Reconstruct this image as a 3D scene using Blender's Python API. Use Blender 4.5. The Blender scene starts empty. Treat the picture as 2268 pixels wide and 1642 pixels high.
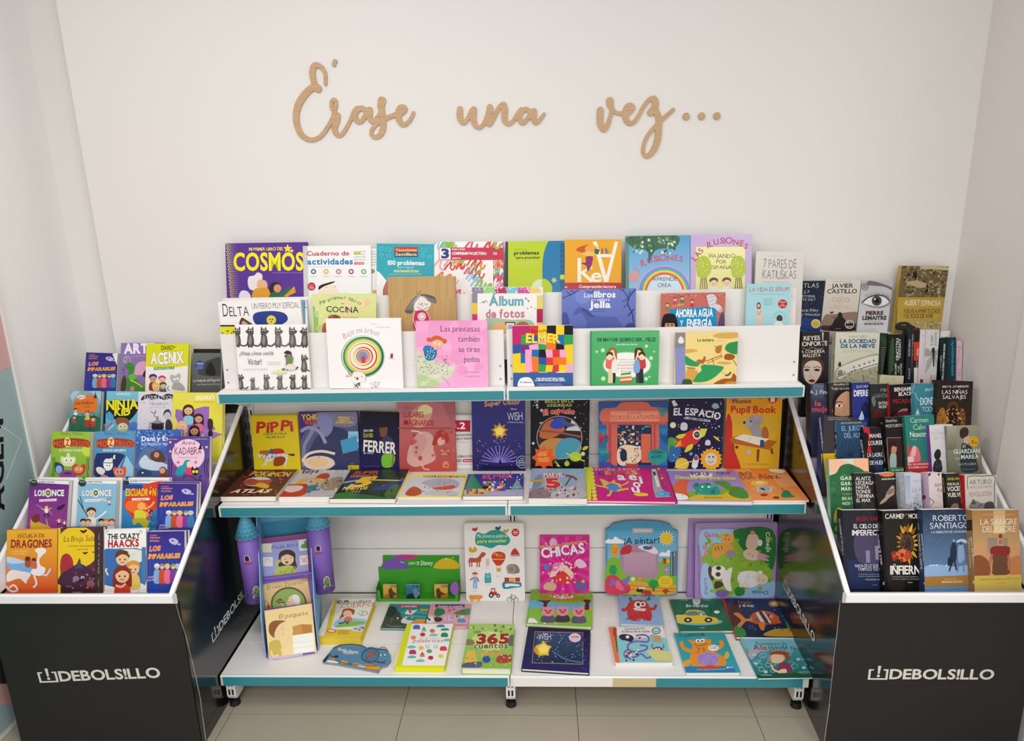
import bpy, bmesh, math, random
from mathutils import Vector as V, Matrix
from mathutils.geometry import tessellate_polygon
random.seed(7)
SC = bpy.context.scene
COL = SC.collection
R_ = math.radians

# ---------------------------------------------------------------- camera
FPX, PITCH, YAW, ROLL = 1585.35, R_(15.148), R_(-2.3405), R_(-1.4097)
CPOS = V((1.1173, -2.6385, 1.777))
FW = V((math.sin(YAW)*math.cos(PITCH), math.cos(YAW)*math.cos(PITCH), -math.sin(PITCH)))
_r = V((math.cos(YAW), -math.sin(YAW), 0)); _u = _r.cross(FW)
RT = _r*math.cos(ROLL) + _u*math.sin(ROLL); UP = -_r*math.sin(ROLL) + _u*math.cos(ROLL)
cd = bpy.data.cameras.new('camera'); cam = bpy.data.objects.new('camera', cd); COL.objects.link(cam)
cd.sensor_width = 36; cd.lens = FPX/2268*36; cd.clip_start = .05
m = Matrix((RT, UP, -FW)).transposed().to_4x4(); m.translation = CPOS; cam.matrix_world = m
SC.camera = cam

# ---------------------------------------------------------------- light, world, exposure
SC.view_settings.view_transform = 'Standard'; SC.view_settings.look = 'None'
SC.view_settings.gamma = 1; SC.view_settings.use_curve_mapping = False
SC.view_settings.exposure = 0.0
w = bpy.data.worlds.new('shop_light'); SC.world = w; w.use_nodes = True
w.node_tree.nodes['Background'].inputs[0].default_value = (1, .99, .99, 1)
w.node_tree.nodes['Background'].inputs[1].default_value = .6
def area(name, loc, sx, sy, watt, col=(1, .98, .967)):
    l = bpy.data.lights.new(name, 'AREA'); l.shape = 'RECTANGLE'; l.size = sx; l.size_y = sy; l.energy = watt; l.color = col
    o = bpy.data.objects.new(name, l); o.location = loc; COL.objects.link(o); return o
area('ceiling_panel_light', (.4, -1.5, 2.95), .6, .6, 16)
area('ceiling_panel_light', (1.5, -2.5, 2.95), .6, .6, 15)
area('ceiling_panel_light', (.6, -3.6, 2.95), .6, .6, 20)
area('ceiling_panel_light', (3.0, -3.8, 2.95), .6, .6, 34)  # unseen lamp far to the right, added to brighten the left wall
for x in (-.6, 1.4, 3.4):
    for y in (-6.2, -8.6): area('ceiling_panel_light', (x, y, 2.95), 1.2, .6, 52)  # unseen rows added behind the camera to brighten the panels under the shelves

# ---------------------------------------------------------------- materials
def lin(c):
    if isinstance(c, str):
        c = c.lstrip('#')
        c = [int(k*2, 16) for k in c] if len(c) == 3 else [int(c[i:i+2], 16) for i in (0, 2, 4)]
    return tuple(((v/255)/12.92 if v/255 <= .04045 else ((v/255+.055)/1.055)**2.4) for v in c)
MATS = {}
def mat(name, col=None, rough=.5, metal=0, spec=.5, noise=0, scale=8, bump=0, coat=0, stretch=(1, 1, 1), attr=False):
    if name in MATS: return MATS[name]
    m = bpy.data.materials.new(name); m.use_nodes = True; nt = m.node_tree; b = nt.nodes['Principled BSDF']
    b.inputs['Roughness'].default_value = rough; b.inputs['Metallic'].default_value = metal
    b.inputs['Specular IOR Level'].default_value = spec; b.inputs['Coat Weight'].default_value = coat
    b.inputs['Coat Roughness'].default_value = .12
    src = None
    if attr:
        a = nt.nodes.new('ShaderNodeAttribute'); a.attribute_name = 'Col'; src = a.outputs['Color']
        nt.links.new(src, b.inputs['Base Color'])
    else:
        b.inputs['Base Color'].default_value = (*lin(col), 1)
    if noise or bump:
        tc = nt.nodes.new('ShaderNodeTexCoord'); mp = nt.nodes.new('ShaderNodeMapping'); mp.inputs['Scale'].default_value = stretch
        n = nt.nodes.new('ShaderNodeTexNoise'); n.inputs['Scale'].default_value = scale; n.inputs['Detail'].default_value = 5
        nt.links.new(tc.outputs['Object'], mp.inputs[0]); nt.links.new(mp.outputs[0], n.inputs['Vector'])
        if noise and not attr:
            mx = nt.nodes.new('ShaderNodeMix'); mx.data_type = 'RGBA'; c = lin(col)
            mx.inputs[6].default_value = (*[v*(1-noise) for v in c], 1); mx.inputs[7].default_value = (*[min(1, v*(1+noise)) for v in c], 1)
            nt.links.new(n.outputs['Fac'], mx.inputs[0]); nt.links.new(mx.outputs[2], b.inputs['Base Color'])
        if bump:
            bp = nt.nodes.new('ShaderNodeBump'); bp.inputs['Strength'].default_value = bump; bp.inputs['Distance'].default_value = .002
            nt.links.new(n.outputs['Fac'], bp.inputs['Height']); nt.links.new(bp.outputs[0], b.inputs['Normal'])
    MATS[name] = m; return m
M_PRINT = mat('printed_card', rough=.4, spec=.2, attr=True)
M_GLOSS = mat('laminated_print', rough=.27, spec=.2, attr=True, coat=.08, bump=.05, scale=14)
M_PAGE = mat('paper_pages', 'e9e4d8', rough=.9, noise=.12, scale=900, stretch=(.02, .02, 1))
M_WHITE = mat('white_enamel', 'e9e6e2', rough=.45, noise=.02, scale=5)
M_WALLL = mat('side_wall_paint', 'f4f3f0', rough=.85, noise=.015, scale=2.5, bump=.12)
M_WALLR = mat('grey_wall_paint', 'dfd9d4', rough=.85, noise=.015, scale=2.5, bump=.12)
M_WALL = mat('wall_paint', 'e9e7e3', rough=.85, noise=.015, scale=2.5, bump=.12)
M_TEAL = mat('teal_label_strip', '2f8791', rough=.35, noise=.05, scale=6, coat=.2)
M_BLACK = mat('black_card', '171615', rough=.55, noise=.08, scale=30)
M_BLACKG = mat('glossy_black_card', '0d0d0e', rough=.17, noise=.05, scale=3, bump=.03, coat=.3)
M_TRAY = mat('white_card', 'f1f0f0', rough=.6, noise=.02, scale=6)
M_LOGO = mat('white_print', 'd6d2ca', rough=.6)
M_RUBBER = mat('black_rubber', '111111', rough=.5)
M_SLOT = mat('dark_slot', '141312', rough=.9)
M_STEEL = mat('screw_steel', '9a9a98', rough=.35, metal=1)
def wood():
    m = mat('pale_plywood', 'c29a6a', rough=.55); nt = m.node_tree; b = nt.nodes['Principled BSDF']
    tc = nt.nodes.new('ShaderNodeTexCoord'); mp = nt.nodes.new('ShaderNodeMapping'); mp.inputs['Scale'].default_value = (3, 3, 130)
    n = nt.nodes.new('ShaderNodeTexNoise'); n.inputs['Scale'].default_value = 2.2; n.inputs['Detail'].default_value = 4
    r = nt.nodes.new('ShaderNodeValToRGB'); r.color_ramp.elements[0].color = (*lin('b9946a'), 1); r.color_ramp.elements[1].color = (*lin('cfae87'), 1)
    r.color_ramp.elements[0].position = .3; r.color_ramp.elements[1].position = .7
    nt.links.new(tc.outputs['Object'], mp.inputs[0]); nt.links.new(mp.outputs[0], n.inputs[0]); nt.links.new(n.outputs[0], r.inputs[0]); nt.links.new(r.outputs[0], b.inputs['Base Color'])
    return m
M_WOOD = wood()

# ---------------------------------------------------------------- mesh helpers
def mesh_obj(name, verts, faces, material, parent=None, cols=None, smooth=False, mats=None, midx=None):
    me = bpy.data.meshes.new(name); me.from_pydata([tuple(v) for v in verts], [], faces)
    for mm in (mats or [material]): me.materials.append(mm)
    if midx: me.polygons.foreach_set('material_index', midx)
    if cols:
        at = me.color_attributes.new('Col', 'FLOAT_COLOR', 'CORNER'); data = []
        for f, c in zip(me.polygons, cols):
            if isinstance(c[0], (tuple, list)):
                for k in c: data += [*k, 1]
            else: data += [*c, 1]*f.loop_total
        at.data.foreach_set('color', data)
    me.update(); o = bpy.data.objects.new(name, me); COL.objects.link(o)
    if parent: o.parent = parent
    if smooth: me.polygons.foreach_set('use_smooth', [True]*len(me.polygons))
    return o
class MB:
    def __init__(s): s.v = []; s.f = []
    def box(s, a, b, bev=0):
        (x0, y0, z0), (x1, y1, z1) = a, b; n = len(s.v)
        s.v += [(x0,y0,z0),(x1,y0,z0),(x1,y1,z0),(x0,y1,z0),(x0,y0,z1),(x1,y0,z1),(x1,y1,z1),(x0,y1,z1)]
        s.f += [tuple(n+i for i in q) for q in ((3,2,1,0),(4,5,6,7),(0,1,5,4),(1,2,6,5),(2,3,7,6),(3,0,4,7))]; return s
    def prism(s, poly, axis, a0, a1):          # poly in the two other axes, extruded along axis
        def mk(p, a): q = [p[0], p[1]]; q.insert(axis, a); return tuple(q)
        n = len(s.v); k = len(poly); s.v += [mk(p, a0) for p in poly]+[mk(p, a1) for p in poly]
        tris = tessellate_polygon([[V((p[0], p[1], 0)) for p in poly]])
        s.f += [(n+t[0], n+t[1], n+t[2]) for t in tris]+[(n+k+t[2], n+k+t[1], n+k+t[0]) for t in tris]
        s.f += [(n+i, n+(i+1) % k, n+k+(i+1) % k, n+k+i) for i in range(k)]; return s
    def cyl(s, c, r0, r1, h, seg=24, axis=2):
        n = len(s.v)
        for r, d in ((r0, 0), (r1, h)):
            for i in range(seg):
                a = 2*math.pi*i/seg; q = [r*math.cos(a), r*math.sin(a)]; q.insert(axis, d); s.v.append(tuple(c[j]+q[j] for j in range(3)))
        s.f += [(n+i, n+(i+1) % seg, n+seg+(i+1) % seg, n+seg+i) for i in range(seg)]
        s.f += [tuple(range(n, n+seg))[::-1], tuple(range(n+seg, n+2*seg))]; return s
    def build(s, name, material, parent=None, bevel=0):
        o = mesh_obj(name, s.v, s.f, material, parent)
        bm = bmesh.new(); bm.from_mesh(o.data); bmesh.ops.recalc_face_normals(bm, faces=bm.faces)
        if bevel: bmesh.ops.bevel(bm, geom=[e for e in bm.edges if len(e.link_faces) == 2 and e.calc_face_angle(0) > .6], offset=bevel, segments=2, affect='EDGES', profile=.6)
        bm.to_mesh(o.data); bm.free(); return o
def tag(o, label, cat, group=None):
    o['label'] = label; o['category'] = cat
    if group: o['group'] = group
    return o
def empty(name, loc=(0, 0, 0), mtx=None):
    o = bpy.data.objects.new(name, None); COL.objects.link(o); o.empty_display_size = .05
    if mtx: o.matrix_world = mtx
    else: o.location = loc
    return o
def struct(o): o['kind'] = 'structure'; return o

# ---------------------------------------------------------------- reading positions off real planes in the room
class Plane:
    def __init__(s, p, u, v): s.p = V(p); s.u = V(u).normalized(); s.v = V(v).normalized(); s.n = s.u.cross(s.v).normalized()
    def shift(s, d): return Plane(s.p+s.n*d, s.u, s.v)
    def hit(s, x, y):
        d = FW+RT*((x-1134)/FPX)-UP*((y-821)/FPX); return CPOS+d*((s.p-CPOS).dot(s.n)/d.dot(s.n))
    def uv(s, x, y): q = s.hit(x, y)-s.p; return (q.dot(s.u), q.dot(s.v))
def lean(Y, Z, deg): a = R_(deg); return Plane((0, Y, Z), (1, 0, 0), (0, math.sin(a), math.cos(a)))
def flat(Z): return Plane((0, 0, Z), (1, 0, 0), (0, 1, 0))
def yawed(pl, at, deg):
    r = Matrix.Rotation(R_(deg), 3, 'Z'); return Plane(at, r @ pl.u, r @ pl.v)

# ---------------------------------------------------------------- lettering (built-in font, turned into flat shapes)
_fc = bpy.data.curves.new('lettering', 'FONT'); _fo = bpy.data.objects.new('lettering', _fc); COL.objects.link(_fo); _fc.resolution_u = 3
_G = {}
def glyph(ch, off):
    k = (ch, off)
    if k in _G: return _G[k]
    _fc.offset = off; _fc.body = ch; bpy.context.view_layer.update()
    me = bpy.data.meshes.new_from_object(_fo.evaluated_get(bpy.context.evaluated_depsgraph_get()))
    vs = [(v.co.x, v.co.y) for v in me.vertices]; fs = [tuple(p.vertices) for p in me.polygons]
    bpy.data.meshes.remove(me)
    xs = [v[0] for v in vs] or [0]
    _G[k] = (vs, fs, min(xs), max(xs)); return _G[k]
def text_shape(s, bold=0., sp=.07, sl=0, jit=0, seed=1, caps=0):
    """list of (poly list in unit space with cap height 1), total width"""
    rnd = random.Random(seed); x = 0; out = []
    off = round(bold, 3)
    for ch in s:
        if ch == ' ': x += .26; continue
        vs, fs, a, b = glyph(ch, off); _, _, a0, b0 = glyph(ch, 0)
        if not vs: x += .3; continue
        an = rnd.uniform(-1, 1)*jit*.35; dy = rnd.uniform(-1, 1)*jit*.12; sc = 1+rnd.uniform(-1, 1)*jit*.2
        ca, sa = math.cos(an)*sc, math.sin(an)*sc; cx = (a0+b0)/2
        pts = [((vx-cx), vy) for vx, vy in vs]
        pts = [(cx+px*ca-py*sa, px*sa+py*ca+dy) for px, py in pts]
        out.append(([((x+px-a0+py*sl)/.69, py/.69) for px, py in pts], fs, (x+(b0-a0)/2)/.69))
        x += (b0-a0)+sp
    return out, max(x-sp, .01)/.69

def smooth(pts, closed, n=5):
    k = len(pts); out = []
    if k < 3: return pts
    rng = range(k) if closed else range(k-1)
    for i in rng:
        p = [pts[(i+j) % k] if closed else pts[min(max(i+j, 0), k-1)] for j in (-1, 0, 1, 2)]
        for t in range(n):
            t /= n
            out.append(tuple(.5*(2*p[1][d]+(p[2][d]-p[0][d])*t+(2*p[0][d]-5*p[1][d]+4*p[2][d]-p[3][d])*t*t+(3*p[1][d]-p[0][d]-3*p[2][d]+p[3][d])*t**3) for d in range(len(p[1]))))
    if not closed: out.append(pts[-1])
    return out
def pairs(l): return [(l[i], l[i+1]) for i in range(0, len(l), 2)]
def clip(poly, w, h):
    for ax, lim, sg in ((0, 0, 1), (0, w, -1), (1, 0, 1), (1, h, -1)):
        if all(sg*(p[ax]-lim) >= 0 for p in poly): continue
        out = []
        for i in range(len(poly)):
            a, b = poly[i-1], poly[i]; da, db = sg*(a[ax]-lim), sg*(b[ax]-lim)
            if (da < 0) != (db < 0):
                t = da/(da-db); out.append(tuple(a[j]+(b[j]-a[j])*t for j in range(len(a))))
            if db >= 0: out.append(b)
        poly = out
        if len(poly) < 3: return None
    return poly
STEP = 4e-5
class Surf:
    """a printed surface: plane + size; drawing calls take photo-crop coordinates, converted at once to metres on the surface"""
    def __init__(s, plane, w, h, view): s.pl = plane; s.w = w; s.h = h; s.view = view; s.lv = 2; s.ill = []; s.let = []; s.clipping = True
    def px(s, x, y): ox, oy, k = s.view; return s.pl.uv(ox+x*k, oy+y*k)
    def add(s, poly, col, tgt, cols=None, dz=0):
        if cols: poly = [(*p, *c) for p, c in zip(poly, cols)]
        if s.clipping: poly = clip(poly, s.w, s.h)
        if poly: tgt.append((s.lv+dz, poly, col))
    def up(s): s.lv += 1
    def P(s, pts, col, sm=0):
        pts = pairs(pts)
        if sm: pts = smooth(pts, True, sm)
        q = [s.px(*p) for p in pts]
        for t in tessellate_polygon([[V((a, b, 0)) for a, b in q]]): s.add([q[i] for i in t], lin(col), s.ill)
        s.up(); return s
    def B(s, pts, col): return s.P(pts, col, 5)
    def R(s, x0, y0, x1, y1, col): return s.P([x0, y0, x1, y0, x1, y1, x0, y1], col)
    def E(s, cx, cy, rx, ry, col, a0=0, n=20):
        c, d = math.cos(R_(a0)), math.sin(R_(a0)); q = []
        for i in range(n):
            a = 2*math.pi*i/n; x, y = rx*math.cos(a), ry*math.sin(a); q += [cx+x*c-y*d, cy+x*d+y*c]
        return s.P(q, col)
    def O(s, cx, cy, rx, ry, wd, col): # ring
        q = []
        for i in range(25):
            a = 2*math.pi*i/24; q += [cx+rx*math.cos(a), cy+ry*math.sin(a)]
        return s.L(q, wd, col, 0)
    def S(s, cx, cy, r, col, n=5, k=.45, rot=0):
        q = []
        for i in range(2*n):
            a = math.pi*i/n-math.pi/2+rot; rr = r if i % 2 == 0 else r*k; q += [cx+rr*math.cos(a), cy+rr*math.sin(a)]
        return s.P(q, col)
    def L(s, pts, wd, col, sm=4):
        p = pairs(pts)
        if sm and len(p) > 2: p = smooth(p, False, sm)
        lf, rt = [], []
        for i, a in enumerate(p):
            b0 = p[max(i-1, 0)]; b1 = p[min(i+1, len(p)-1)]; dx, dy = b1[0]-b0[0], b1[1]-b0[1]; l = math.hypot(dx, dy) or 1
            nx, ny = -dy/l*wd/2, dx/l*wd/2; lf.append(s.px(a[0]+nx, a[1]+ny)); rt.append(s.px(a[0]-nx, a[1]-ny))
        for i in range(len(p)-1): s.add([lf[i], lf[i+1], rt[i+1], rt[i]], lin(col), s.ill, None, .6*i/len(p))
        s.up(); return s
    def G(s, c0, c1, x0=None, y0=0, x1=0, y1=0, hor=False):   # two-colour printed ground, whole surface or a box
        if x0 is None: q = [(0, s.h), (s.w, s.h), (s.w, 0), (0, 0)]
        else: q = [s.px(x0, y0), s.px(x1, y0), s.px(x1, y1), s.px(x0, y1)]
        a, b = lin(c0), lin(c1); s.add(q, None, s.ill, [a, b, b, a] if hor else [a, a, b, b]); s.up(); return s
    def N(s, x0, y0, x1, y1, nx, ny, cols, seed=1, skip=0, jag=.35):  # patchwork of little flat-colour pieces
        r = random.Random(seed); g = {}
        for i in range(nx+1):
            for j in range(ny+1):
                jx = r.uniform(-jag, jag) if 0 < i < nx else 0; jy = r.uniform(-jag, jag) if 0 < j < ny else 0
                g[i, j] = s.px(x0+(x1-x0)*(i+jx)/nx, y0+(y1-y0)*(j+jy)/ny)
        for i in range(nx):
            for j in range(ny):
                if r.random() < skip: continue
                s.add([g[i, j], g[i+1, j], g[i+1, j+1], g[i, j+1]], lin(r.choice(cols)), s.ill)
        s.up(); return s
    def D(s, x0, y0, x1, y1, n, r, cols, seed=1, k=None):   # scattered dots or stars
        rn = random.Random(seed)
        for _ in range(n):
            x, y, c, rr = rn.uniform(x0, x1), rn.uniform(y0, y1), rn.choice(cols), r*rn.uniform(.6, 1.3)
            if k: s.S(x, y, rr, c, k)
            else: s.E(x, y, rr, rr, c, n=8)
            s.lv -= 1-1/n
        s.up(); return s
    def T(s, t, x0, y0, x1, y1, h, col, b=0., sl=0, jit=0, arc=0, o=None, sp=.07, seed=1):
        """lettering: baseline from (x0,y0) to (x1,y1), capitals h high, arc = bow of the baseline, o = (outline colour, boldness)"""
        if sp < 5: sp = 10+max(sp, .055)+1.5*max(b, o[1]*.75 if o else 0, 0)       # bold letters need wider gaps
        if o:
            s.T(t, x0, y0, x1, y1, h, o[0], o[1], sl, jit, arc, None, sp, seed)
        shp, W = text_shape(t, b, sp-10, sl, jit, seed)
        P0, P1 = V(s.px(x0, y0)), V(s.px(x1, y1)); d = (P1-P0); Ln = d.length; d /= Ln; up = V((-d.y, d.x))
        l = math.hypot(x1-x0, y1-y0); ux, uy = (y1-y0)/l, -(x1-x0)/l; mx, my = (x0+x1)/2, (y0+y1)/2
        M = V(s.px(mx, my)); hh = (V(s.px(mx+ux*h, my+uy*h))-M).length; bow = (V(s.px(mx+ux*arc, my+uy*arc))-M).length*(1 if arc > 0 else -1) if arc else 0
        kx = Ln/W; c = lin(col)
        for gi, (pts, fs, gx) in enumerate(shp):
            if bow:
                t_ = gx/W*2-1; by = bow*(1-t_*t_); sn = -4*bow*t_/Ln/2*1; an = math.atan(sn); ca, sa = math.cos(an), math.sin(an)
                q = []
                for a, e in pts:
                    rx, ry = (a-gx)*kx, e*hh; q.append(P0+d*(gx*kx+rx*ca-ry*sa)+up*(by+rx*sa+ry*ca))
            else: q = [P0+d*(a*kx)+up*(e*hh) for a, e in pts]
            q = [tuple(v) for v in q]
            for f in fs: s.add([q[i] for i in f], c, s.let, None, .6*gi/len(shp))
        s.up(); return s
    def lines(s, x0, y0, x1, dy, n, h, col, seed=3):     # rows of small unreadable print
        r = random.Random(seed)
        for i in range(n):
            a = ''.join(r.choice('aeionrstlmc') if r.random() > .17 else ' ' for _ in range(max(5, int((x1-x0)/h/.62))))
            s.T(a, x0, y0+dy*i, x0+(x1-x0)*r.uniform(.8, 1), y0+dy*i, h, col)
        return s
    def emit(s, parent, iname, lname, material, mtx):
        for nm, lst in ((iname, s.ill), (lname, s.let)):
            if not lst: continue
            vs, fs, cs = [], [], []
            for lv, poly, c in lst:
                n = len(vs)
                for p in poly: vs.append(mtx @ V((p[0], p[1], lv*STEP)))
                fs.append(tuple(range(n, n+len(poly))))
                cs.append(c if c is not None else [p[2:5] for p in poly])
            mesh_obj(nm, vs, fs, material, parent, cols=cs)

BOOKS = []
class Book(Surf):
    def __init__(b, label, plane, TL, TR, BL, th, cover, view, group=None, cat='book', yaw=None, off=0, ledge=None, hard=False,
                 rc=0, spine_col=None, shape=None, gloss=True, pages=None, name='book', back=False, page_mat=None, minw=None, hmax=None):
        b.view = view; ox, oy, k = view
        g = lambda q: (ox+q[0]*k, oy+q[1]*k)
        TL, TR, BL = g(TL), g(TR), g(BL)
        pl = plane.shift(off) if off else plane
        if yaw: pl = yawed(pl, pl.hit(*TL), yaw)
        a, c, d = pl.hit(*TL), pl.hit(*TR), pl.hit(*BL)
        u = (c-a).normalized(); v = pl.n.cross(u).normalized()
        wd = (c-a).length; ht = (a-d).dot(v)
        # centre drift of a slightly skewed outline: keep the top-left corner, square the rest
        if ledge is not None:                       # bottom edge comes down to the ledge height
            tz = min(a.z, c.z); ht = (tz-ledge)/max(v.z, .2)
            if hmax: ht = min(ht, hmax)
        o = a-v*ht
        b.n = pl.n; M = Matrix((u, v, pl.n)).transposed().to_4x4(); M.translation = o
        super().__init__(Plane(o, u, v), wd, ht, view)
        b.M = M; b.th = th; b.root = tag(empty(name, mtx=M), label, cat, group); b.cover = cover; b.gloss = gloss
        b.spine_col = spine_col or cover; b.hard = hard; b.rc = rc; b.back = back; b.pages = pages; b.sp = None; b.page_mat = page_mat
        b.shape = [b.px(*p) for p in pairs(shape)] if shape else None; b.lim = None
        BOOKS.append(b)
    def spine(b):
        if not b.sp:
            b.sp = Surf(Plane(b.pl.p-b.pl.n*b.th, b.pl.n, b.pl.v), b.th, b.h, b.view)
        return b.sp
    def finish(b):
        if b.lim:      # keep the whole book between the two sides of its stand
            c = [b.M @ V((x, y, z)) for x in (0, b.w) for y in (0, b.h) for z in (0, -b.th)]; dx = 0
            for q in c: lo, hi = b.lim(q.y); dx = max(dx, lo-q.x) if q.x < lo else min(dx, hi-q.x)
            if dx: b.M = Matrix.Translation((dx, 0, 0)) @ b.M; b.root.matrix_world = b.M
        w, h, t = b.w, b.h, b.th; cc, sc = lin(b.cover), lin(b.spine_col); bt = min(.0025 if b.hard else .0008, t*.3); ins = .003 if b.hard else .0006
        mb = MB(); cols = []
        if b.shape: out = b.shape
        elif b.rc:
            out = []
            for cx, cy, a0 in ((w-b.rc, h-b.rc, 0), (b.rc, h-b.rc, 90), (b.rc, b.rc, 180), (w-b.rc, b.rc, 270)):
                out += [(cx+b.rc*math.cos(R_(a0+k*22.5)), cy+b.rc*math.sin(R_(a0+k*22.5))) for k in range(5)]
        else: out = None
        if b.shape: b.clipping = False
        if out:
            if t < .004:
                mb.prism(out, 2, -t, 0); cols = [cc]*len(mb.f)
            else:
                mb.prism(out, 2, -bt, 0); mb.prism(out, 2, -t, -t+bt); cols = [cc]*len(mb.f)
                cx = sum(p[0] for p in out)/len(out); cy = sum(p[1] for p in out)/len(out); k = 1-2.*ins/max(w, .05)
                pg = MB().prism([(cx+(p[0]-cx)*k, cy+(p[1]-cy)*k) for p in out], 2, -t+bt, -bt); pg.build('pages', b.page_mat or M_PAGE, b.root)
        elif b.back:    # spine towards the viewer
            mb.box((0, 0, -bt), (w, h, 0)); n1 = len(mb.f); mb.box((0, 0, -t), (bt, h, -bt)); mb.box((w-bt, 0, -t), (w, h, -bt)); cols = [cc]*len(mb.f)
            MB().box((bt, ins, -t+ins), (w-bt, h-ins, -bt)).build('pages', M_PAGE, b.root)
        else:
            mb.box((0, 0, -bt), (w, h, 0)); mb.box((0, 0, -t), (w, h, -t+bt)); n1 = len(mb.f); cols = [cc]*n1
            mb.box((0, 0, -t+bt), (bt, h, -bt)); cols += [sc]*(len(mb.f)-n1)
            MB().box((bt, ins, -t+bt), (w-ins, h-ins, -bt)).build('pages', b.page_mat or M_PAGE, b.root)
        m = M_GLOSS if b.gloss else M_PRINT
        cov = mesh_obj('cover', mb.v, mb.f, m, b.root, cols=cols)
        b.emit(b.root, 'cover_illustration', 'cover_lettering', m, Matrix())
        if b.sp:
            q = b.sp.pl; mm = Matrix((V((0, 0, 1)), V((0, 1, 0)), V((-1, 0, 0)))).transposed().to_4x4(); mm.translation = V((0, 0, -b.th))
            b.sp.emit(b.root, 'spine_illustration', 'spine_lettering', m, mm)

# ================================================================ the room
struct(MB().box((-.52, 0, -.02), (2.62, .12, 3.0)).build('wall_back', M_WALL))
struct(MB().box((-.72, .1, -.02), (-.52, .2, 3.0)).build('wall_back_recess', M_WALL))
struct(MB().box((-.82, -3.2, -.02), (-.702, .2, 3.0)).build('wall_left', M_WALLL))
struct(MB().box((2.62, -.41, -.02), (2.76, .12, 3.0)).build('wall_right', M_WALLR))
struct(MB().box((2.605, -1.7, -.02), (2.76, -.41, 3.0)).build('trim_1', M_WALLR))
M_FLOORT = mat('grey_porcelain', 'a59c8c', rough=.42, noise=.13, scale=2.2, bump=.05)
M_GROUT = mat('grout', '6d6964', rough=.9, noise=.1, scale=60)
fl = struct(MB().box((-.82, -4.6, -.03), (2.76, .2, -.0035)).build('floor', M_GROUT))
tile_me = None
xs = [-.82]+[.6267+.6*k for k in range(-2, 4)]+[2.76]
ys = [-4.6]+[-.5874-.6*k for k in range(6, -1, -1)]+[.0126, .2]
ys = sorted(set(round(y, 4) for y in ys if -4.6 <= y <= .2))
for i in range(len(xs)-1):
    for j in range(len(ys)-1):
        a, b, c, d = xs[i]+.0012, xs[i+1]-.0012, ys[j]+.0012, ys[j+1]-.0012
        if b-a < .02 or d-c < .02: continue
        t = MB().box((a, c, -.0035), (b, d, 0)).build('tile', M_FLOORT, fl)

# poster board fixed to the left wall
po = tag(empty('poster_board', (-.70, -.33, 0)), 'pink and pale teal poster board with black upright letters on the left wall', 'poster')
def pbox(name, a, b, m): return MB().box(a, b).build(name, m, po)
pbox('backing', (0, -1.6, .03), (.008, 0, 1.95), mat('poster_teal', '9fb7b8', rough=.5, noise=.03))
pbox('pink_field', (.008, -1.6, 1.19), (.0088, -.001, 1.949), mat('poster_pink', 'd3a9a6', rough=.5))
pbox('edge_profile', (-.0, 0, .03), (.016, .012, 1.95), M_WHITE)
PL_L = Plane((-.70+.0085, 0, 0), (0, 1, 0), (0, 0, 1))
def decal_print(plane, view, draws, parent, inv, material=None, nm='poster'):
    s = Surf(Plane(plane.p, plane.u, plane.v), 9, 9, view); s.clipping = False; draws(s)
    M = Matrix((plane.u, plane.v, plane.n)).transposed().to_4x4(); M.translation = plane.p
    s.emit(parent, nm+'_shapes', nm+'_lettering', material or M_PRINT, inv @ M)
def poster(s):
    s.T('AGEN', 9, 1128, 6, 930, 26, '1c1b1d', .03)
    s.L([0, 942, 47, 975, 14, 1062], 1.6, 'dfe6e6', 0)
    s.P([0, 1452, 14, 1460, 20, 1515, 0, 1515], '3a2f34'); s.P([0, 1515, 20, 1515, 26, 1562, 0, 1562], 'd8a9a4')
decal_print(PL_L, (0, 0, 1), poster, po, Matrix.Translation((.70, .33, 0)))

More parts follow.
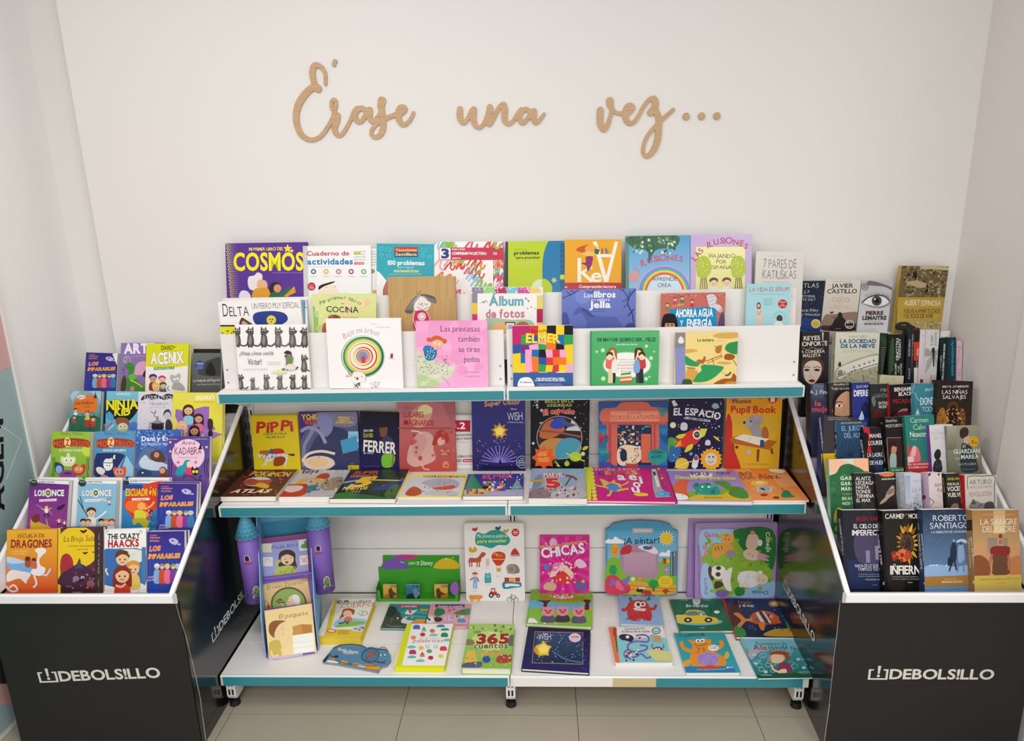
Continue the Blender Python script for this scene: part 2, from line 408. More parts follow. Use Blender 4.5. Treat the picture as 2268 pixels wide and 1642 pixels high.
# ================================================================ plywood lettering on the wall
PW = Plane((0, 0, 0), (1, 0, 0), (0, 0, 1))
def ribbon(view, strokes, name, label):
    """strokes: list of [x, y, width ...] centrelines, merged into one outline and cut out of 7 mm board"""
    import numpy as np
    ox, oy, k = view; P = []
    a0, a1 = PW.uv(ox, oy), PW.uv(ox+100*k, oy); mk = (a1[0]-a0[0])/100
    for st in strokes:
        p = smooth([tuple(st[i:i+3]) for i in range(0, len(st), 3)], False, 14)
        P += [(*PW.uv(ox+a*k, oy+b*k), c*mk/2) for a, b, c in p]
    P = np.array(P); g = .0016
    x0, z0 = P[:, 0].min()-.02, P[:, 1].min()-.02; nx = int((P[:, 0].max()+.02-x0)/g); nz = int((P[:, 1].max()+.02-z0)/g)
    X, Z = np.meshgrid(x0+g*np.arange(nx), z0+g*np.arange(nz), indexing='ij'); F = np.full(X.shape, 9.)
    for a, b, r in P: F = np.minimum(F, np.hypot(X-a, Z-b)-r)
    vs, fs, idx = [], [], {}; y = -.007
    def vert(key, q):
        if key not in idx: idx[key] = len(vs); vs.extend([(q[0], y, q[1]), (q[0], -.0005, q[1])])
        return idx[key]
    for i, j in zip(*np.where((F[:-1, :-1] < 0) | (F[1:, :-1] < 0) | (F[:-1, 1:] < 0) | (F[1:, 1:] < 0))):
        c = [(i, j), (i+1, j), (i+1, j+1), (i, j+1)]; poly = []; cut = []
        for t in range(4):
            p, q = c[t], c[(t+1) % 4]; fp, fq = F[p], F[q]
            if fp < 0: poly.append(vert(p, (X[p], Z[p])))
            if (fp < 0) != (fq < 0):
                u = fp/(fp-fq); v = vert((min(p, q), max(p, q)), (X[p]+(X[q]-X[p])*u, Z[p]+(Z[q]-Z[p])*u)); poly.append(v); cut.append((v, fp < 0))
        fs.append(tuple(poly))
        if len(cut) == 2:
            s_, e_ = (cut[0][0], cut[1][0]) if cut[0][1] else (cut[1][0], cut[0][0]); fs.append((e_, s_, s_+1, e_+1))
    o = mesh_obj(name, vs, fs, M_WOOD)
    if label: tag(o, label, 'wall lettering', 'cut-out wooden words on the wall')
    return o
vE = (640, 120, 290/2268)
erase = ribbon(vE, [
 [640, 515, 60, 640, 430, 62, 632, 340, 66, 590, 250, 70, 500, 190, 84, 440, 215, 100, 412, 310, 106, 425, 420, 104, 455, 530, 100, 515, 600, 120],
 [520, 595, 100, 440, 575, 110, 360, 620, 112, 260, 730, 118, 170, 880, 118, 132, 1060, 112, 150, 1240, 108, 220, 1390, 98, 330, 1470, 80, 430, 1480, 72, 530, 1440, 70, 620, 1350, 72, 710, 1210, 70, 770, 1080, 66, 800, 960, 66, 822, 880, 64, 812, 805, 64, 775, 790, 60, 745, 830, 62, 745, 910, 66, 790, 1000, 78, 845, 1080, 104],
 [845, 1070, 112, 835, 1150, 110, 800, 1250, 102, 805, 1340, 98, 870, 1410, 70, 940, 1370, 66, 1010, 1260, 66, 1080, 1120, 62, 1130, 1000, 72, 1190, 950, 100],
 [1345, 985, 84, 1260, 935, 84, 1170, 985, 100, 1145, 1080, 104, 1200, 1165, 84, 1270, 1150, 76, 1330, 1060, 76, 1395, 970, 100, 1400, 1000, 112, 1395, 1090, 106, 1450, 1165, 78, 1510, 1130, 68, 1575, 1040, 70, 1600, 980, 70],
 [1615, 810, 140, 1600, 880, 124, 1605, 960, 112, 1625, 1060, 106, 1635, 1180, 104, 1630, 1300, 104, 1580, 1400, 86, 1500, 1438, 70, 1440, 1400, 66, 1435, 1330, 62, 1490, 1240, 66, 1570, 1170, 72, 1680, 1115, 76, 1850, 1045, 74],
 [1850, 1050, 74, 1960, 1010, 90, 2010, 955, 90, 1990, 915, 80, 1930, 935, 100, 1900, 1020, 110, 1905, 1120, 104, 1950, 1200, 88, 2010, 1220, 70, 2080, 1165, 64, 2130, 1090, 62, 2160, 1020, 58],
], 'wall_word', 'plywood cut-out word Érase in flowing script, leftmost on the white wall')
acc = ribbon(vE, [[805, 130, 76, 785, 180, 70]], 'accent', None); acc.parent = erase
vU = (1000, 210, 220/2268)
ribbon(vU, [
 [195, 330, 134, 190, 430, 138, 200, 540, 140, 265, 625, 120, 340, 590, 90, 400, 490, 90, 460, 380, 110, 505, 345, 140],
 [510, 340, 140, 500, 440, 144, 500, 560, 142, 540, 680, 120, 620, 750, 88, 700, 710, 84, 760, 620, 88, 820, 480, 100, 860, 380, 110],
 [880, 290, 140, 865, 400, 144, 850, 520, 150, 850, 640, 140, 870, 660, 120, 920, 600, 110, 990, 460, 100, 1080, 300, 96, 1170, 220, 110],
 [1190, 240, 150, 1215, 350, 146, 1210, 480, 140, 1220, 590, 130, 1290, 665, 90, 1370, 630, 84, 1450, 540, 90, 1520, 430, 100, 1590, 350, 110],
 [1800, 380, 100, 1690, 330, 100, 1580, 400, 130, 1545, 500, 130, 1580, 610, 110, 1640, 640, 96, 1720, 560, 96, 1800, 450, 110, 1880, 370, 120, 1880, 430, 140, 1870, 540, 136, 1920, 635, 100, 2000, 590, 84, 2060, 510, 76, 2115, 440, 68],
], 'wall_word', 'plywood cut-out word una, the middle word on the white wall')
vV = (1310, 200, 300/2268)
ribbon(vV, [
 [145, 335, 110, 140, 440, 112, 145, 560, 110, 200, 655, 90, 260, 590, 78, 300, 480, 66, 330, 370, 62, 345, 280, 60],
 [305, 180, 124, 308, 230, 118, 325, 290, 84, 370, 350, 62, 440, 385, 62, 520, 385, 62],
 [520, 390, 62, 620, 370, 90, 690, 300, 76, 670, 255, 70, 610, 270, 100, 570, 350, 108, 565, 440, 106, 600, 530, 90, 660, 555, 66, 730, 510, 64, 800, 400, 62, 870, 270, 62, 960, 160, 66, 1030, 140, 92],
 [1040, 150, 110, 1068, 210, 110, 1050, 290, 112, 985, 375, 112],
 [1040, 310, 110, 1095, 390, 106, 1122, 500, 104, 1118, 640, 112, 1110, 780, 112, 1075, 920, 108, 1010, 1040, 96, 930, 1105, 72, 870, 1070, 64, 862, 960, 62, 905, 820, 62, 980, 700, 62, 1080, 590, 66, 1180, 490, 64, 1280, 400, 60, 1365, 325, 58],
], 'wall_word', 'plywood cut-out word vez with a long looped tail, rightmost on the white wall')
for cx, cy, lb in ((1580, 440, 'round plywood dot nearest to the word vez'), (1838, 435, 'round plywood dot in the middle of the three dots'), (2093, 432, 'round plywood dot at the far right of the wall lettering')):
    x, z = PW.uv(vV[0]+cx*vV[2], vV[1]+cy*vV[2])
    o = MB().cyl((x, -.007, z), .0122, .0122, .0065, 28, 1).build('wooden_dot', M_WOOD); tag(o, lb, 'wall lettering', 'wooden dots of the ellipsis')

# ================================================================ gondola shelving
ZB, YB, ZM, YM, ZT, YT, YP = .1423, -.5659, .7027, -.4108, 1.0807, -.3106, -.07
gd = tag(empty('gondola_shelving', (0, 0, 0)), 'white two-bay metal shelving with teal label strips and black levelling feet', 'shelving')
def G(mb, name, m=M_WHITE, parent=None, bevel=0): return mb.build(name, m, parent or gd, bevel)
for X in (.0, 1.0, 2.0):
    u = G(MB().box((X-.015, -.068, .1), (X+.015, -.03, 1.30)), 'upright', bevel=.001)
    sl = MB()
    z = .16
    while z < 1.26:
        for d in (-.007, .007): sl.box((X+d-.0025, -.0686, z), (X+d+.0025, -.0675, z+.028))
        z += .05
    G(sl, 'slots', M_SLOT, u)['kind'] = 'stuff'
for b in (0, 1):
    x0, x1 = b+.016, b+.984
    for z0, z1 in ((.142, .34), (.342, .74), (.742, 1.14), (1.142, 1.3)):
        G(MB().box((x0, -.06, z0), (x1, -.045, z1-.001)), 'back_panel', bevel=.0008)
    for y0, y1 in ((YB, -.395), (-.393, -.245), (-.243, -.069)):
        G(MB().box((b+.001, y0+(.004 if y0 == YB else 0), ZB-.02), (b+.999, y1-.001, ZB)), 'base_shelf_board', bevel=.0012)
    for nm, Z, Y in (('middle_shelf', ZM, YM), ('top_shelf', ZT, YT)):
        G(MB().box((b+.001, Y+.002, Z-.022), (b+.999, -.069, Z)), nm, bevel=.0015)
for Z, Y, H in ((ZB, YB, .038), (ZM, YM, .037), (ZT, YT, .036)):      # price rails with teal inserts
    for b in (0, 1):
        x0, x1 = b+.002, b+.998
        base = Z == ZB
        h = G(MB().prism([(Y+.002, Z+.001), (Y-.004, Z+.001), (Y-.008, Z-.003), (Y-.008, Z-H), (Y-.004, Z-H-.004), (Y+.002, Z-H-.004)], 0, x0, x1), 'price_rail', mat('clear_rail', 'd9dcda', rough=.25))
        if base and b == 1:
            G(MB().box((x0+.01, Y-.0088, Z-H+.001), (x0+.345, Y-.0078, Z-.004)), 'blank_strip', M_WHITE, h)
            G(MB().box((x0+.345, Y-.009, Z-H+.001), (x0+.49, Y-.0079, Z-.004)), 'beige_strip', mat('beige_strip', 'c9b98b', rough=.5), h)
            G(MB().box((x0+.49, Y-.0092, Z-H+.001), (x1-.02, Y-.0078, Z-.004)), 'teal_strip', M_TEAL, h)
        else:
            G(MB().box((x0+.008, Y-.0094, Z-H+.001), (x1-.006, Y-.0078, Z-.004)), 'teal_strip', M_TEAL, h)
for X in (.004, .996, 1.0, 1.996):      # folded side brackets under the shelves
    for Z, Y in ((ZM, YM), (ZT, YT)):
        s = 0 if X < .5 or X == 1.0 else -1
        a = X+(0 if s == 0 else -.003)
        G(MB().prism([(Y+.03, Z-.022), (-.07, Z-.022), (-.07, Z-.13), (-.12, Z-.11), (Y+.03, Z-.04)], 0, a, a+.003), 'shelf_bracket')
for X in (0.022, 1.0, 1.978):            # base legs
    lg = G(MB().prism([(YB+.012, .045), (YB+.012, .122), (-.03, .122), (-.03, .05), (-.33, .075), (-.5, .03), (YB+.02, .03)], 0, X-.016, X+.016), 'base_leg', bevel=.001)
    sl = MB()
    for z in (.05, .085):
        for d in (-.006, .006): sl.box((X+d-.003, YB+.0108, z), (X+d+.003, YB+.0122, z+.022))
    for yy in (-.51,): sl.box((X-.0165, yy, .07), (X+.0165, yy+.006, .076))
    G(sl, 'slots', M_SLOT, lg)['kind'] = 'stuff'
    G(MB().cyl((X, YB+.03, 0), .019, .016, .018).cyl((X, YB+.03, .018), .007, .007, .02), 'levelling_foot', M_RUBBER)
# stepped white display panels on the top shelf
def tilt_panel(X0, X1, Y, Z, H, deg, name):
    a = R_(deg); t = .003; dy, dz = math.sin(a), math.cos(a)
    return G(MB().prism([(Y, Z), (Y+H*dy, Z+H*dz), (Y+H*dy+t, Z+H*dz), (Y+t, Z)], 0, X0, X1), name)
P1 = lean(-.268, 1.083, 5); P2 = lean(-.19, 1.16, 5)
for X0, X1, n in ((.012, .994, 0), (1.004, 1.99, 1)):
    f = tilt_panel(X0, X1, -.268, 1.083, .192, 5, 'display_panel_front')
    G(MB().box((X0, YT+.001, ZT), (X1, -.268, ZT+.004)), 'front_tray')
    G(MB().box((X0, YT+.001, ZT+.004), (X1, YT+.004, ZT+.007)), 'front_lip')
    for x in (X0+.014, X1-.014):
        for z in (1.105, 1.15): G(MB().cyl((x, -.2685+(z-1.083)*math.tan(R_(5)), z), .003, .003, -.0012, 10, 1), 'screw', M_STEEL, f)
    tilt_panel(X0-.012, X1+.004, -.19, 1.16, .228, 5, 'display_panel_rear')
    G(MB().box((X0, -.262, 1.156), (X1, -.19, 1.160)), 'middle_tray')
    G(MB().box((X0, -.184, 1.236), (X1, -.03, 1.240)), 'rear_tray')
    G(MB().box((X0, -.034, 1.085), (X1, -.03, 1.236)), 'rear_support')
    for x in (X0, X1-.003):
        G(MB().prism([(-.262, 1.084), (-.26, 1.156), (-.19, 1.16), (-.184, 1.236), (-.034, 1.236), (-.034, 1.084)], 0, x, x+.003), 'tray_cheek')

# ================================================================ cardboard display stands
RY = [-.675+.13*k for k in range(6)]; RZ = [.529+.097*k for k in range(6)]
RLEAN = 18
rows = [lean(RY[k], RZ[k], RLEAN) for k in range(6)]
def stand(x0, x1, side, label):
    """x0 = inner side (towards the shelving), x1 = outer side; side = +1 when the outer side is to the right"""
    st = tag(empty('display_stand', ((x0+x1)/2, -.4, 0)), label, 'display stand'); inv = Matrix.Translation((-(x0+x1)/2, .4, 0))
    def S(mb, name, m, parent=None, bevel=0):
        o = mb.build(name, m, None, bevel)
        for v in o.data.vertices:           # the stands flare slightly towards the wall
            f = max(0, v.co.y+.7425)/.7
            if abs(v.co.x-x1) < .04: v.co.x += f*(-.055 if side < 0 else .03)
            elif abs(v.co.x-x0) < .04: v.co.x += f*(-.004 if side < 0 else .03)
        o.data.transform(inv); o.parent = parent or st; return o
    YF, ZF, t = -.7425, .545, .006
    a, b = min(x0, x1), max(x0, x1)
    fr = S(MB().box((a, YF, 0), (b, YF+t, ZF)), 'front_panel', M_BLACK)
    base = [(YF+.001, 0), (YF+.001, ZF), (-.752, .575), (-.035, .998), (-.035, 0)]
    xi = (x0-t, x0) if side < 0 else (x0, x0+t)
    si = S(MB().prism(base, 0, *xi), 'side_panel', M_BLACKG)
    so = S(MB().prism(base, 0, *((x1, x1+t) if side < 0 else (x1-t, x1))), 'side_panel', M_BLACK)
    S(MB().box((a, -.04, 0), (b, -.035, 1.0)), 'back_panel', M_BLACK)
    # white tray: inner linings with rolled rims, front lip, stepped ledges
    lin_ = [(-.745, .545), (-.758, .583), (-.036, 1.008), (-.036, .56)]
    e = .0065
    for xx in ((x0-t-e if side < 0 else x0+t), (x1+t if side < 0 else x1-t-e)):
        S(MB().prism(lin_, 0, xx, xx+e), 'tray_side', M_TRAY)
    rim = [(-.762, .572), (-.762, .584), (-.033, 1.012), (-.033, .999)]
    xi = (x0-.014, x0+.001) if side < 0 else (x0-.001, x0+.014)
    S(MB().prism(rim, 0, *xi), 'tray_rim', M_TRAY, bevel=.002)
    xo = (x1-.001, x1+.012) if side < 0 else (x1-.012, x1+.001)
    S(MB().prism(rim, 0, *xo), 'tray_rim', M_TRAY, bevel=.002)
    S(MB().prism([(-.7455, .541), (-.7455, .575), (-.768, .585), (-.772, .581), (-.772, .556), (-.75, .541)], 0, a-.001, b+.001), 'tray_lip', M_TRAY, bevel=.0015)
    nrow = 5 if side < 0 else 6
    for k in range(nrow):
        y0 = RY[k]-.012; z = RZ[k]
        y1 = RY[k+1]-.012 if k < nrow-1 else -.04
        if k == 5: y0, z, y1 = -.066, 1.16, -.04
        if k == 4 and side > 0: y1 = -.066
        S(MB().box((a+.007, y0, z-.004), (b-.007, y1, z)), 'tray_ledge', M_TRAY)
        zt = (RZ[k+1] if k < 4 else (1.16 if side > 0 else 1.0))-.004
        if k == 0: y0 = -.742
        if k < nrow-1: S(MB().box((a+.007, y1-.004, z), (b-.007, y1-.0005, zt)), 'tray_riser', M_TRAY)
    if side > 0: S(MB().box((a+.007, -.044, .998), (b-.007, -.04, 1.2)), 'back_board', M_TRAY)
    return st, inv, fr, si
def logo(s, x0, y0, x1, y1, h):
    """bracketed exclamation mark and the word, from (x0,y0) to (x1,y1)"""
    dx, dy = (x1-x0), (y1-y0); L = math.hypot(dx, dy)
    f = lambda u, v: (x0+dx*u+dy/L*h*v*1.0, y0+dy*u-dx/L*h*v)
    def pl(pts): s.P([c for p in pts for c in f(*p)], 'd6d2ca')
    pl([(0, -.1), (0, 1), (.04, 1), (.04, .86), (.018, .86), (.018, .06), (.14, .06), (.14, .86), (.118, .86), (.118, 1), (.158, 1), (.158, -.1)])
    pl([(.07, 1.35), (.095, 1.35), (.09, .52), (.074, .52)])
    a = f(.082, .3); s.E(a[0], a[1], h*.14, h*.14, 'd6d2ca')
    a, b = f(.175, 0), f(1, 0); s.T('DEBOLS!LLO', a[0], a[1], b[0], b[1], h, 'd6d2ca', .028, sp=.05)
stL = stand(-.002, -.606, -1, 'black cardboard display stand on the left holding tiers of comics and children\'s novels')
stR = stand(1.998, 2.581, 1, 'black cardboard display stand on the right holding tiers of adult novels')
PF = Plane((0, -.7427, 0), (1, 0, 0), (0, 0, 1))
def put_logo(plane, x0, z0, x1, z1, h, parent, inv, nm):      # metres on the panel
    def draw(s): s.px = lambda x, y: (x, -y); logo(s, x0, -z0, x1, -z1, h)
    decal_print(plane, (0, 0, 1), draw, parent, inv, M_LOGO, nm)
put_logo(PF, -.497, .2524, -.099, .2708, .036, stL[2], stL[1], 'stand_logo')
a0, a1 = PF.uv(1922, 1504), PF.uv(2199, 1505)
put_logo(PF, a0[0], a0[1], a1[0], a1[1], .034, stR[2], stR[1], 'stand_logo')
put_logo(Plane((-.0014, -.7425, 0), (-.004, .7, 0), (0, 0, 1)), .162, .2805, .507, .2845, .031, stL[3], stL[1], 'side_logo')
put_logo(Plane((1.9973, -.7425, 0), (-.03, -.7, 0), (0, 0, 1)), -.52, .2665, -.173, .2735, .031, stR[3], stR[1], 'side_logo')
def scuff(s, xs, z0=0):
    r = random.Random(3)
    for i in range(len(xs)-1):
        (a, b), (c, d) = xs[i], xs[i+1]; s.P([a-1, b, a+r.uniform(.3, 1.6), b, c+r.uniform(.2, 1.5), d, c-1, d], '8c857a')
decal_print(PF, (0, 0, 1), lambda s: scuff(s, [(389, 1336), (399, 1370), (401, 1376), (409, 1400), (416, 1425), (425, 1462), (433, 1497), (444, 1548), (449, 1590), (456, 1640)]), stL[2], stL[1], None, 'worn_edge')
decal_print(PF, (0, 0, 1), lambda s: scuff(s, [(1861, 1330), (1857, 1370), (1853, 1410), (1848, 1450), (1843, 1500), (1837, 1560), (1829, 1620), (1826, 1642)]), stR[2], stR[1], None, 'worn_edge')

# ================================================================ little drawing vocabulary for cover pictures
def kid(s, x, y, r, hair='5a3420', skin='f0c6a2', top='c33', long=0, body=1):
    """simple cartoon child: head centre (x, y), radius r"""
    if body: s.B([x-r*.5, y+r*.8, x+r*.5, y+r*.8, x+r*1.0, y+r*1.6, x+r*.9, y+r*3, x-r*.9, y+r*3, x-r*1.0, y+r*1.6], top)
    if long: s.B([x-r*1.1, y-r*.6, x, y-r*1.25, x+r*1.1, y-r*.6, x+r*1.2, y+r*1.5, x+r*.5, y+r*1.2, x-r*.5, y+r*1.2, x-r*1.2, y+r*1.5], hair)
    s.E(x, y, r*.92, r, skin, n=16)
    s.B([x-r, y-r*.1, x-r*.9, y-r*.9, x, y-r*1.25, x+r*.9, y-r*.9, x+r, y-r*.1, x+r*.55, y-r*.5, x-r*.1, y-r*.62, x-r*.6, y-r*.35], hair)
    for d in (-.35, .35): s.E(x+d*r, y+r*.12, r*.11, r*.14, '2a2020', n=8)
    s.L([x-r*.25, y+r*.5, x, y+r*.6, x+r*.25, y+r*.5], r*.1, '8a3a30', 2)
def tree(s, x, y, h, leaf='6fa23a', trunk='6b4526'):
    s.P([x-h*.05, y, x-h*.03, y-h*.5, x+h*.03, y-h*.5, x+h*.05, y], trunk)
    s.B([x-h*.32, y-h*.5, x-h*.28, y-h*.8, x, y-h, x+h*.28, y-h*.8, x+h*.32, y-h*.5, x, y-h*.42], leaf)
def cloud(s, x, y, r, col='f4f6f8'):
    s.B([x-r*1.6, y, x-r*1.2, y-r*.7, x-r*.5, y-r*.6, x, y-r*1.1, x+r*.7, y-r*.7, x+r*1.2, y-r*.5, x+r*1.6, y], col)
def flower(s, x, y, r, col, c2='f0c83a'):
    for i in range(5):
        a = i*1.2566; s.E(x+r*.6*math.cos(a), y+r*.6*math.sin(a), r*.42, r*.42, col, n=8); s.lv -= .85
    s.up(); s.E(x, y, r*.3, r*.3, c2, n=8)

c2 = (480, 500, 650/2268); c3 = (1100, 500, 700/2268); c4 = (480, 860, 660/2268)
c5 = (1100, 860, 720/2268); c6 = (480, 1130, 660/2117); c7 = (1120, 1130, 710/2268)
G3 = lean(-.118, 1.242, 12); G2 = lean(-.224, 1.162, 5); G1 = lean(-.297, 1.0855, 5)
def b3(label, TL, TR, BL, th, col, view, **k): return Book(label, G3, TL, TR, BL, th, col, view, ledge=1.2405, group='books on the top row of the shelving', **k)
def b2(label, TL, TR, BL, th, col, view, **k): return Book(label, G2, TL, TR, BL, th, col, view, ledge=1.1605, group='books on the second row of the shelving', **k)
def b1(label, TL, TR, BL, th, col, view, **k): return Book(label, G1, TL, TR, BL, th, col, view, ledge=1.085, group='books on the front tray of the top shelf', **k)

# ---- top row
b = b3('purple picture book with big yellow title, leftmost of the top row', (65, 137), (700, 127), (100, 550), .012, '5b3492', c2, hard=1)
for i in range(30):
    for j in range(7):
        r = max(0, 5.2-j*.75); s = 8+i*14; b.E(73+s*.085+j*13+(i % 2)*6, 137+s, r, r, 'e6dc2c', n=6); b.lv -= 1
b.up()
b.T('MI PRIMER LIBRO DEL', 250, 195, 515, 190, 24, 'efe25a', .02, jit=.3).T('COSMOS', 135, 345, 668, 342, 132, 'f2ea1e', .03)
b.S(548, 178, 36, 'f3dc3c').S(580, 195, 18, 'f3dc3c').lines(430, 366, 668, 9, 1, 6, 'cbb7e0')
b.B([240, 440, 250, 395, 290, 385, 315, 362, 350, 378, 352, 420, 335, 470, 300, 500, 255, 490], 'e9e2de').B([325, 420, 375, 425, 392, 455, 385, 485, 340, 495, 310, 470], 'e7b48a')
b.B([280, 560, 290, 495, 345, 480, 400, 490, 405, 560], 'e0a030').B([405, 500, 420, 448, 470, 438, 500, 465, 470, 500, 440, 530], '3a2320').E(470, 485, 30, 32, 'd99a70')
b.B([410, 560, 430, 515, 500, 515, 560, 470, 575, 490, 540, 560], '2f6b52').P([520, 545, 600, 468, 612, 515, 540, 552], 'e0a030').B([175, 560, 190, 505, 240, 510, 262, 560], 'e6e0ee')
b = b3('white activity workbook with red and blue title, second from the left in the top row', (665, 157), (1190, 152), (683, 545), .006, 'f1f0ee', c2)
b.T('Cuaderno de', 697, 232, 1022, 230, 34, 'c0394a', .02).T('actividades', 703, 300, 1050, 298, 44, '2e7fc0', .035).lines(705, 322, 900, 10, 1, 7, '9bb')
for i, c in enumerate(('2f5d7a', 'e0b23c', 'd9607a', '8a2a6a', '6fae4a')): b.E(748+i*97, 355, 20, 20, c).E(748+i*97, 355, 11, 11, 'eee').L([742+i*97, 355, 754+i*97, 355], 3, c, 0).lines(718+i*97, 395, 780+i*97, 8, 1, 6, '888')
b.lines(1058, 203, 1165, 21, 4, 9, 'b08c8c').R(1062, 282, 1137, 300, 'c0394a').T('STAEDTLER', 1066, 296, 1132, 296, 9, 'fff', .02).R(1058, 205, 1112, 222, 'c9e25a').T('GRATIS', 1062, 219, 1108, 219, 9, '6a8a20', .02)
b.E(733, 470, 31, 31, 'c02a3a').lines(712, 462, 752, 12, 2, 6, 'fff').T('12€', 720, 487, 750, 487, 9, 'fff', .02)
b.E(865, 530, 78, 75, 'f4e2cc').B([790, 495, 800, 462, 900, 432, 905, 440, 830, 470], '222').L([850, 530, 870, 545, 890, 545], 3, '444').L([840, 480, 860, 475], 4, 'ca8').L([905, 465, 925, 475], 4, 'ca8')
b = b3('white activity workbook copy showing its right edge behind the red and blue titled workbook', (700, 172), (1236, 176), (715, 545), .006, 'eeecea', c2, off=-.009)
b.lines(1190, 203, 1232, 21, 6, 10, '555').E(1204, 352, 18, 18, '6fae4a').R(1207, 498, 1236, 545, 'd9a83c')
b = b3('teal maths workbook with a red and blue label, third title in the top row', (1237, 138), (1682, 143), (1240, 392), .005, '2fa7b5', c2)
b.B([1180, 350, 1240, 352, 1290, 400, 1400, 560, 1150, 600], 'f3f2ee').R(1373, 165, 1555, 204, 'c8303c').R(1373, 204, 1555, 243, '2b4f95').T('Vacaciones', 1383, 198, 1545, 198, 22, 'f4d860', .03).T('Santillana', 1383, 232, 1545, 232, 22, 'f4d860', .03)
b.T('100 problemas', 1323, 303, 1605, 305, 34, 'fff', .03).T('para repasar', 1403, 328, 1525, 329, 14, 'dff2f2').T('matemáticas', 1370, 360, 1560, 361, 24, 'f2e27a', .03).lines(1328, 378, 1600, 8, 1, 7, 'dff2f2')
for x, y, r in ((1275, 178, 18), (1328, 185, 20), (1275, 228, 14), (1330, 232, 16), (1600, 190, 20), (1590, 232, 14), (1645, 243, 14)): b.O(x, y, r, r*.7, 3, '7fd0d4')
b.B([1285, 545, 1290, 480, 1330, 420, 1345, 600, 1300, 620], 'b5604a').L([1300, 540, 1310, 470, 1335, 440], 3, 'e0a080').L([1320, 540, 1325, 480, 1340, 460], 3, 'e0a080')
brush = ['e0457a', '6cba3a', '8fc6e6', 'd83a36', 'e8862f', 'eda6bd', '8fc14a', 'c93a6a']
def scribbles(s, x0, y0, x1, y1, n, seed):
    r = random.Random(seed)
    for _ in range(n):
        x, y = r.uniform(x0, x1), r.uniform(y0, y1); c = r.choice(brush); a = r.uniform(30, 60)
        s.L([x-a, y+a*.7, x-a*.2, y-a*.4, x+a*.3, y-a*.7, x+a*.1, y+a*.3, x+a*.6, y+a*.6, x+a, y-a*.2], r.uniform(9, 16), c)
b = b3('workbook with rainbow brush scribbles and a big number 3 on a red band, top row', (1680, 125), (2136, 124), (1690, 520), .005, 'f4eeec', c2)
scribbles(b, 1700, 250, 2120, 560, 34, 4); scribbles(b, 1700, 130, 2120, 160, 9, 5)
b.R(1718, 170, 2145, 265, 'c52a45').R(1722, 173, 1808, 262, 'f4f2f2').T('3', 1742, 250, 1790, 250, 68, '2b3a7c', .05).T('PASO A PASO', 1820, 190, 1920, 190, 13, 'fff', .02).T('COMPRENSIÓN LECTORA', 1820, 225, 2085, 225, 20, 'fff', .035).T('ANAYA', 1820, 258, 1885, 258, 12, 'fff', .02)
b = b3('copy of the scribble workbook with a red band, peeping out to the right behind it', (1760, 122), (2217, 124), (1770, 520), .005, 'f4eeec', c2, off=-.008)
scribbles(b, 2140, 250, 2215, 560, 18, 9); b.R(2136, 170, 2217, 265, 'c52a45').T('RA', 2140, 225, 2165, 225, 20, 'fff', .035); scribbles(b, 2140, 130, 2215, 155, 3, 2)
b = b3('lime green problem book with a blue curve and dark spine, in the top row', (62, 115), (487, 108), (65, 475), .008, 'b9cf1e', c3, spine_col='1d3340')
b.R(60, 110, 82, 520, '1d3340').B([395, 95, 350, 160, 330, 260, 330, 390, 350, 520, 520, 520, 520, 95], '1e78aa').T('cuadernos de', 125, 176, 215, 175, 11, '93a51c').T('problemas', 126, 208, 302, 206, 24, '22341c', .035).T('*para practicar', 128, 238, 310, 236, 17, '22341c', .03).lines(125, 268, 295, 13, 2, 8, 'dfe88a')
b.E(315, 440, 62, 55, 'dbe6c0').B([330, 385, 375, 400, 398, 440, 390, 480, 330, 480], 'b9cf1e')
for i in range(9): b.R(456, 125+i*38, 487, 158+i*38, '12608c' if i != 6 else 'c8d43a')
for a in (0, 60, 120): b.L([412-20*math.cos(R_(a)), 392-20*math.sin(R_(a)), 412+20*math.cos(R_(a)), 392+20*math.sin(R_(a))], 8, 'c4dc7c', 0)
b = b3('orange reading book with white letters, beside the lime one in the top row', (490, 100), (896, 98), (495, 455), .007, 'eaa81e', c3)
b.P([690, 115, 718, 115, 800, 405, 770, 405], 'f6efe0').P([848, 115, 872, 115, 800, 405, 775, 405], 'f6efe0').R(728, 205, 840, 226, 'f6efe0').R(580, 232, 606, 405, 'f6efe0').P([606, 330, 680, 290, 690, 305, 630, 335, 700, 400, 672, 405, 606, 345], 'f6efe0')
b.T('e', 680, 402, 750, 402, 95, 'f6efe0', .02).B([570, 175, 600, 150, 660, 140, 655, 175, 615, 192], 'c4581e').B([640, 150, 695, 140, 725, 165, 690, 200, 640, 185], 'f2a23c').B([615, 205, 650, 185, 705, 195, 680, 222], 'f0c060').B([640, 225, 690, 225, 675, 300, 650, 328, 645, 290, 605, 270, 640, 262], '8a2a6a')
b.P([703, 165, 738, 172, 730, 208, 703, 200], '1f6b58')
for i, c in enumerate(('c33', '5a8', 'fc4', '36a', 'c6a', '8a3')): b.R(752+i*9, 160+(i % 3)*9, 760+i*9, 200, c)
b.R(480, 410, 900, 470, 'b82a34').T('Comprensión lectora', 592, 447, 856, 447, 20, 'f4e6e0', .03).T('o·', 485, 447, 512, 447, 14, 'f4e6e0', .03)
b = b3('glossy picture book with a rainbow over white clouds, in the top row', (925, 75), (1388, 68), (925, 465), .014, '77b3d8', c3, hard=1, spine_col='3f6f6a')
b.G('4f9fd0', 'b9d9ea').R(925, 75, 950, 520, '5f8f86').B([945, 80, 1290, 70, 1280, 160, 1180, 165, 1130, 190, 1090, 270, 1080, 180, 980, 160], '3f6b4c').D(960, 80, 1280, 200, 60, 9, ['2f5a3c', '5a8a5c', '7fa68a', 'cfe0d8'], 3)
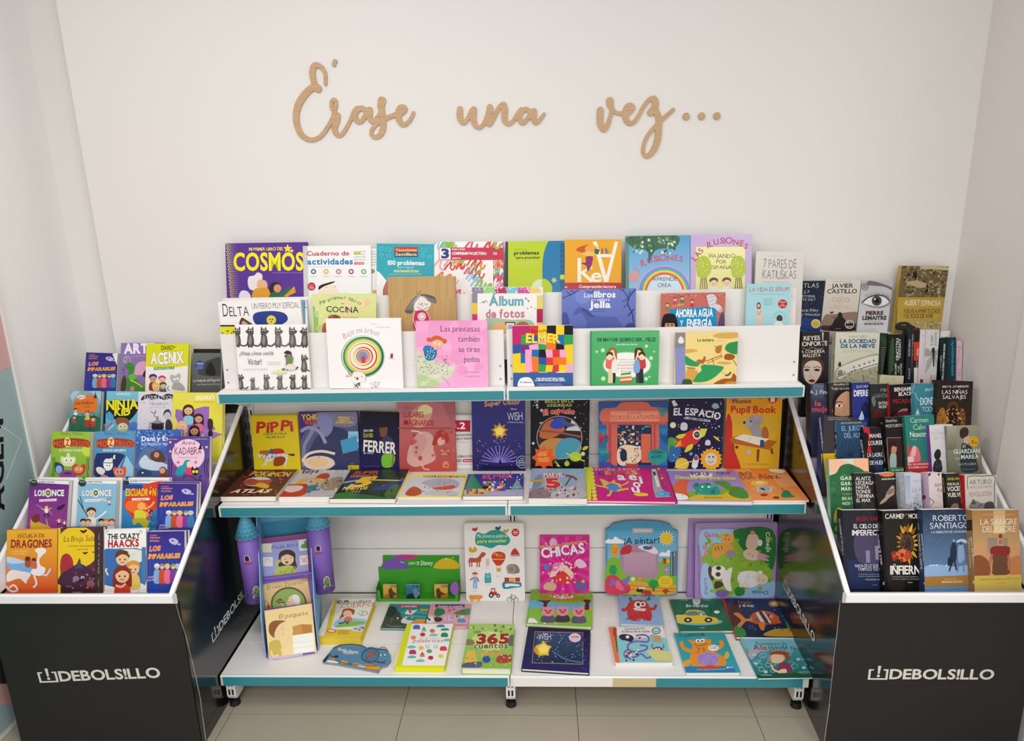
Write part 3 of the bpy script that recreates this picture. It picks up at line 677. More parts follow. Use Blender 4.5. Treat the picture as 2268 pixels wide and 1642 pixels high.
for i, c in enumerate(('c9a3d8', '8a7fd0', '5aa6e0', '63c069', 'f2e060', 'f0a040', 'e0604a')): b.E(1205, 480, 192-i*9, 195-i*9, c, n=36)
b.E(1205, 485, 128, 133, 'cfe6f0', n=30).T('ILUSIONES', 1040, 295, 1335, 262, 44, 'd2506e', .012, jit=.4, arc=26)
b.T('APRENDE', 1118, 398, 1292, 396, 28, '555c66').T('CREA', 1155, 441, 1252, 440, 27, '555c66').L([985, 320, 1000, 300, 1015, 325, 1030, 340], 6, 'e07a7a').B([950, 350, 1000, 330, 1020, 380, 960, 400], 'd99a9a')
b = b3('lilac picture book with arched red title over two green trees, in the top row', (1392, 68), (1832, 62), (1396, 460), .014, 'c6aed8', c3, hard=1)
b.R(1430, 152, 1782, 470, 'e6e29a').G('f0eca8', 'dfe08a', 1430, 152, 1782, 470)
b.T('LAS', 1428, 258, 1488, 180, 40, 'b83a52', .015, jit=.3).T('ILUSIONES', 1515, 165, 1795, 172, 42, 'b83a52', .015, jit=.4, arc=42)
b.T('VIAJANDO', 1515, 232, 1712, 232, 30, '7a4a3a', jit=.3).T('POR', 1575, 272, 1648, 272, 26, '7a4a3a', jit=.3).T('ESPAÑA', 1533, 312, 1685, 312, 26, '7a4a3a', jit=.3)
for x in (1485, 1735):
    for d in (-25, -8, 10, 26): b.L([x+d, 460, x+d*.8, 410, x+d*.6, 360], 7, '7a6a2a')
    b.B([x-52, 320, x-50, 250, x, 215, x+45, 250, x+52, 330, x+10, 375, x-40, 365], 'b4c43a').D(x-38, 240, x+38, 350, 14, 4, ['e0e88a'], 2)
kid(b, 1558, 410, 30, '5a3a22', 'f2d2b0', 'e8e4d0'); kid(b, 1650, 408, 30, '6a4426', 'f2d2b0', 'e8e4d0')
b = b3('pale grey paperback with thin dark title, rightmost of the top row', (1862, 185), (2205, 190), (1858, 415), .012, 'd8d4cc', c3)
b.G('dbd7cf', 'd2cec8').T('7 PARES DE', 1912, 306, 2152, 306, 66, '76787a', -.008, jit=.25, sp=.04).T('KATIUSKAS', 1905, 382, 2148, 382, 64, '76787a', -.008, jit=.25, sp=.04).lines(1950, 222, 2090, 10, 1, 10, 'c2bdb4').lines(1905, 410, 2145, 10, 1, 10, 'b0aba4')

# ---- second row
b = b2('white picture book with thin black title and blue beret, leftmost of the second row', (8, 590), (645, 568), (22, 825), .014, 'f3f1ee', c2)
b.T('D', 50, 703, 92, 702, 100, '3a3634', -.006).T('ELTA', 100, 703, 252, 697, 74, '3a3634', -.006, jit=.1).T('UN PERRO MUY ESPECIAL', 273, 645, 640, 636, 46, '4a4644', -.012, jit=.1, sp=.03)
b.B([280, 720, 300, 675, 400, 660, 500, 668, 545, 700, 535, 745, 430, 790, 320, 775], '2b3f8c').E(422, 730, 37, 36, 'e2cf3c').S(422, 730, 40, 'e2cf3c', 12, .8).E(422, 730, 22, 22, 'f0e27a').E(413, 725, 5, 8, '333').E(431, 725, 5, 8, '333').E(422, 742, 5, 6, '333')
b.B([180, 770, 190, 715, 215, 720, 285, 775], '5a4238').B([195, 775, 205, 735, 245, 770], 'c9a890').R(0, 768, 640, 780, '222').R(0, 780, 640, 900, 'e2e02e').D(30, 815, 620, 840, 20, 5, ['222'], 4)
b = b2('white comic copy with a blue strip, peeping out right of the blue beret book', (60, 582), (692, 572), (70, 825), .016, 'eeece8', c2, off=-.015)
b.R(645, 575, 685, 762, '6b9cc4').T('L', 680, 635, 695, 635, 40, '555').P([690, 780, 733, 776, 733, 815, 690, 815], 'e2e02e')
b = b2('round-topped pale green cookery book for children, in the second row', (735, 530), (1230, 524), (745, 815), .02, 'dbe3a4', c2,
       shape=[745, 1050, 735, 900, 738, 640, 770, 640, 785, 600, 830, 560, 900, 530, 985, 520, 1070, 532, 1150, 575, 1200, 640, 1228, 715, 1232, 850, 1225, 1050])
b.G('d6e29a', 'eedc8a', 735, 520, 1232, 1050).B([740, 1000, 738, 645, 765, 645, 785, 700, 775, 900], '9cc06a').D(760, 600, 900, 800, 16, 18, ['bcd88a', 'b0d6a0', 'e6e6b0'], 5).D(980, 560, 1200, 710, 16, 26, ['eec89a', 'f0d8a0', 'ead0b0', 'e2e09a'], 6)
b.T('Mi primer libro', 800, 620, 1115, 618, 26, '4a6a4a', .0, jit=.5, arc=52).T('de', 962, 608, 985, 608, 14, '4a6a4a').T('COCINA', 848, 668, 1096, 672, 44, '2a2a24', .005, jit=.3, sp=.1)
b.B([858, 720, 870, 695, 910, 688, 950, 700, 958, 725, 930, 745, 870, 745], '8a4a36').D(865, 695, 950, 725, 12, 6, ['c8866a', '6a3020'], 2).B([815, 820, 822, 765, 845, 755, 850, 830], 'b06a50').T('para peque', 975, 712, 1095, 714, 12, 'a8a070')
b = b2('brown kraft card book with a pencil-drawn smiling girl, in the second row', (1320, 397), (1842, 392), (1328, 805), .02, 'bd9a66', c2, hard=1, gloss=False, spine_col='a5855a')
b.N(1320, 392, 1850, 900, 44, 3, ['bd9a66', 'b9965f', 'c09e6b'], 4, jag=.1).B([1525, 640, 1530, 570, 1570, 540, 1620, 545, 1655, 590, 1640, 640, 1600, 665, 1550, 662], 'e9e2da')
b.B([1455, 660, 1490, 600, 1540, 545, 1600, 530, 1680, 550, 1695, 600, 1640, 585, 1580, 545, 1530, 590, 1515, 670, 1480, 680], '5f5a54')
for d in range(6): b.L([1560+d*4, 535, 1500+d*6, 600, 1465+d*10, 655], 3, 'a8a29a').L([1590, 540, 1640, 560+d*5, 1690, 575+d*6], 2, 'a8a29a')
b.L([1555, 535, 1548, 505], 3, '444', 0).L([1570, 530, 1572, 500], 3, '444', 0).L([1560, 600, 1575, 612, 1588, 598], 3, '333').L([1605, 600, 1617, 612, 1632, 602], 3, '333').L([1590, 595, 1588, 622, 1600, 622], 2.5, '333', 0).L([1548, 625, 1590, 650, 1640, 628], 3, '555')
b.B([1530, 680, 1560, 655, 1610, 660, 1640, 700, 1650, 800, 1525, 800], 'c8305a').O(1585, 702, 28, 26, 9, 'f0e8e6').E(1585, 702, 20, 18, 'e9e2da').L([1530, 670, 1520, 720, 1540, 800], 4, 'eee').L([1620, 665, 1645, 715, 1640, 800], 4, 'eee')
b = b2('photo album with a patchwork border and blue and pink title, in the second row', (-178, 443), (332, 443), (-178, 708), .02, 'f0eeea', c3, hard=1)
for i, c in enumerate(('8d8a9c', '9fd08a', 'c0345c', '7fc4d8', 'd8509a', 'e6cf7a')):
    b.R(-178+i*83, 443, -95+i*83, 486, c)
for i, c in enumerate(('e6cf7a', 'b02850', 'f0c07a', 'b7d67a')): b.R(288, 500+i*98, 332, 598+i*98, c)
for i, c in enumerate(('8d8a9c', 'e6c93a', 'd03a80')): b.R(-178, 475+i*80, -138, 555+i*80, c)
b.D(-178, 443, 332, 486, 40, 4, ['fff'], 5).T('Álbum', -50, 573, 190, 572, 66, '6aa9b8', .03).T('de fotos', -75, 660, 198, 658, 58, 'c77a94', .03)
b.L([-120, 560, -90, 540, -60, 552], 2, '888').D(-110, 535, -70, 560, 6, 6, ['888', 'aaa'], 3, 3).D(190, 520, 280, 600, 6, 7, ['555'], 2, 3).B([-80, 700, -60, 660, 100, 675, 245, 680, 250, 760, -80, 760], 'a8c4a4').R(60, 690, 135, 760, '8a5a3a').R(70, 700, 125, 760, 'e8e2d8').R(82, 712, 112, 740, '9ab0d0').B([135, 750, 150, 700, 205, 690, 245, 730, 245, 780], 'b06a4a').E(20, 740, 55, 48, 'e2b07a')
b = b2('periwinkle blue picture book with a paper horse among bare trees, in the second row', (468, 460), (1000, 452), (470, 732), .014, '6a78c0', c3, hard=1)
b.G('6f7fc6', '5763a8').E(618, 510, 55, 50, '7c8ace').T('Los', 628, 515, 690, 515, 30, 'dfe2f4', .02).T('libros', 700, 515, 850, 515, 44, 'f0f0fa', .035).T('de la', 675, 538, 712, 538, 13, 'dfe2f4', .01).T('señora', 722, 540, 812, 540, 20, 'dfe2f4', .02).T('Jella', 668, 590, 815, 588, 46, 'f0f0fa', .035).lines(690, 604, 800, 15, 2, 8, '4f5a9a')
b.B([548, 640, 575, 595, 588, 578, 600, 590, 640, 600, 690, 640, 780, 655, 850, 655, 880, 690, 900, 760, 640, 760, 650, 700, 610, 630, 570, 640], '5563a6').B([600, 590, 640, 600, 690, 640, 700, 660, 650, 640], '46528e')
for p in ([1000, 455, 960, 500, 940, 560, 975, 640, 985, 760], [880, 455, 920, 480, 950, 540], [905, 452, 930, 500], [960, 470, 930, 530, 900, 545], [940, 560, 910, 590], [985, 600, 940, 650], [590, 462, 560, 480, 520, 500, 470, 520], [560, 480, 530, 465], [535, 500, 500, 470], [700, 460, 680, 480, 640, 470]): b.L(p, 9 if p[0] > 980 else 5, '363f74')
b.B([470, 760, 470, 640, 500, 625, 520, 680, 525, 760], '4a5594').B([920, 730, 950, 700, 1000, 715, 1000, 760, 920, 760], '3f4a82')
b = b2('terracotta book with a light bulb and white title on blue, second row', (1182, 488), (1643, 480), (1188, 728), .012, 'c46e60', c3, hard=1)
b.D(1190, 490, 1640, 515, 60, 8, ['d88a7a', 'b05a50'], 3, 4).P([1240, 600, 1578, 578, 1582, 800, 1242, 800], '1f8fc4').T('AHORRA AGUA', 1285, 657, 1550, 650, 54, 'fff', .03, jit=.15, sp=.04).T('Y', 1315, 720, 1338, 720, 40, 'fff', .02).T('ENERGÍA', 1365, 728, 1545, 725, 54, 'fff', .03, jit=.15, sp=.04)
b.B([1510, 500, 1560, 495, 1580, 530, 1570, 560, 1600, 570, 1618, 600, 1600, 622, 1560, 590, 1530, 585, 1515, 540], 'd8d4d8').L([1515, 520, 1572, 505], 5, 'b8b4bc').L([1520, 545, 1575, 530], 5, 'b8b4bc').L([1530, 570, 1585, 555], 5, 'b8b4bc').E(1608, 610, 13, 15, 'b8b0a8')
for x, y, c in ((1280, 530, 'd03a80'), (1332, 520, '3a8a4a'), (1225, 570, '5a9a3a'), (1402, 545, 'c03a50')): kid(b, x, y, 12, '6a3a20', 'f0c6a2', c)
b.T('¿LO SABÍAS?', 1262, 585, 1345, 570, 16, 'e8d07a', .01, jit=.4)
b.B([1190, 740, 1195, 650, 1240, 630, 1285, 650, 1292, 740], '1c1614').B([1212, 740, 1212, 700, 1240, 690, 1272, 700, 1275, 740], 'd89a76').E(1230, 712, 8, 5, '2a1a1a').E(1258, 712, 8, 5, '2a1a1a').R(1210, 690, 1276, 700, '1c1614').B([1590, 740, 1600, 660, 1625, 620, 1640, 740], '5a4a6a')
b = b2('pale aqua paperback with a drawn nurse and round red sticker, second row right', (1797, 420), (2112, 415), (1805, 718), .012, 'a9d6dc', c3)
b.T('LA VIDA ÉS SÈRUM', 1815, 474, 2098, 470, 30, 'b8606a', jit=.15).lines(1830, 495, 2085, 10, 1, 9, '7ab0b8').E(2052, 562, 33, 32, 'c02a30').T('Edició', 2030, 552, 2074, 552, 9, 'fff').T('en', 2044, 566, 2060, 566, 8, 'fff').T('CATALÀ', 2028, 580, 2076, 580, 9, 'fff').lines(1912, 530, 1985, 14, 4, 8, '6a9aa2')
b.B([1872, 600, 1866, 565, 1882, 550, 1895, 568, 1890, 600], '6a4a38').E(1880, 575, 10, 12, 'e8c0a0').B([1858, 610, 1880, 598, 1905, 610, 1912, 700, 1890, 740, 1862, 740, 1870, 690], 'd8c8b8').L([1870, 610, 1882, 640, 1895, 610], 3, '556')
b.E(2030, 665, 22, 24, '4a3e3a').B([1985, 740, 2000, 690, 2045, 690, 2055, 740], 'e8e6e4')
for a in range(7): b.L([2030+34*math.cos(a*.5-3.1), 660+34*math.sin(a*.5-3.1), 2030+50*math.cos(a*.5-3.1), 660+50*math.sin(a*.5-3.1)], 2, '4a8a94', 0)
b = b2('white paperback showing its right edge behind the aqua one, second row', (1880, 468), (2150, 458), (1885, 718), .012, 'e2e0dd', c3, off=-.014)
b.lines(2112, 500, 2146, 12, 3, 7, 'bbb')

# ---- front tray row
b = b1('white picture book covered with rows of grey badgers, leftmost of the front row', (138, 768), (697, 765), (140, 1262), .01, 'f3f2ef', c2, hard=1)
def critter(s, x, y, h, f=1, c='5f5b58'):
    w = h*.15
    s.B([x-w*.7, y-h*.62, x-w, y-h*.3, x-w*1.2, y-h*.12, x-w*.4, y-h*.02, x+w*.9, y-h*.05, x+w*1.2, y-h*.25, x+w*.7, y-h*.6], c).B([x-w*.3, y-h*.55, x-w*.6, y-h*.25, x, y-h*.1, x+w*.5, y-h*.3, x+w*.2, y-h*.55], '8d8884')
    v = w*f; s.B([x-v*.9, y-h*.6, x-v*1.0, y-h*.9, x-v*.75, y-h*1.0, x-v*.4, y-h*.9, x+v*.3, y-h*.9, x+v*.6, y-h*1.0, x+v*.9, y-h*.85, x+v*1.6, y-h*.77, x+v*.7, y-h*.64], c)
    s.L([x+w*.8, y-h*.12, x+w*2.4, y-h*.06, x+w*3.4, y-h*.18], w*.5, c).L([x-w*.4, y-h*.05, x-w*.6, y+h*.02], w*.4, '333', 0).L([x+w*.5, y-h*.05, x+w*.5, y+h*.02], w*.4, '333', 0)
    s.E(x-w*.3, y-h*.82, w*.22, w*.18, 'fff', n=6).E(x+w*.4, y-h*.82, w*.22, w*.18, 'fff', n=6)
for x in (158, 260, 365, 475, 585, 680): critter(b, x, 940, 160, 1 if x % 2 else -1, ['5f5b58', '6b6764', '545150'][x % 3])
critter(b, 676, 1130, 138)
for x, h in ((185, 120), (280, 95), (385, 120), (490, 115), (590, 120), (680, 115)): critter(b, x, 1265, h, 1 if x % 2 else -1, ['5f5b58', '6b6764', '545150'][x % 3])
b.T('¿Viste cómo vestía', 180, 1002, 442, 998, 32, '3c3a38', -.006, jit=.35, sl=.15).T('Víctor?', 243, 1076, 352, 1070, 46, '3c3a38', -.004, jit=.35, sl=.15).T('un cuento sobre la aceptación', 205, 1116, 395, 1112, 14, 'a8a4a0', -.01, sl=.3).lines(388, 1058, 515, 16, 2, 10, 'b4b0ac')
critter(b, 560, 1115, 140, -1, '4a4038'); b.B([525, 980, 545, 965, 572, 972, 575, 985, 530, 988], '333').B([540, 1010, 590, 1010, 585, 1060, 545, 1060], '7a8a5a').B([535, 1100, 550, 1070, 590, 1070, 615, 1105, 570, 1115], 'eadfca').B([425, 1135, 460, 1120, 535, 1115, 530, 1138], 'e8e2b0').E(520, 1110, 14, 10, '5a9a5a').E(478, 1118, 10, 7, 'e8d890')
b = b1('white square book with tree rings around a little red house, front row', (842, 720), (1421, 715), (850, 1252), .012, 'f4f1ef', c2, hard=1)
b.T('Bajo mi árbol', 985, 882, 1248, 858, 42, 'b89a92', -.002, jit=.2, arc=44).lines(1188, 766, 1245, 10, 1, 9, 'aaa').lines(1230, 790, 1355, 10, 1, 10, 'aaa')
for i, (c, r) in enumerate((('6fae6a', 168), ('f1efe2', 163), ('2f5a60', 158), ('58a25c', 148), ('9ccf7a', 140), ('e8dc4a', 132), ('f0c04a', 124), ('f4eedc', 117), ('d0463a', 108), ('f2ead0', 100), ('e8dfb8', 84), ('c33f36', 74), ('efe6c0', 68), ('b08a5a', 56), ('e6a08a', 48), ('7c93c4', 38))):
    b.E(1130+(i % 3)*2, 1012-(i % 2)*2, r, r*.97, c, n=34)
b.P([1118, 1062, 1118, 1018, 1135, 1000, 1150, 1018, 1150, 1062], 'd0463a').B([1045, 1210, 1040, 1160, 1060, 1130, 1110, 1125, 1145, 1150, 1152, 1200, 1110, 1215], 'f1ece8').L([1045, 1160, 1060, 1132, 1110, 1128, 1148, 1152, 1150, 1200], 3, '9a8a84').E(1087, 1182, 10, 10, 'a03048').E(1068, 1172, 4, 4, '222').E(1122, 1168, 4, 4, '222')
b.L([1045, 1160, 1015, 1150, 1000, 1168, 1040, 1162], 3, '905a58').L([1040, 1160, 1015, 1130, 1030, 1120, 1050, 1150], 3, '905a58').D(1062, 1215, 1105, 1250, 16, 4, ['333'], 3).L([1060, 1215, 1058, 1252], 2, '888', 0).L([1108, 1212, 1112, 1252], 2, '888', 0).D(1185, 1205, 1260, 1250, 40, 2.5, ['777', '999', 'a05058'], 5)
b.B([1342, 1020, 1345, 995, 1355, 985, 1362, 995, 1360, 1022], 'a0405a').L([1330, 1028, 1375, 1030], 2, '999', 0)
b = b1('bright pink picture book with a red-haired girl in a wide skirt, in the front row', (1535, 738), (2090, 732), (1540, 1243), .011, 'f0a3cf', c2, hard=1)
b.G('ee9acb', 'f3b0d8').D(1560, 760, 2070, 1230, 30, 60, ['f0a3cf', 'f2aad4', 'ee9dca', 'f4b2da'], 8)
for t, x0, y in (('Las princesas', 1730, 818), ('también', 1865, 896), ('se tiran', 1870, 976), ('pedos', 1912, 1054)): b.T(t, x0, y+2, 2033, y, 46, '3c2c38', -.008, jit=.2)
b.lines(1915, 1138, 2035, 33, 2, 16, 'c078a4').B([1540, 985, 1580, 990, 1660, 1035, 1780, 1080, 1838, 1095, 1820, 1150, 1770, 1190, 1690, 1235, 1600, 1250, 1540, 1246], 'd3d6bc').B([1540, 1150, 1620, 1165, 1720, 1215, 1690, 1240, 1600, 1250, 1540, 1246], 'b5cf92').D(1555, 1005, 1790, 1150, 90, 4, ['4a4a44', '6a7a5a', '8a8a6a'], 4)
for i in range(14): a = i/13; b.O(1832-a*250+8*math.sin(i), 1080+a*150+10*math.sin(i*1.3), 13, 11, 4, 'f0ece0')
b.B([1600, 950, 1625, 925, 1660, 935, 1700, 965, 1690, 1020, 1655, 1042, 1615, 1030], '2a6f9c').D(1612, 940, 1690, 1030, 40, 4, ['a8d8e8'], 6).B([1595, 965, 1610, 930, 1650, 930, 1640, 960], '2f7fb0').E(1705, 905, 44, 50, 'f2b39c', 10).B([1655, 900, 1665, 862, 1710, 850, 1752, 875, 1755, 895, 1700, 880], 'd0622f').E(1640, 880, 18, 16, 'd0622f').E(1762, 893, 16, 18, 'd0622f').E(1686, 908, 7, 7, 'fff').E(1722, 915, 7, 7, 'fff').L([1700, 940, 1712, 940], 3, 'b05040', 0)
b.L([1700, 1000, 1750, 1020, 1810, 1028], 8, 'f2b39c').L([1740, 1170, 1780, 1205, 1800, 1235], 5, 'd890b8')
b = b1('picture book cover of bright patchwork squares above a blue band, in the front row', (112, 720), (548, 715), (115, 1153), .012, 'ece6e2', c3, hard=1)
pc = ['d93a3a', '7a2f8a', '1f6fb0', '3aa04a', 'ee7a2a', 'f0cf2a', 'f2a8c8', '22181c', 'f0ecea', 'c02a6a', '2f55a0']
b.N(112, 715, 548, 1056, 7, 5, pc, 21, jag=.08).N(205, 890, 500, 1050, 6, 3, pc[::-1], 4, jag=.12).T('David McKee', 248, 768, 425, 766, 22, '2a2420', jit=.4).T('ELMER', 212, 842, 452, 838, 62, 'f4e23a', .03, jit=.3, o=('e8862a', .045))
b.R(110, 1056, 552, 1160, '3b63a0').G('3b63a0', '35588f', 110, 1056, 552, 1160).T('UNA GRAN HISTORIA SOBRE', 285, 1103, 482, 1103, 12, 'fff', .02).T('LA IMPORTANCIA DE SER ÚNICO', 275, 1117, 492, 1117, 12, 'fff', .02).lines(290, 1138, 480, 10, 2, 6, 'cfd8e8').B([158, 1160, 160, 1110, 190, 1090, 240, 1092, 265, 1130, 262, 1160], 'f2f0ee').T('10 millones', 168, 1130, 250, 1130, 13, '3b63a0', .02)
b = b1('green picture book showing two hugging couples around a white oval, in the front row', (672, 760), (1168, 755), (675, 1146), .013, '4bae69', c3, hard=1, spine_col='2f7a48')
b.G('57b472', '46a862').R(670, 755, 683, 1150, '3a8f58').T('DE MAYOR QUIERO SER... FELIZ', 722, 831, 1140, 829, 24, '1f4a34', .03).T('Anna Morató García', 857, 858, 1010, 857, 10, 'f2f8f0', .02).E(935, 1000, 178, 98, '6fc084', n=30).E(935, 1000, 168, 90, 'f2f1ea', n=30)
b.T('5 cuentos cortos', 868, 967, 1000, 966, 12, '8a8a80', jit=.1).T('para potenciar', 878, 986, 990, 985, 12, '8a8a80').T('la positividad', 870, 1007, 1000, 1006, 15, 'd06a70', .01).T('y autoestima', 870, 1030, 998, 1029, 15, 'd06a70', .01).T('de los niños', 888, 1050, 975, 1049, 12, '8a8a80')
for x, y, r in ((762, 895, 15), (718, 905, 9), (795, 945, 12), (1075, 865, 12), (1108, 950, 14), (1130, 905, 7), (765, 1098, 16), (1072, 1100, 14), (1095, 1085, 7)): b.E(x, y, r, r, 'c9e6b0', n=12)
def couple(x, h1, t1, h2, t2, leg, f):
    b.P([x-f*32, 1130, x-f*28, 1010, x+f*8, 1010, x+f*2, 1130], leg); b.B([x-f*45, 1020, x-f*40, 950, x-f*5, 935, x+f*15, 950, x+f*10, 1020], t1)
    b.E(x, 915, 27, 30, 'f3d6b6'); b.B([x-f*30, 915, x-f*25, 885, x, 875, x+f*30, 890, x+f*32, 965, x+f*20, 935, x+f*5, 892], h1)
    b.P([x+f*5, 1130, x+f*3, 1040, x+f*25, 1040, x+f*20, 1130], '2c2c34' if f > 0 else '444'); b.B([x-f*4, 1048, x, 970, x+f*30, 970, x+f*38, 1050], t2)
    b.E(x-f*20, 940, 24, 25, 'f3d6b6'); b.B([x-f*44, 940, x-f*38, 912, x-f*18, 905, x+f*3, 915, x+f*2, 935, x-f*20, 922], h2)
couple(830, 'a86a3a', 'e86a60', '5a3420', 'e8e6e2', 'dcd0a0', 1); couple(1022, '5a3420', 'c8403a', '4a2c1a', '7aa6d8', '2c2c34', -1)
for i, c in enumerate(('e8523c', 'e9e2c8', 'd8862c', 'e9e2c8', '4a9a4a')): b.P([882+i*2, 1128-i*14, 970-i*2, 1122-i*14, 972-i*2, 1108-i*14, 884+i*2, 1116-i*14], c)
b = b1('cream and green picture book with a running milkmaid, rightmost of the front row', (1283, 768), (1734, 765), (1285, 1139), .009, 'eed78a', c3, hard=1, spine_col='8b90c0')
b.R(1280, 765, 1354, 1145, '8b90c4').R(1280, 765, 1354, 878, '8a8888').B([1302, 835, 1310, 805, 1322, 795, 1340, 812, 1343, 838, 1322, 848], 'e6e4e2').lines(1308, 852, 1340, 10, 1, 6, '555')
b.B([1552, 795, 1600, 772, 1735, 770, 1735, 800, 1640, 812], 'd4ac5a').B([1355, 890, 1400, 885, 1445, 898, 1400, 910, 1355, 915], 'd4ac5a').B([1575, 985, 1620, 975, 1690, 985, 1640, 998], 'd4ac5a').T('La lechera', 1442, 831, 1557, 830, 20, '44502c', .02).lines(1572, 829, 1645, 10, 1, 6, 'bba860')
b.B([1640, 890, 1655, 850, 1700, 835, 1740, 838, 1740, 915, 1690, 920], '2f9150').B([1632, 940, 1650, 920, 1695, 925, 1710, 945, 1680, 965, 1640, 960], '9c5a26').L([1695, 960, 1740, 1030], 5, '9c5a26', 0).B([1570, 905, 1575, 870, 1612, 860, 1608, 900, 1592, 918], 'b07a34').L([1575, 868, 1560, 862], 4, 'b07a34', 0).L([1618, 850, 1610, 900, 1612, 940], 3, 'b07a34')
b.L([1500, 975, 1560, 950, 1618, 930], 6, 'b06a34').L([1510, 990, 1570, 962, 1622, 940], 5, 'c07a40').B([1435, 970, 1450, 960, 1475, 962, 1490, 938, 1500, 945, 1495, 975, 1470, 990, 1440, 990], 'b06a3a').L([1480, 975, 1490, 1000, 1545, 1040, 1560, 1005, 1545, 950], 4, '8a5a2a')
b.B([1475, 1000, 1620, 1010, 1610, 1045, 1545, 1100, 1480, 1122, 1405, 1118, 1430, 1075, 1470, 1040], '2f9a5a').B([1355, 935, 1395, 960, 1450, 990, 1440, 1010, 1380, 1005, 1355, 990], '2f9a5a').L([1610, 1045, 1640, 1065, 1660, 1070], 12, 'e4c488').L([1640, 1075, 1665, 1070, 1680, 1050], 12, '2f6a4a').B([1355, 1095, 1370, 1030, 1440, 1045, 1430, 1080, 1400, 1120, 1355, 1125], 'd8a24a').B([1560, 1140, 1620, 1100, 1680, 1095, 1700, 1060, 1735, 1110, 1735, 1140], 'a8582a').B([1335, 1140, 1340, 1105, 1390, 1105, 1400, 1140], '3a5a34').L([1365, 1020, 1425, 1025], 8, 'b06a34', 0).B([1640, 1140, 1660, 1118, 1735, 1120, 1735, 1140], 'c8922a')

# ================================================================ middle shelf: standing row
GM = lean(-.128, ZM, 6)
def bm_(label, TL, TR, BL, th, col, view, **k): return Book(label, GM, TL, TR, BL, th, col, view, ledge=ZM+.0005, group='books standing at the back of the middle shelf', **k)
b = bm_('yellow book with large red title and a spotted horse, leftmost standing on the middle shelf', (253, 210), (612, 205), (275, 620), .02, 'e2ca1c', c4, hard=1)
b.G('e0c61e', 'e8d22a').T('PiPPi', 305, 345, 580, 322, 78, 'c8352a', .035, jit=.35, sl=.1).T('LLEGA A VILLA', 357, 357, 532, 352, 17, '3a6a38', .02, jit=.2).T('VILLEKULLA', 372, 383, 518, 378, 17, '3a6a38', .02, jit=.2)
b.B([335, 515, 360, 500, 430, 490, 500, 500, 540, 510, 535, 560, 525, 590, 510, 560, 440, 555, 390, 560, 375, 590, 365, 580, 370, 545, 345, 530, 315, 520, 325, 495], 'e4e2de').D(340, 500, 530, 550, 40, 4, ['3a3a3a', '777'], 4).L([380, 555, 350, 595], 8, 'e4e2de').L([515, 560, 525, 605], 8, 'e4e2de').B([432, 580, 445, 530, 500, 520, 525, 545, 500, 585, 450, 595], '9a4a22').B([540, 505, 590, 500, 585, 518], '4a3a2a').B([330, 500, 335, 478, 400, 475, 410, 500], 'b0702a').B([410, 500, 420, 470, 450, 460, 500, 465, 510, 495], 'c03a34').B([400, 490, 412, 462, 430, 470, 430, 500], '3a6aa0')
b = bm_('purple comic book with orange title letters and glowing blue streaks, on the middle shelf', (622, 185), (1069, 180), (636, 615), .016, '4a2f80', c4, hard=1)
b.B([622, 620, 640, 400, 760, 230, 900, 182, 1070, 180, 1080, 400, 1085, 620], '5a5f86').B([700, 620, 730, 420, 850, 300, 1000, 330, 1085, 460, 1085, 620], '3a3f66').G('9fd8ee', '2a5f9a', 1000, 330, 1080, 480).B([690, 250, 760, 190, 900, 182, 1060, 182, 1050, 285, 900, 290, 880, 240, 800, 230], '82809a').P([640, 600, 655, 430, 740, 270, 900, 200, 900, 215, 760, 300, 680, 440, 665, 600], '8a8cae')
b.T('YO·KAI', 650, 240, 808, 235, 38, 'f2cf1e', .04, o=('8a3a10', .06)).T('WATCH!', 672, 280, 792, 272, 36, 'e8582a', .04, jit=.2, o=('6a2010', .06)).T('ENEMIGO', 925, 232, 1015, 232, 15, 'f0c62a', .03).T('PÚBLICO', 928, 250, 1010, 250, 15, 'f0c62a', .03).T('NÚMERO UNO', 905, 268, 1038, 268, 15, 'f0c62a', .03)
b.E(780, 570, 120, 55, 'e9d6c0').E(770, 565, 80, 35, 'f0c89a').L([1000, 380, 1080, 400], 20, 'b8e6f4', 0).L([990, 420, 1080, 445], 10, '8fd0ea', 0).R(1000, 588, 1082, 625, 'e2c81e').T('libro', 1010, 610, 1075, 610, 13, '6a4a10')
b.D(640, 190, 1060, 600, 26, 7, ['7a7fae', '9fb8e0'], 5, 4)
b.B([760, 215, 830, 190, 880, 240, 880, 320, 830, 370, 790, 320], '8a8cc0').L([640, 330, 700, 300, 780, 330, 830, 420], 26, '9a9cc8').L([650, 560, 700, 500, 800, 480, 900, 500], 20, 'f0dcc8').P([940, 400, 1065, 360, 1075, 470, 960, 500], '4aa0cc')
b = bm_('dark navy paperback with a sportsman and tall white capitals, standing on the middle shelf', (1090, 172), (1390, 183), (1090, 605), .014, '1c1c3c', c4)
b.G('15131c', '24225a').T('JUEGA COMO', 1117, 332, 1190, 332, 17, 'e8e6e4', .02, sp=.03).T('DAVID', 1118, 375, 1190, 375, 30, 'c8cc2a', .02, sp=.02).B([1235, 290, 1245, 272, 1290, 272, 1300, 300, 1298, 335, 1285, 370, 1250, 368, 1240, 330], '7a5038').B([1228, 300, 1240, 272, 1290, 268, 1300, 295], '221d1c').B([1255, 410, 1275, 370, 1300, 360, 1345, 400, 1358, 500, 1262, 500], '3a3f56').B([1262, 510, 1340, 505, 1358, 540, 1330, 600, 1262, 596], '7ac43a').L([1350, 470, 1335, 600], 12, '9a6a4a', 0)
b.T('FERRER', 1117, 480, 1360, 500, 84, 'f2f0ee', .03, sp=.025, o=('1c1c3c', .05)).T('TU MANUAL', 1138, 500, 1192, 502, 9, 'ddd', .02).E(1126, 495, 7, 7, 'ddd').lines(1120, 597, 1260, 10, 1, 6, '8a8ab0')
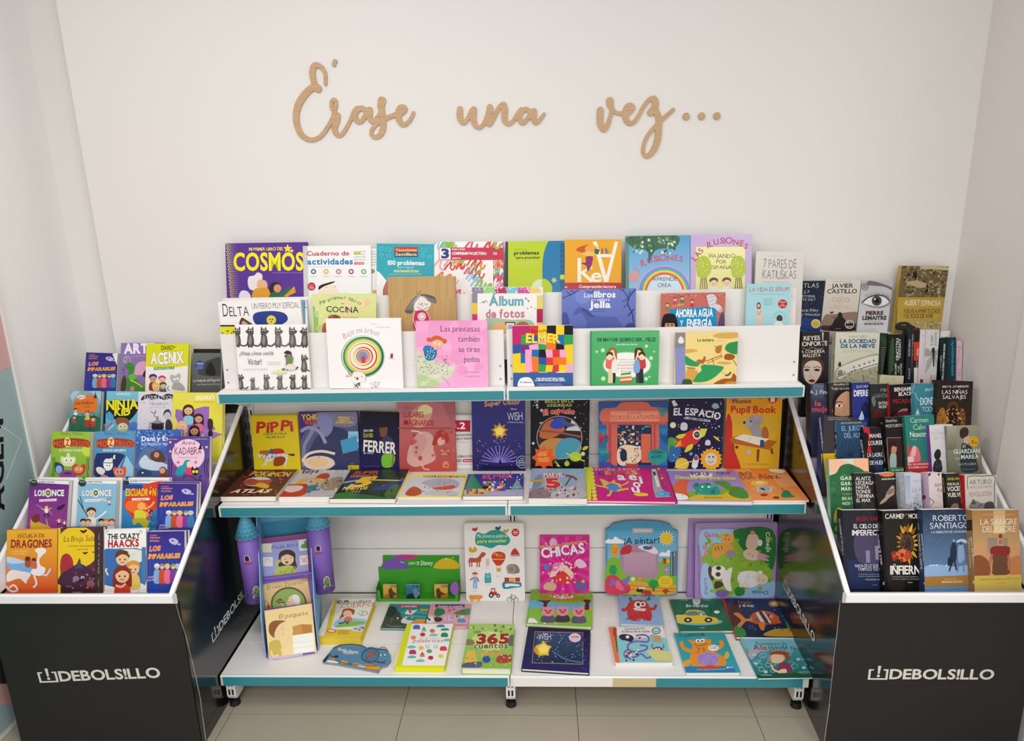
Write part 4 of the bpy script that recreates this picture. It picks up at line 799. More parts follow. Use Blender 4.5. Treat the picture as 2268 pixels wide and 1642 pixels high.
b = bm_('tall rose picture book with a crouching figure under a pale lantern, middle shelf', (1370, 90), (1807, 86), (1402, 600), .02, 'c4605c', c4, hard=1, spine_col='b8687c')
b.G('c47a80', 'b84a44').R(1370, 300, 1812, 312, 'a84a48').B([1500, 290, 1480, 190, 1540, 130, 1625, 140, 1640, 200, 1580, 290], 'd8a088').B([1530, 170, 1580, 125, 1638, 150, 1630, 190, 1560, 200], 'efe2a8').P([1590, 90, 1720, 120, 1800, 320, 1810, 90], 'b4646c').T('VIAJE A LOS', 1418, 165, 1530, 160, 28, 'a85a60', 0, sp=.03).T('LUGARES', 1424, 222, 1575, 222, 42, 'b0242a', .01, sp=.03).T('IMAGINARIOS', 1424, 282, 1652, 286, 42, 'b0242a', .01, sp=.03)
b.B([1450, 520, 1470, 440, 1540, 340, 1620, 340, 1655, 400, 1650, 460, 1665, 540, 1600, 580, 1510, 600, 1455, 570], 'd8a8a0').B([1500, 400, 1560, 350, 1600, 400, 1560, 500, 1500, 520], 'cf9a94').L([1480, 325, 1530, 330, 1560, 345], 12, 'e8c8b8').B([1640, 430, 1670, 340, 1720, 318, 1765, 360, 1760, 420, 1720, 400, 1680, 430], 'b03a30').B([1680, 400, 1700, 375, 1730, 380, 1735, 415, 1710, 435, 1685, 430], 'e2b0a0').L([1470, 460, 1540, 480, 1650, 470], 5, 'd8b060').L([1560, 580, 1580, 615, 1620, 620], 10, 'e0b8a8').B([1720, 600, 1730, 560, 1760, 560, 1765, 605], 'd88a60').T('MARÍA', 1708, 480, 1772, 482, 9, 'f0dcd8', .02).T('texto', 1720, 495, 1745, 495, 8, 'f0dcd8').T('RITA', 1715, 508, 1762, 508, 9, 'f0dcd8', .02).D(1410, 330, 1800, 600, 22, 16, ['c05850', 'ba4e46', 'c8665a'], 4)
b = bm_('white schoolbook with a red 3.2 box, half hidden behind the rose book', (1655, 205), (2005, 205), (1665, 612), .008, 'e6e2de', c4, off=-.024)
b.R(1780, 245, 1930, 332, 'c22040').T('3.2', 1790, 310, 1890, 310, 48, 'fff', .03).T('Razonamiento', 1800, 366, 1956, 362, 20, '3a3636', .01).T('lógico básico', 1808, 393, 1950, 390, 20, '3a3636', .01).lines(1815, 414, 1908, 10, 1, 7, '888').T('Colección', 1810, 530, 1958, 527, 24, '4a4646', .01).T('RED', 1818, 563, 1866, 562, 22, '4a4646', .015).R(1874, 540, 1958, 564, 'c22040').T('Renovado', 1882, 557, 1950, 557, 11, 'fff', .02).lines(1820, 582, 1975, 10, 1, 7, '888')
b = bm_('deep blue colouring book with orange script heading and purple light burst, middle shelf', (-176, 75), (198, 75), (-132, 595), .008, '262a6c', c5)
b.G('3a3a86', '2a2458').T('Super Color', -85, 130, 160, 115, 34, 'e8a87a', .03, sl=.2, arc=6, o=('7a3a3a', .045)).T('Disney', 98, 150, 142, 151, 11, 'e8e6ee', .01, sl=.15).T('WISH', 76, 228, 182, 222, 58, 'e4e2f0', -.01, sp=.03).T('EL PODER DE LOS DESEOS', 76, 243, 188, 243, 8, 'e0deea')
b.S(20, 300, 62, 'c8862a', 9, .6).S(20, 300, 46, 'f4cf3a', 5, .6).E(20, 300, 26, 26, 'fae27a').D(-150, 350, 230, 560, 70, 4, ['8a7ad8', 'b0a4ea', 'd8d4f4'], 6, 4)
for i in range(13):
    a = -3.0+i*.24; b.L([20, 520, 20+130*math.cos(a), 520+120*math.sin(a)], 7, '8a7ad0', 0)
b.B([-110, 600, -100, 545, -40, 540, 20, 548, 90, 540, 220, 560, 225, 600], '1a1848').P([12, 530, 25, 490, 38, 530], '1a1848').E(178, 515, 46, 48, '1f2a5a').O(178, 515, 40, 42, 3, 'cfd6ea').T('CON', 165, 495, 192, 495, 9, 'dfe4f4').T('DIBUJOS Y', 150, 510, 205, 510, 9, 'dfe4f4').T('PEGATINAS', 146, 526, 208, 526, 11, 'dfe4f4').T('DE REGALO', 152, 541, 205, 541, 9, 'dfe4f4')
b = bm_('black space book with a round window of planets and orange star sticker', (237, 68), (650, 70), (243, 557), .016, '14131c', c5)
b.D(250, 90, 640, 540, 60, 3.5, ['e8e6d8', 'aaa'], 11).D(245, 110, 640, 540, 16, 12, ['e8e6d8'], 4, 4).R(260, 82, 298, 108, '222').T('DK', 263, 103, 296, 103, 20, 'd8c8c0', .01)
b.T('BRILLA EN LA', 338, 103, 538, 101, 20, 'c8c85a', .035, sp=.1).T('OSCURIDAD', 352, 130, 525, 128, 19, 'c8c85a', .035, sp=.1).T('El espacio', 328, 190, 542, 182, 36, 'e0483a', .04, arc=10, o=('f0d8c8', .075))
b.E(438, 345, 160, 152, '33262c', n=36).B([300, 340, 330, 250, 400, 215, 460, 260, 470, 300, 380, 350], 'c06a3a').B([370, 260, 420, 205, 480, 215, 470, 270, 410, 285], '3a4ac0').B([300, 400, 380, 350, 500, 360, 590, 400, 560, 470, 470, 490, 360, 470], 'c08a4a').B([410, 430, 440, 370, 510, 345, 580, 370, 580, 430, 540, 480, 460, 495, 415, 480], '4a9ab0').L([290, 300, 400, 305, 590, 340], 14, '8a5a44').P([515, 250, 525, 215, 590, 300, 480, 295], 'd6d4d0').P([420, 215, 470, 225, 560, 260, 500, 275], '4a5a80')
b.O(438, 345, 158, 150, 5, 'b4a8a4').S(330, 485, 88, 'e0602a', 8, .68).T('¡INCLUYE', 300, 455, 355, 450, 11, 'f4d070').T('PÓSTER', 290, 475, 350, 470, 15, 'f4d070', .02).T('BRILLAN EN', 290, 500, 365, 494, 13, 'f4d070', .01).T('LA OSCURIDAD', 292, 515, 370, 510, 13, 'f4d070', .01)
b.E(550, 478, 42, 34, 'b4cc3a').L([485, 455, 550, 485, 615, 510], 8, 'c8dc4a').E(490, 527, 18, 18, 'b4cc3a').E(618, 418, 22, 12, 'b4cc3a', -30).S(602, 458, 20, 'd8d4c8', 8, .5).P([400, 505, 420, 515, 448, 552, 430, 545], 'b4cc3a')
b = bm_('coral and blue picture book with a temple gateway under the sea, on the middle shelf', (712, 100), (1196, 92), (716, 550), .016, '3a63a8', c5, hard=1, spine_col='3f86c8')
b.G('35599c', '2f7ac0').B([740, 240, 735, 150, 830, 135, 880, 100, 1040, 98, 1080, 130, 1180, 145, 1185, 240, 960, 245], 'd8705c').R(790, 158, 1132, 235, 'e88a6c').R(800, 165, 1122, 228, 'f09a7a').T('En busca del', 912, 182, 1004, 180, 16, '8a4a5a').T('TESORO DE LA ATLÁNTIDA', 795, 222, 1124, 216, 30, '9c4448', -.004, sp=.04)
b.R(735, 235, 1190, 255, 'c85a50').R(768, 255, 845, 540, 'd0685a').R(1075, 255, 1135, 540, 'd0685a').R(780, 255, 800, 540, 'b84a4c').R(1095, 255, 1108, 540, 'b84a4c').R(842, 258, 1080, 545, '1f2f4c').N(845, 262, 1075, 420, 16, 12, ['1f2f4c', '2a4a6a', 'd8a86a', 'e8e0d0', '5a9ab0', '1f2f4c', 'c85a3a'], 5, .45).B([845, 430, 900, 395, 1000, 420, 1005, 500, 940, 540, 850, 530], 'e8d8b4').D(860, 420, 990, 520, 30, 6, ['1f2f4c', 'c0503a', '4a8a9a'], 4).B([875, 510, 860, 470, 875, 425, 905, 440, 905, 500], '22304a')
b.R(1008, 320, 1075, 520, 'd86a50')
for x, y, c in ((735, 300, '2f9aa8'), (750, 360, '1f7a94'), (1165, 280, '2a86b0'), (1180, 340, '1f5a94'), (740, 430, '2fa0a8'), (1160, 150, '2f9a9a'), (760, 470, '1f7a94')):
    for k in range(-3, 4): b.L([x, y+50, x+k*7, y+15, x+k*14, y-15], 7, c)
b.D(720, 330, 780, 380, 6, 16, ['c83a5a', 'a82a4a'], 4).E(1122, 475, 70, 54, '2f9c94', n=24).T('RESUELVE', 1088, 440, 1156, 438, 10, '14444a').T('5 ENIGMAS', 1072, 456, 1168, 454, 16, '14444a', .01).T('POSTER', 1100, 470, 1145, 469, 9, '14444a').T('GIGANTE', 1076, 488, 1158, 486, 17, '14444a', .015).B([712, 550, 730, 510, 790, 520, 830, 545, 900, 540, 1000, 535, 1190, 540, 1195, 552], '3a4f9a').R(900, 525, 985, 552, 'b84a38').T('AUZOU', 930, 527, 968, 526, 11, 'f4e0d0', .02)
b = bm_('navy board book with a red rocket and an orange sun, middle shelf', (1205, 66), (1590, 68), (1190, 540), .012, '1f1c40', c5, rc=.012)
b.B([1195, 360, 1230, 345, 1270, 370, 1285, 430, 1260, 500, 1200, 505], '2f6aa8').B([1200, 355, 1240, 350, 1270, 390, 1240, 410, 1215, 400, 1205, 440, 1195, 460], '5aa03a').D(1210, 80, 1580, 540, 60, 4, ['e8e4f0', 'aaa4d0'], 14).D(1220, 90, 1580, 540, 16, 7, ['d8d4e8'], 3, 5)
b.P([1220, 92, 1240, 82, 1265, 120, 1235, 128], 'e4e2ea').E(1526, 125, 24, 21, '9ab8d0').L([1500, 130, 1526, 122, 1555, 138], 4, 'c8d8e8').T('EL ESPACIO', 1235, 190, 1555, 222, 48, 'eceaf2', .03, arc=14, jit=.1).T('LIBRO PARA COLOREAR', 1312, 215, 1490, 238, 17, 'eceaf2', .015)
b.B([1250, 385, 1290, 330, 1370, 290, 1430, 290, 1425, 350, 1370, 400, 1290, 412], 'd8342e').P([1420, 283, 1470, 283, 1450, 335, 1418, 350], 'e2d83a').B([1250, 345, 1270, 325, 1320, 320, 1290, 350], 'd8d43a').B([1310, 445, 1330, 405, 1368, 390, 1365, 420, 1335, 442], 'd8d43a').E(1397, 325, 30, 33, 'e6e4ea').E(1397, 325, 20, 22, '3a4a3a').E(1392, 322, 4, 4, 'e8e030').E(1404, 322, 4, 4, 'e8e030').P([1245, 415, 1262, 375, 1290, 365, 1285, 395, 1305, 395], 'f0a02a')
b.B([1285, 290, 1285, 250, 1305, 238, 1330, 252, 1325, 292], 'd6d4dc').B([1455, 395, 1458, 368, 1473, 360, 1490, 370, 1488, 398], 'd6d4dc').E(1230, 258, 21, 21, 'e8e4b0').B([1510, 335, 1530, 340, 1560, 370, 1535, 360], 'e2d83a').E(1495, 495, 66, 70, 'f2b62a', n=26).S(1495, 495, 80, 'f2a82a', 16, .82).E(1495, 495, 42, 44, 'd8d4c0').E(1482, 480, 6, 7, '444').E(1510, 480, 6, 7, '444').L([1475, 510, 1495, 520, 1512, 508], 4, '555')
b.E(1292, 530, 48, 44, 'e8c04a').L([1240, 555, 1300, 530, 1360, 510], 7, 'f0d88a').B([1360, 545, 1375, 480, 1400, 470, 1410, 500, 1390, 560], 'd8d6e0').E(1390, 488, 16, 16, '8a4a5a').R(1370, 535, 1402, 548, 'eee').E(1355, 458, 12, 12, '7a9ac0').E(1410, 400, 9, 9, 'c86a7a')
b = bm_('yellow schoolbook with a grey mouse at a wooden table, right on the middle shelf', (1606, 58), (1995, 58), (1592, 555), .008, 'e2a224', c5)
b.G('f0a51f', 'e8a424').B([1600, 210, 1700, 190, 1850, 185, 2000, 210, 2000, 570, 1650, 570, 1700, 400], 'dbab2c').B([1606, 200, 1640, 230, 1650, 400, 1700, 570, 1560, 570], 'c8302c').T('Jolly', 1622, 92, 1690, 80, 30, 'c8342c', .03, o=('f4e8e0', .05)).T('Phonics', 1648, 108, 1775, 102, 28, '2a2a50', .02).T('Pupil Book', 1635, 172, 1945, 172, 46, 'c8352a', .03, jit=.1).E(1925, 78, 32, 27, 'c8302c').T('1', 1917, 95, 1933, 95, 32, 'f4e8e0', .04).E(1837, 72, 10, 14, 'e0b020').L([1830, 68, 1846, 76], 3, '222', 0)
b.B([1745, 270, 1755, 215, 1790, 185, 1815, 210, 1850, 190, 1862, 235, 1830, 260, 1860, 300, 1885, 340, 1800, 345, 1780, 320, 1760, 280], '9a9a9e').B([1720, 240, 1760, 220, 1780, 260, 1740, 262], 'a8a8ac').E(1728, 240, 9, 9, '2a2426').E(1772, 232, 5, 7, '222').E(1808, 205, 18, 22, 'b89aa4').E(1848, 215, 16, 20, 'b89aa4').B([1850, 340, 1860, 270, 1890, 285, 1895, 345], 'b06a30').P([1618, 352, 1720, 325, 1955, 372, 1900, 430, 1640, 385], 'b5652a').P([1655, 350, 1720, 320, 1900, 355, 1830, 400], 'e8e2d2').L([1780, 340, 1750, 378], 2, '888', 0).P([1640, 385, 1655, 385, 1660, 440, 1648, 440], '8a4a20').P([1815, 425, 1835, 428, 1828, 515, 1812, 510], '8a4a20').P([1905, 428, 1925, 415, 1930, 460, 1918, 462], '8a4a20').R(1838, 362, 1865, 412, '2f4f8a').L([1900, 310, 1925, 290, 1930, 270], 5, '9a9a9e').P([1740, 425, 1770, 432, 1780, 460, 1750, 462], 'c8b8a8')
b.lines(1735, 535, 1930, 10, 1, 14, 'c08a18').D(1672, 400, 1680, 420, 2, 9, ['5a3a20'], 3)

# ---------------------------------------------------------------- middle shelf: row lying flat
def bl(label, Z, TL, TR, BL, th, col, view, grp, **k): return Book(label, flat(Z+th+.0006), TL, TR, BL, th, col, view, group=grp, **k)
gF = 'books lying flat along the front of the middle shelf'
b = bl('brown sticker book lying flat, leftmost on the middle shelf front', ZM, (150, 622), (616, 619), (10, 826), .02, '5a2a22', c4, gF)
b.D(160, 635, 600, 815, 70, 11, ['8a4a34', '3a1814', 'a05a3a'], 7, 5).T('POKéMON', 245, 668, 545, 672, 30, 'e8b840', .04, jit=.3, o=('3a2a5a', .06)).E(310, 712, 105, 36, 'd6d2d0', -4).B([200, 715, 260, 690, 320, 700, 420, 700, 380, 735, 250, 740], 'b0503a').B([290, 745, 330, 720, 395, 740, 380, 765], 'e0a838').T('ATLAS', 105, 797, 385, 797, 24, 'e8dcc0', .05, sl=.3, o=('5a3a20', .07)).lines(190, 815, 250, 8, 1, 6, 'caa')
b = bl('grey storybook lying flat with pale capitals, second from left on middle shelf', ZM, (640, 624), (1018, 622), (445, 828), .022, 'cfcbc8', c4, gF)
b.G('c4c2c4', 'b8b0ac').T('PIXAR', 805, 642, 985, 648, 18, 'e4e4e8', .0, sp=.25).T('toys', 645, 650, 765, 645, 26, '3a3a44', .05, jit=.4).B([750, 690, 790, 655, 850, 650, 855, 680, 800, 700], 'b02a24').B([600, 740, 640, 700, 760, 685, 830, 700, 760, 735, 700, 760], 'd8a83a').B([640, 730, 700, 700, 780, 715, 740, 760, 660, 765], 'c8b4a0').B([455, 826, 500, 745, 600, 732, 690, 735, 680, 800, 600, 828], 'b8302c').B([500, 770, 540, 745, 650, 745, 640, 775, 560, 795], 'd8c4c0').B([680, 780, 700, 745, 770, 740, 780, 790, 720, 805, 690, 800], '3a7a8a').B([790, 740, 860, 690, 960, 680, 940, 760, 860, 780, 800, 770], '9a8a74').D(700, 690, 960, 800, 40, 12, ['8a6a4a', 'c8a47a', '6a5a50', 'd8c8b0'], 6, 4).B([690, 815, 760, 780, 900, 790, 930, 810, 800, 828], 'b8b4b8')
b = bl('dark storybook lying flat with a big yellow 5 on the middle shelf', ZM, (1010, 618), (1466, 618), (884, 842), .018, '26301f', c4, gF)
b.G('2a2f3a', '24381f').B([960, 740, 1000, 690, 1080, 660, 1200, 680, 1150, 720, 1060, 750], '24408a').L([960, 720, 1100, 700, 1220, 700, 1440, 705], 10, 'd0b84a').B([1200, 760, 1300, 725, 1440, 700, 1420, 740, 1300, 770, 1220, 780], '2a3f80').B([1280, 800, 1340, 740, 1390, 740, 1380, 800, 1340, 838, 1290, 838], '4a6a34').B([890, 838, 930, 800, 1060, 800, 1120, 838], '3a7a34').B([1060, 838, 1080, 810, 1200, 820, 1300, 838], '2f6a2f')
b.T('CUENTOS DE', 1010, 680, 1210, 678, 17, 'e87a2a', .04, jit=.1, sl=.2).T('SUPER', 1040, 656, 1225, 650, 19, 'c8602a', .05, jit=.2, sl=.2).T('5', 1010, 752, 1130, 748, 66, 'f2c22a', .05, sl=.3).T('MINUTOS', 955, 775, 1138, 772, 22, 'f2d84a', .04, sl=.2).T('Y MÁS', 970, 795, 1085, 795, 14, 'd87a2a', .03, sl=.2).D(1150, 640, 1440, 830, 22, 10, ['3f5a2a', '6a7a3a', '1f2a4a'], 5, 4)
b = bl('thin yellow-bordered comic lying flat on the middle shelf beside the yellow 5 storybook', ZM, (1456, 655), (1912, 655), (1368, 832), .005, 'ece6d2', c4, gF)
b.G('eee26a', 'f0e478').P([1470, 672, 1880, 686, 1850, 812, 1395, 822], 'd0d6dc').T('CUADRADOS MÁGICOS', 1570, 678, 1892, 682, 13, '5a4a2a', .03, jit=.1).lines(1600, 688, 1800, 8, 1, 6, '998').B([1560, 720, 1640, 695, 1790, 695, 1850, 730, 1790, 770, 1650, 760, 1600, 740], 'aab4c2').B([1590, 815, 1640, 775, 1760, 770, 1840, 815], 'c2c8cc').B([1440, 815, 1450, 780, 1500, 750, 1550, 770, 1560, 800, 1510, 822], 'b8562f').B([1640, 765, 1720, 750, 1830, 740, 1800, 765, 1720, 775], 'd0562f').D(1550, 700, 1840, 810, 20, 8, ['e8e8ea', '98a4b4', 'd86a4a'], 3, 4).lines(1760, 820, 1845, 8, 1, 6, '886')
b = bl('blue picture book with a fir tree, lying flat over the middle shelf seam', ZM, (-200, 600), (190, 597), (-238, 755), .016, '34327c', c5, gF)
b.G('3a3890', '4a4a86').P([-240, 760, -215, 720, -40, 712, 188, 705, 190, 760], 'a9a8c0').P([-225, 720, -170, 590, -100, 700, -130, 730], '2f8a5c').T('FELIZ NAVIDAD', -70, 610, 108, 607, 14, 'c8507a', .02, jit=.2).T('ELMER', -98, 633, 112, 628, 24, 'd0568a', .04, jit=.2).N(-95, 650, 60, 718, 8, 4, pc, 5, jag=.2).P([100, 705, 140, 640, 182, 700], '7fa8a8').B([-230, 740, -215, 710, -100, 705, -60, 735, -140, 745], 'd8b83a').N(-210, 705, -90, 740, 9, 2, ['e8c84a', '7a4ac0', 'd8a83a', 'c86a2a'], 5, jag=.2).lines(-50, 742, 160, 9, 1, 9, 'dde').D(-80, 600, 180, 700, 18, 4, ['fff'], 3)
b = bl('grey-blue hero storybook lying flat with a big red 5 on the middle shelf', ZM, (245, 560), (616, 562), (182, 768), .022, 'a9b4c4', c5, gF)
b.G('8fb8d8', '9a98a4').R(330, 596, 470, 618, 'b8282c').T('MARVEL', 332, 617, 468, 616, 22, 'f0f0f0', .035, sp=.01).T('5', 360, 694, 440, 690, 60, 'd0342e', .06, o=('e8d8d8', .08)).B([200, 764, 240, 715, 330, 700, 380, 730, 360, 766], '8a7a80').B([380, 766, 420, 705, 500, 690, 600, 700, 612, 764], 'b8b4bc').B([240, 700, 260, 640, 310, 600, 320, 660, 280, 700], '7a8aa4').L([480, 610, 530, 620, 560, 640, 610, 655], 14, '8a2f3a').L([520, 620, 500, 650, 480, 680], 9, '5a2f44').P([195, 700, 215, 640, 260, 640, 245, 700], 'c8ccd4').P([550, 700, 570, 600, 612, 600, 620, 700], 'aab0bc').O(215, 752, 26, 18, 5, 'a82f34').D(290, 690, 600, 762, 50, 9, ['d8a83a', '6a6a74', 'e4e2e4', '3a3a44', '9a3a3a'], 6, 4).R(225, 640, 320, 655, 'c8a43a')
b = bl('magenta letters book with yellow scalloped spine and a pen, flat on middle shelf', ZM, (608, 552), (1180, 558), (635, 782), .012, 'c81e7e', c5, gF, hard=1, spine_col='d8d84a')
b.R(600, 548, 660, 790, 'd8dc2f')
for i in range(9): b.E(660+i*3.2, 568+i*26, 17, 13, 'd8dc2f')
b.T('Escribo y borro', 685, 576, 1000, 572, 20, 'f0a8cc', .02, jit=.3, sl=.2)
for i, (c, col) in enumerate(zip('LETRAS', ('3a4a9a', 'e8a02a', '4a9a4a', 'c8342a', 'e8862a', 'd8c83a'))): b.T(c, 715+i*46, 606-i*.5, 752+i*46, 606-i*.5, 27, col, .03)
for c, x, y in (('a', 850, 642), ('e', 930, 642), ('i', 1005, 666), ('o', 958, 692), ('u', 950, 728)): b.T(c, x, y, x+(48 if c != 'i' else 14), y, 48, 'f2f0f2', .03)
b.B([735, 665, 720, 635, 760, 645, 790, 660, 820, 640, 830, 660, 860, 670, 870, 700, 830, 720, 790, 710, 750, 690], 'e8b84a').B([760, 690, 800, 665, 860, 690, 850, 725, 790, 725], '4a86c8').L([690, 680, 740, 690, 780, 700], 10, 'e8b84a').L([850, 690, 900, 670, 920, 655], 10, 'e8b84a').L([800, 715, 790, 745, 770, 755], 14, 'e8b84a').L([840, 720, 880, 710, 920, 705], 14, 'e8b84a').B([955, 740, 990, 732, 1050, 738, 1050, 755, 980, 756], 'e8c82f').lines(860, 756, 905, 8, 1, 6, 'f0a')
b.P([1080, 566, 1112, 566, 1150, 700, 1190, 740, 1220, 762, 1110, 768, 1090, 700], 'a8a4a8').P([1086, 570, 1108, 570, 1142, 690, 1118, 694], 'd8d4d6').L([1098, 585, 1128, 690], 14, 'e8e6e4', 0).L([1098, 585, 1105, 612], 16, '3a3f4a', 0).E(1162, 740, 50, 17, '4aa6d8').L([1130, 738, 1165, 745], 5, '9ad4f0')
for i, c in enumerate(('e8c82f', 'd8342a', '3a8ac8', 'e8c82f', 'd8342a', '3a8a5a')): b.E(1130+i*8, 566+i*22, 9, 8, c)
b = bl('lilac pop-up dinosaur book with white corner tag, lying flat on the middle shelf', ZM, (1190, 577), (1670, 580), (1255, 782), .018, 'a48ccc', c5, gF, hard=1)
b.G('9a84c8', 'b094cc').B([1240, 782, 1260, 730, 1400, 720, 1500, 735, 1600, 700, 1740, 730, 1780, 785], '7fae3a').B([1350, 782, 1440, 735, 1560, 745, 1650, 710, 1760, 740, 1780, 785], 'd8b83a').B([1230, 690, 1270, 690, 1285, 650, 1310, 640, 1350, 645, 1330, 665, 1320, 720, 1345, 760, 1260, 760, 1225, 700], 'e0583a').B([1225, 690, 1260, 650, 1300, 640, 1330, 700, 1300, 740, 1240, 730], 'e0683f').B([1365, 690, 1380, 665, 1420, 668, 1450, 660, 1490, 670, 1530, 680, 1560, 720, 1540, 745, 1400, 740, 1390, 715], '1fa08c').D(1390, 665, 1540, 740, 14, 12, ['3ac0a4', '18806f'], 6).E(1435, 690, 9, 7, 'fff').E(1480, 690, 9, 7, 'fff').B([1510, 655, 1560, 650, 1610, 655, 1660, 700, 1720, 740, 1680, 745, 1620, 715, 1580, 690], '4a9a3a').B([1620, 740, 1650, 690, 1720, 700, 1760, 760, 1700, 770], '3f8a34')
b.B([1350, 605, 1380, 592, 1480, 592, 1505, 605, 1490, 622, 1400, 625, 1360, 620], 'eceaf2').T('POP-UP', 1365, 612, 1492, 612, 22, '3a3a5a', .04, jit=.2).T('POP-UP', 1540, 601, 1632, 601, 13, '5a4a80', .03).T('Dinosaurios divertidos', 1252, 634, 1668, 640, 22, 'ece66a', .03, jit=.15).T('Ana Carrasco', 1448, 769, 1575, 770, 10, '4a6a1a').B([1235, 740, 1280, 738, 1325, 752, 1335, 775, 1290, 782, 1255, 782], 'f2f0ee').T('0', 1296, 756, 1304, 756, 10, '555')
b = bl('orange reader with a little robot, lying at the right of the middle shelf', ZM, (1604, 564), (2008, 564), (1782, 782), .007, 'ee8a3e', c5, gF)
b.G('ec8238', 'f29a54').P([1650, 566, 1760, 566, 1830, 640, 1720, 640], 'f0a064').P([1900, 600, 2020, 600, 2100, 680, 1980, 690], 'f2a86c').P([1760, 640, 1900, 640, 2000, 740, 1850, 740], 'ee9450').T('Leo', 1655, 613, 1790, 606, 34, 'a8502a', .035, jit=.2).T('con Alex', 1705, 637, 1980, 630, 32, 'a8502a', .035, jit=.2)
b.E(1832, 664, 62, 20, 'ecc84a').E(1835, 660, 28, 8, 'f8eca0').R(1815, 688, 1922, 722, 'c8ccd0').R(1830, 692, 1905, 716, '7fb4d8').T('1', 1862, 714, 1875, 712, 16, '333', .02).L([1810, 695, 1780, 710], 6, 'd8c090').L([1925, 690, 1950, 705], 6, 'd8c090').L([1850, 722, 1855, 745], 6, 'd8c090', 0).L([1895, 722, 1935, 750], 6, 'd8c090', 0).E(1865, 746, 26, 9, '8a2a3a').E(1950, 765, 22, 8, '8a2a3a').B([1990, 735, 2010, 715, 2040, 720, 2060, 745, 2085, 758, 2030, 764, 1990, 760], '2f8a5a').L([1985, 700, 2010, 720], 7, '2f8a5a').B([1900, 568, 1960, 566, 2010, 580, 1990, 596, 1920, 586], 'f4ead0').E(1955, 725, 6, 4, 'd8b040')

# ================================================================ bottom shelf: back row
gB = 'books standing against the back of the bottom shelf'
b = Book('white board book of small coloured pictures, standing at the seam of the bottom shelf', lean(-.125, ZB, 6), (1756, 95), (2181, 93), (1764, 680), .018, 'ece8e4', c6, ledge=ZB+.0005, group=gB, rc=.009)
b.B([1835, 215, 1850, 160, 1900, 170, 1950, 145, 2010, 145, 2060, 175, 2085, 215, 2060, 250, 2000, 250, 1950, 272, 1890, 255, 1850, 250], '2f9c8a').T('Mis primeras palabras', 1848, 198, 2065, 195, 26, 'ecf4ee', -.006, jit=.15, sl=.2).T('para escuchar', 1853, 234, 2060, 228, 24, 'e2dc7a', .02)
b.E(2122, 160, 28, 28, 'c8332f').lines(2105, 152, 2142, 11, 3, 8, 'fff').T('escucha', 2103, 163, 2142, 163, 9, 'fff')
def bird(s, x, y, r, c): s.B([x-r, y, x-r*.4, y-r*.6, x+r*.2, y-r*.3, x+r*.9, y-r*.9, x+r, y+r*.1, x+r*.2, y+r*.7, x-r*.5, y+r*.4], c)
for x, y, c in ((1832, 138, 'c8332f'), (1996, 130, '2f4a8a'), (2052, 150, 'c8a24a')): bird(b, x, y, 20, c)
b.B([1790, 280, 1800, 262, 1820, 280, 1830, 262, 1848, 275, 1840, 298, 1800, 300], 'd8a22f').B([1790, 360, 1800, 340, 1850, 340, 1885, 300, 1912, 310, 1900, 330, 1880, 345, 1870, 370, 1790, 372], 'b8563a')
for x in (1797, 1812, 1850, 1866): b.L([x, 365, x, 405], 8, 'b8563a', 0)
b.B([1955, 345, 1960, 310, 2000, 295, 2045, 310, 2048, 350, 2020, 390, 1985, 392], 'c8402f').D(1965, 310, 2035, 330, 12, 5, ['e8a03a'], 2).L([1960, 350, 2045, 350], 6, 'e8c84a', 0).R(1988, 412, 2018, 438, 'd8a23a').L([1990, 392, 1990, 412], 2, '888', 0).L([2015, 392, 2015, 412], 2, '888', 0).R(1914, 360, 1936, 398, 'dfb8bc').L([1918, 345, 1922, 360], 3, 'c88', 0).L([1932, 345, 1928, 360], 3, 'c88', 0)
b.B([2090, 320, 2105, 280, 2125, 275, 2150, 320], 'c83a2f').R(2090, 318, 2155, 330, 'a8a4a4').B([2065, 440, 2060, 405, 2085, 385, 2130, 390, 2150, 420, 2145, 448, 2080, 452], '8a8078').O(2092, 420, 24, 24, 7, 'b8a48a')
b.E(1834, 460, 15, 15, 'e8c0a0').B([1815, 450, 1834, 440, 1855, 450, 1850, 456, 1818, 456], 'a8622f').R(1822, 475, 1850, 520, '7fb4d8').R(1822, 515, 1833, 560, '7fb4d8').R(1839, 515, 1850, 560, '7fb4d8').L([1822, 480, 1800, 500], 7, 'b83a4a', 0).L([1850, 480, 1862, 510], 7, 'b83a4a', 0).B([1905, 515, 1905, 470, 1912, 445, 1925, 455, 1940, 445, 1948, 470, 1950, 512, 1928, 518], '4aa4a8').E(1928, 470, 12, 10, '7fc4c4')
b.B([2035, 555, 2030, 520, 2060, 505, 2110, 512, 2160, 515, 2160, 545, 2110, 552, 2060, 560], '2f8a94').B([2055, 548, 2050, 525, 2100, 522, 2150, 530, 2145, 542, 2090, 540], 'ece8e4')
for i, c in enumerate(('c8332f', 'e8a83a', 'c8332f')): b.R(2045+i*38, 480, 2078+i*38, 508, c)
b.R(1940, 580, 1990, 605, 'c8332f').R(1950, 555, 1978, 582, 'c8332f').R(1956, 562, 1972, 580, 'dfe4e8').E(1950, 605, 17, 18, '333').E(1950, 605, 8, 9, 'ccc').E(2000, 608, 13, 14, '333').E(2000, 608, 6, 7, 'ccc').B([1798, 605, 1820, 605, 1880, 605, 1888, 620, 1870, 632, 1800, 632], 'e0953a')
for x in (1808, 1822, 1852, 1866): b.L([x, 628, x, 650], 8, 'e0953a', 0)
b.O(2080, 635, 16, 16, 3, '4a4444').O(2125, 635, 16, 16, 3, '4a4444').L([2080, 635, 2095, 605, 2118, 605, 2125, 635, 2100, 635, 2095, 605], 3, '4a4444', 0).L([2088, 598, 2098, 598], 3, '4a4444', 0).T('AUZOU', 1965, 655, 1993, 655, 8, '555', .02)
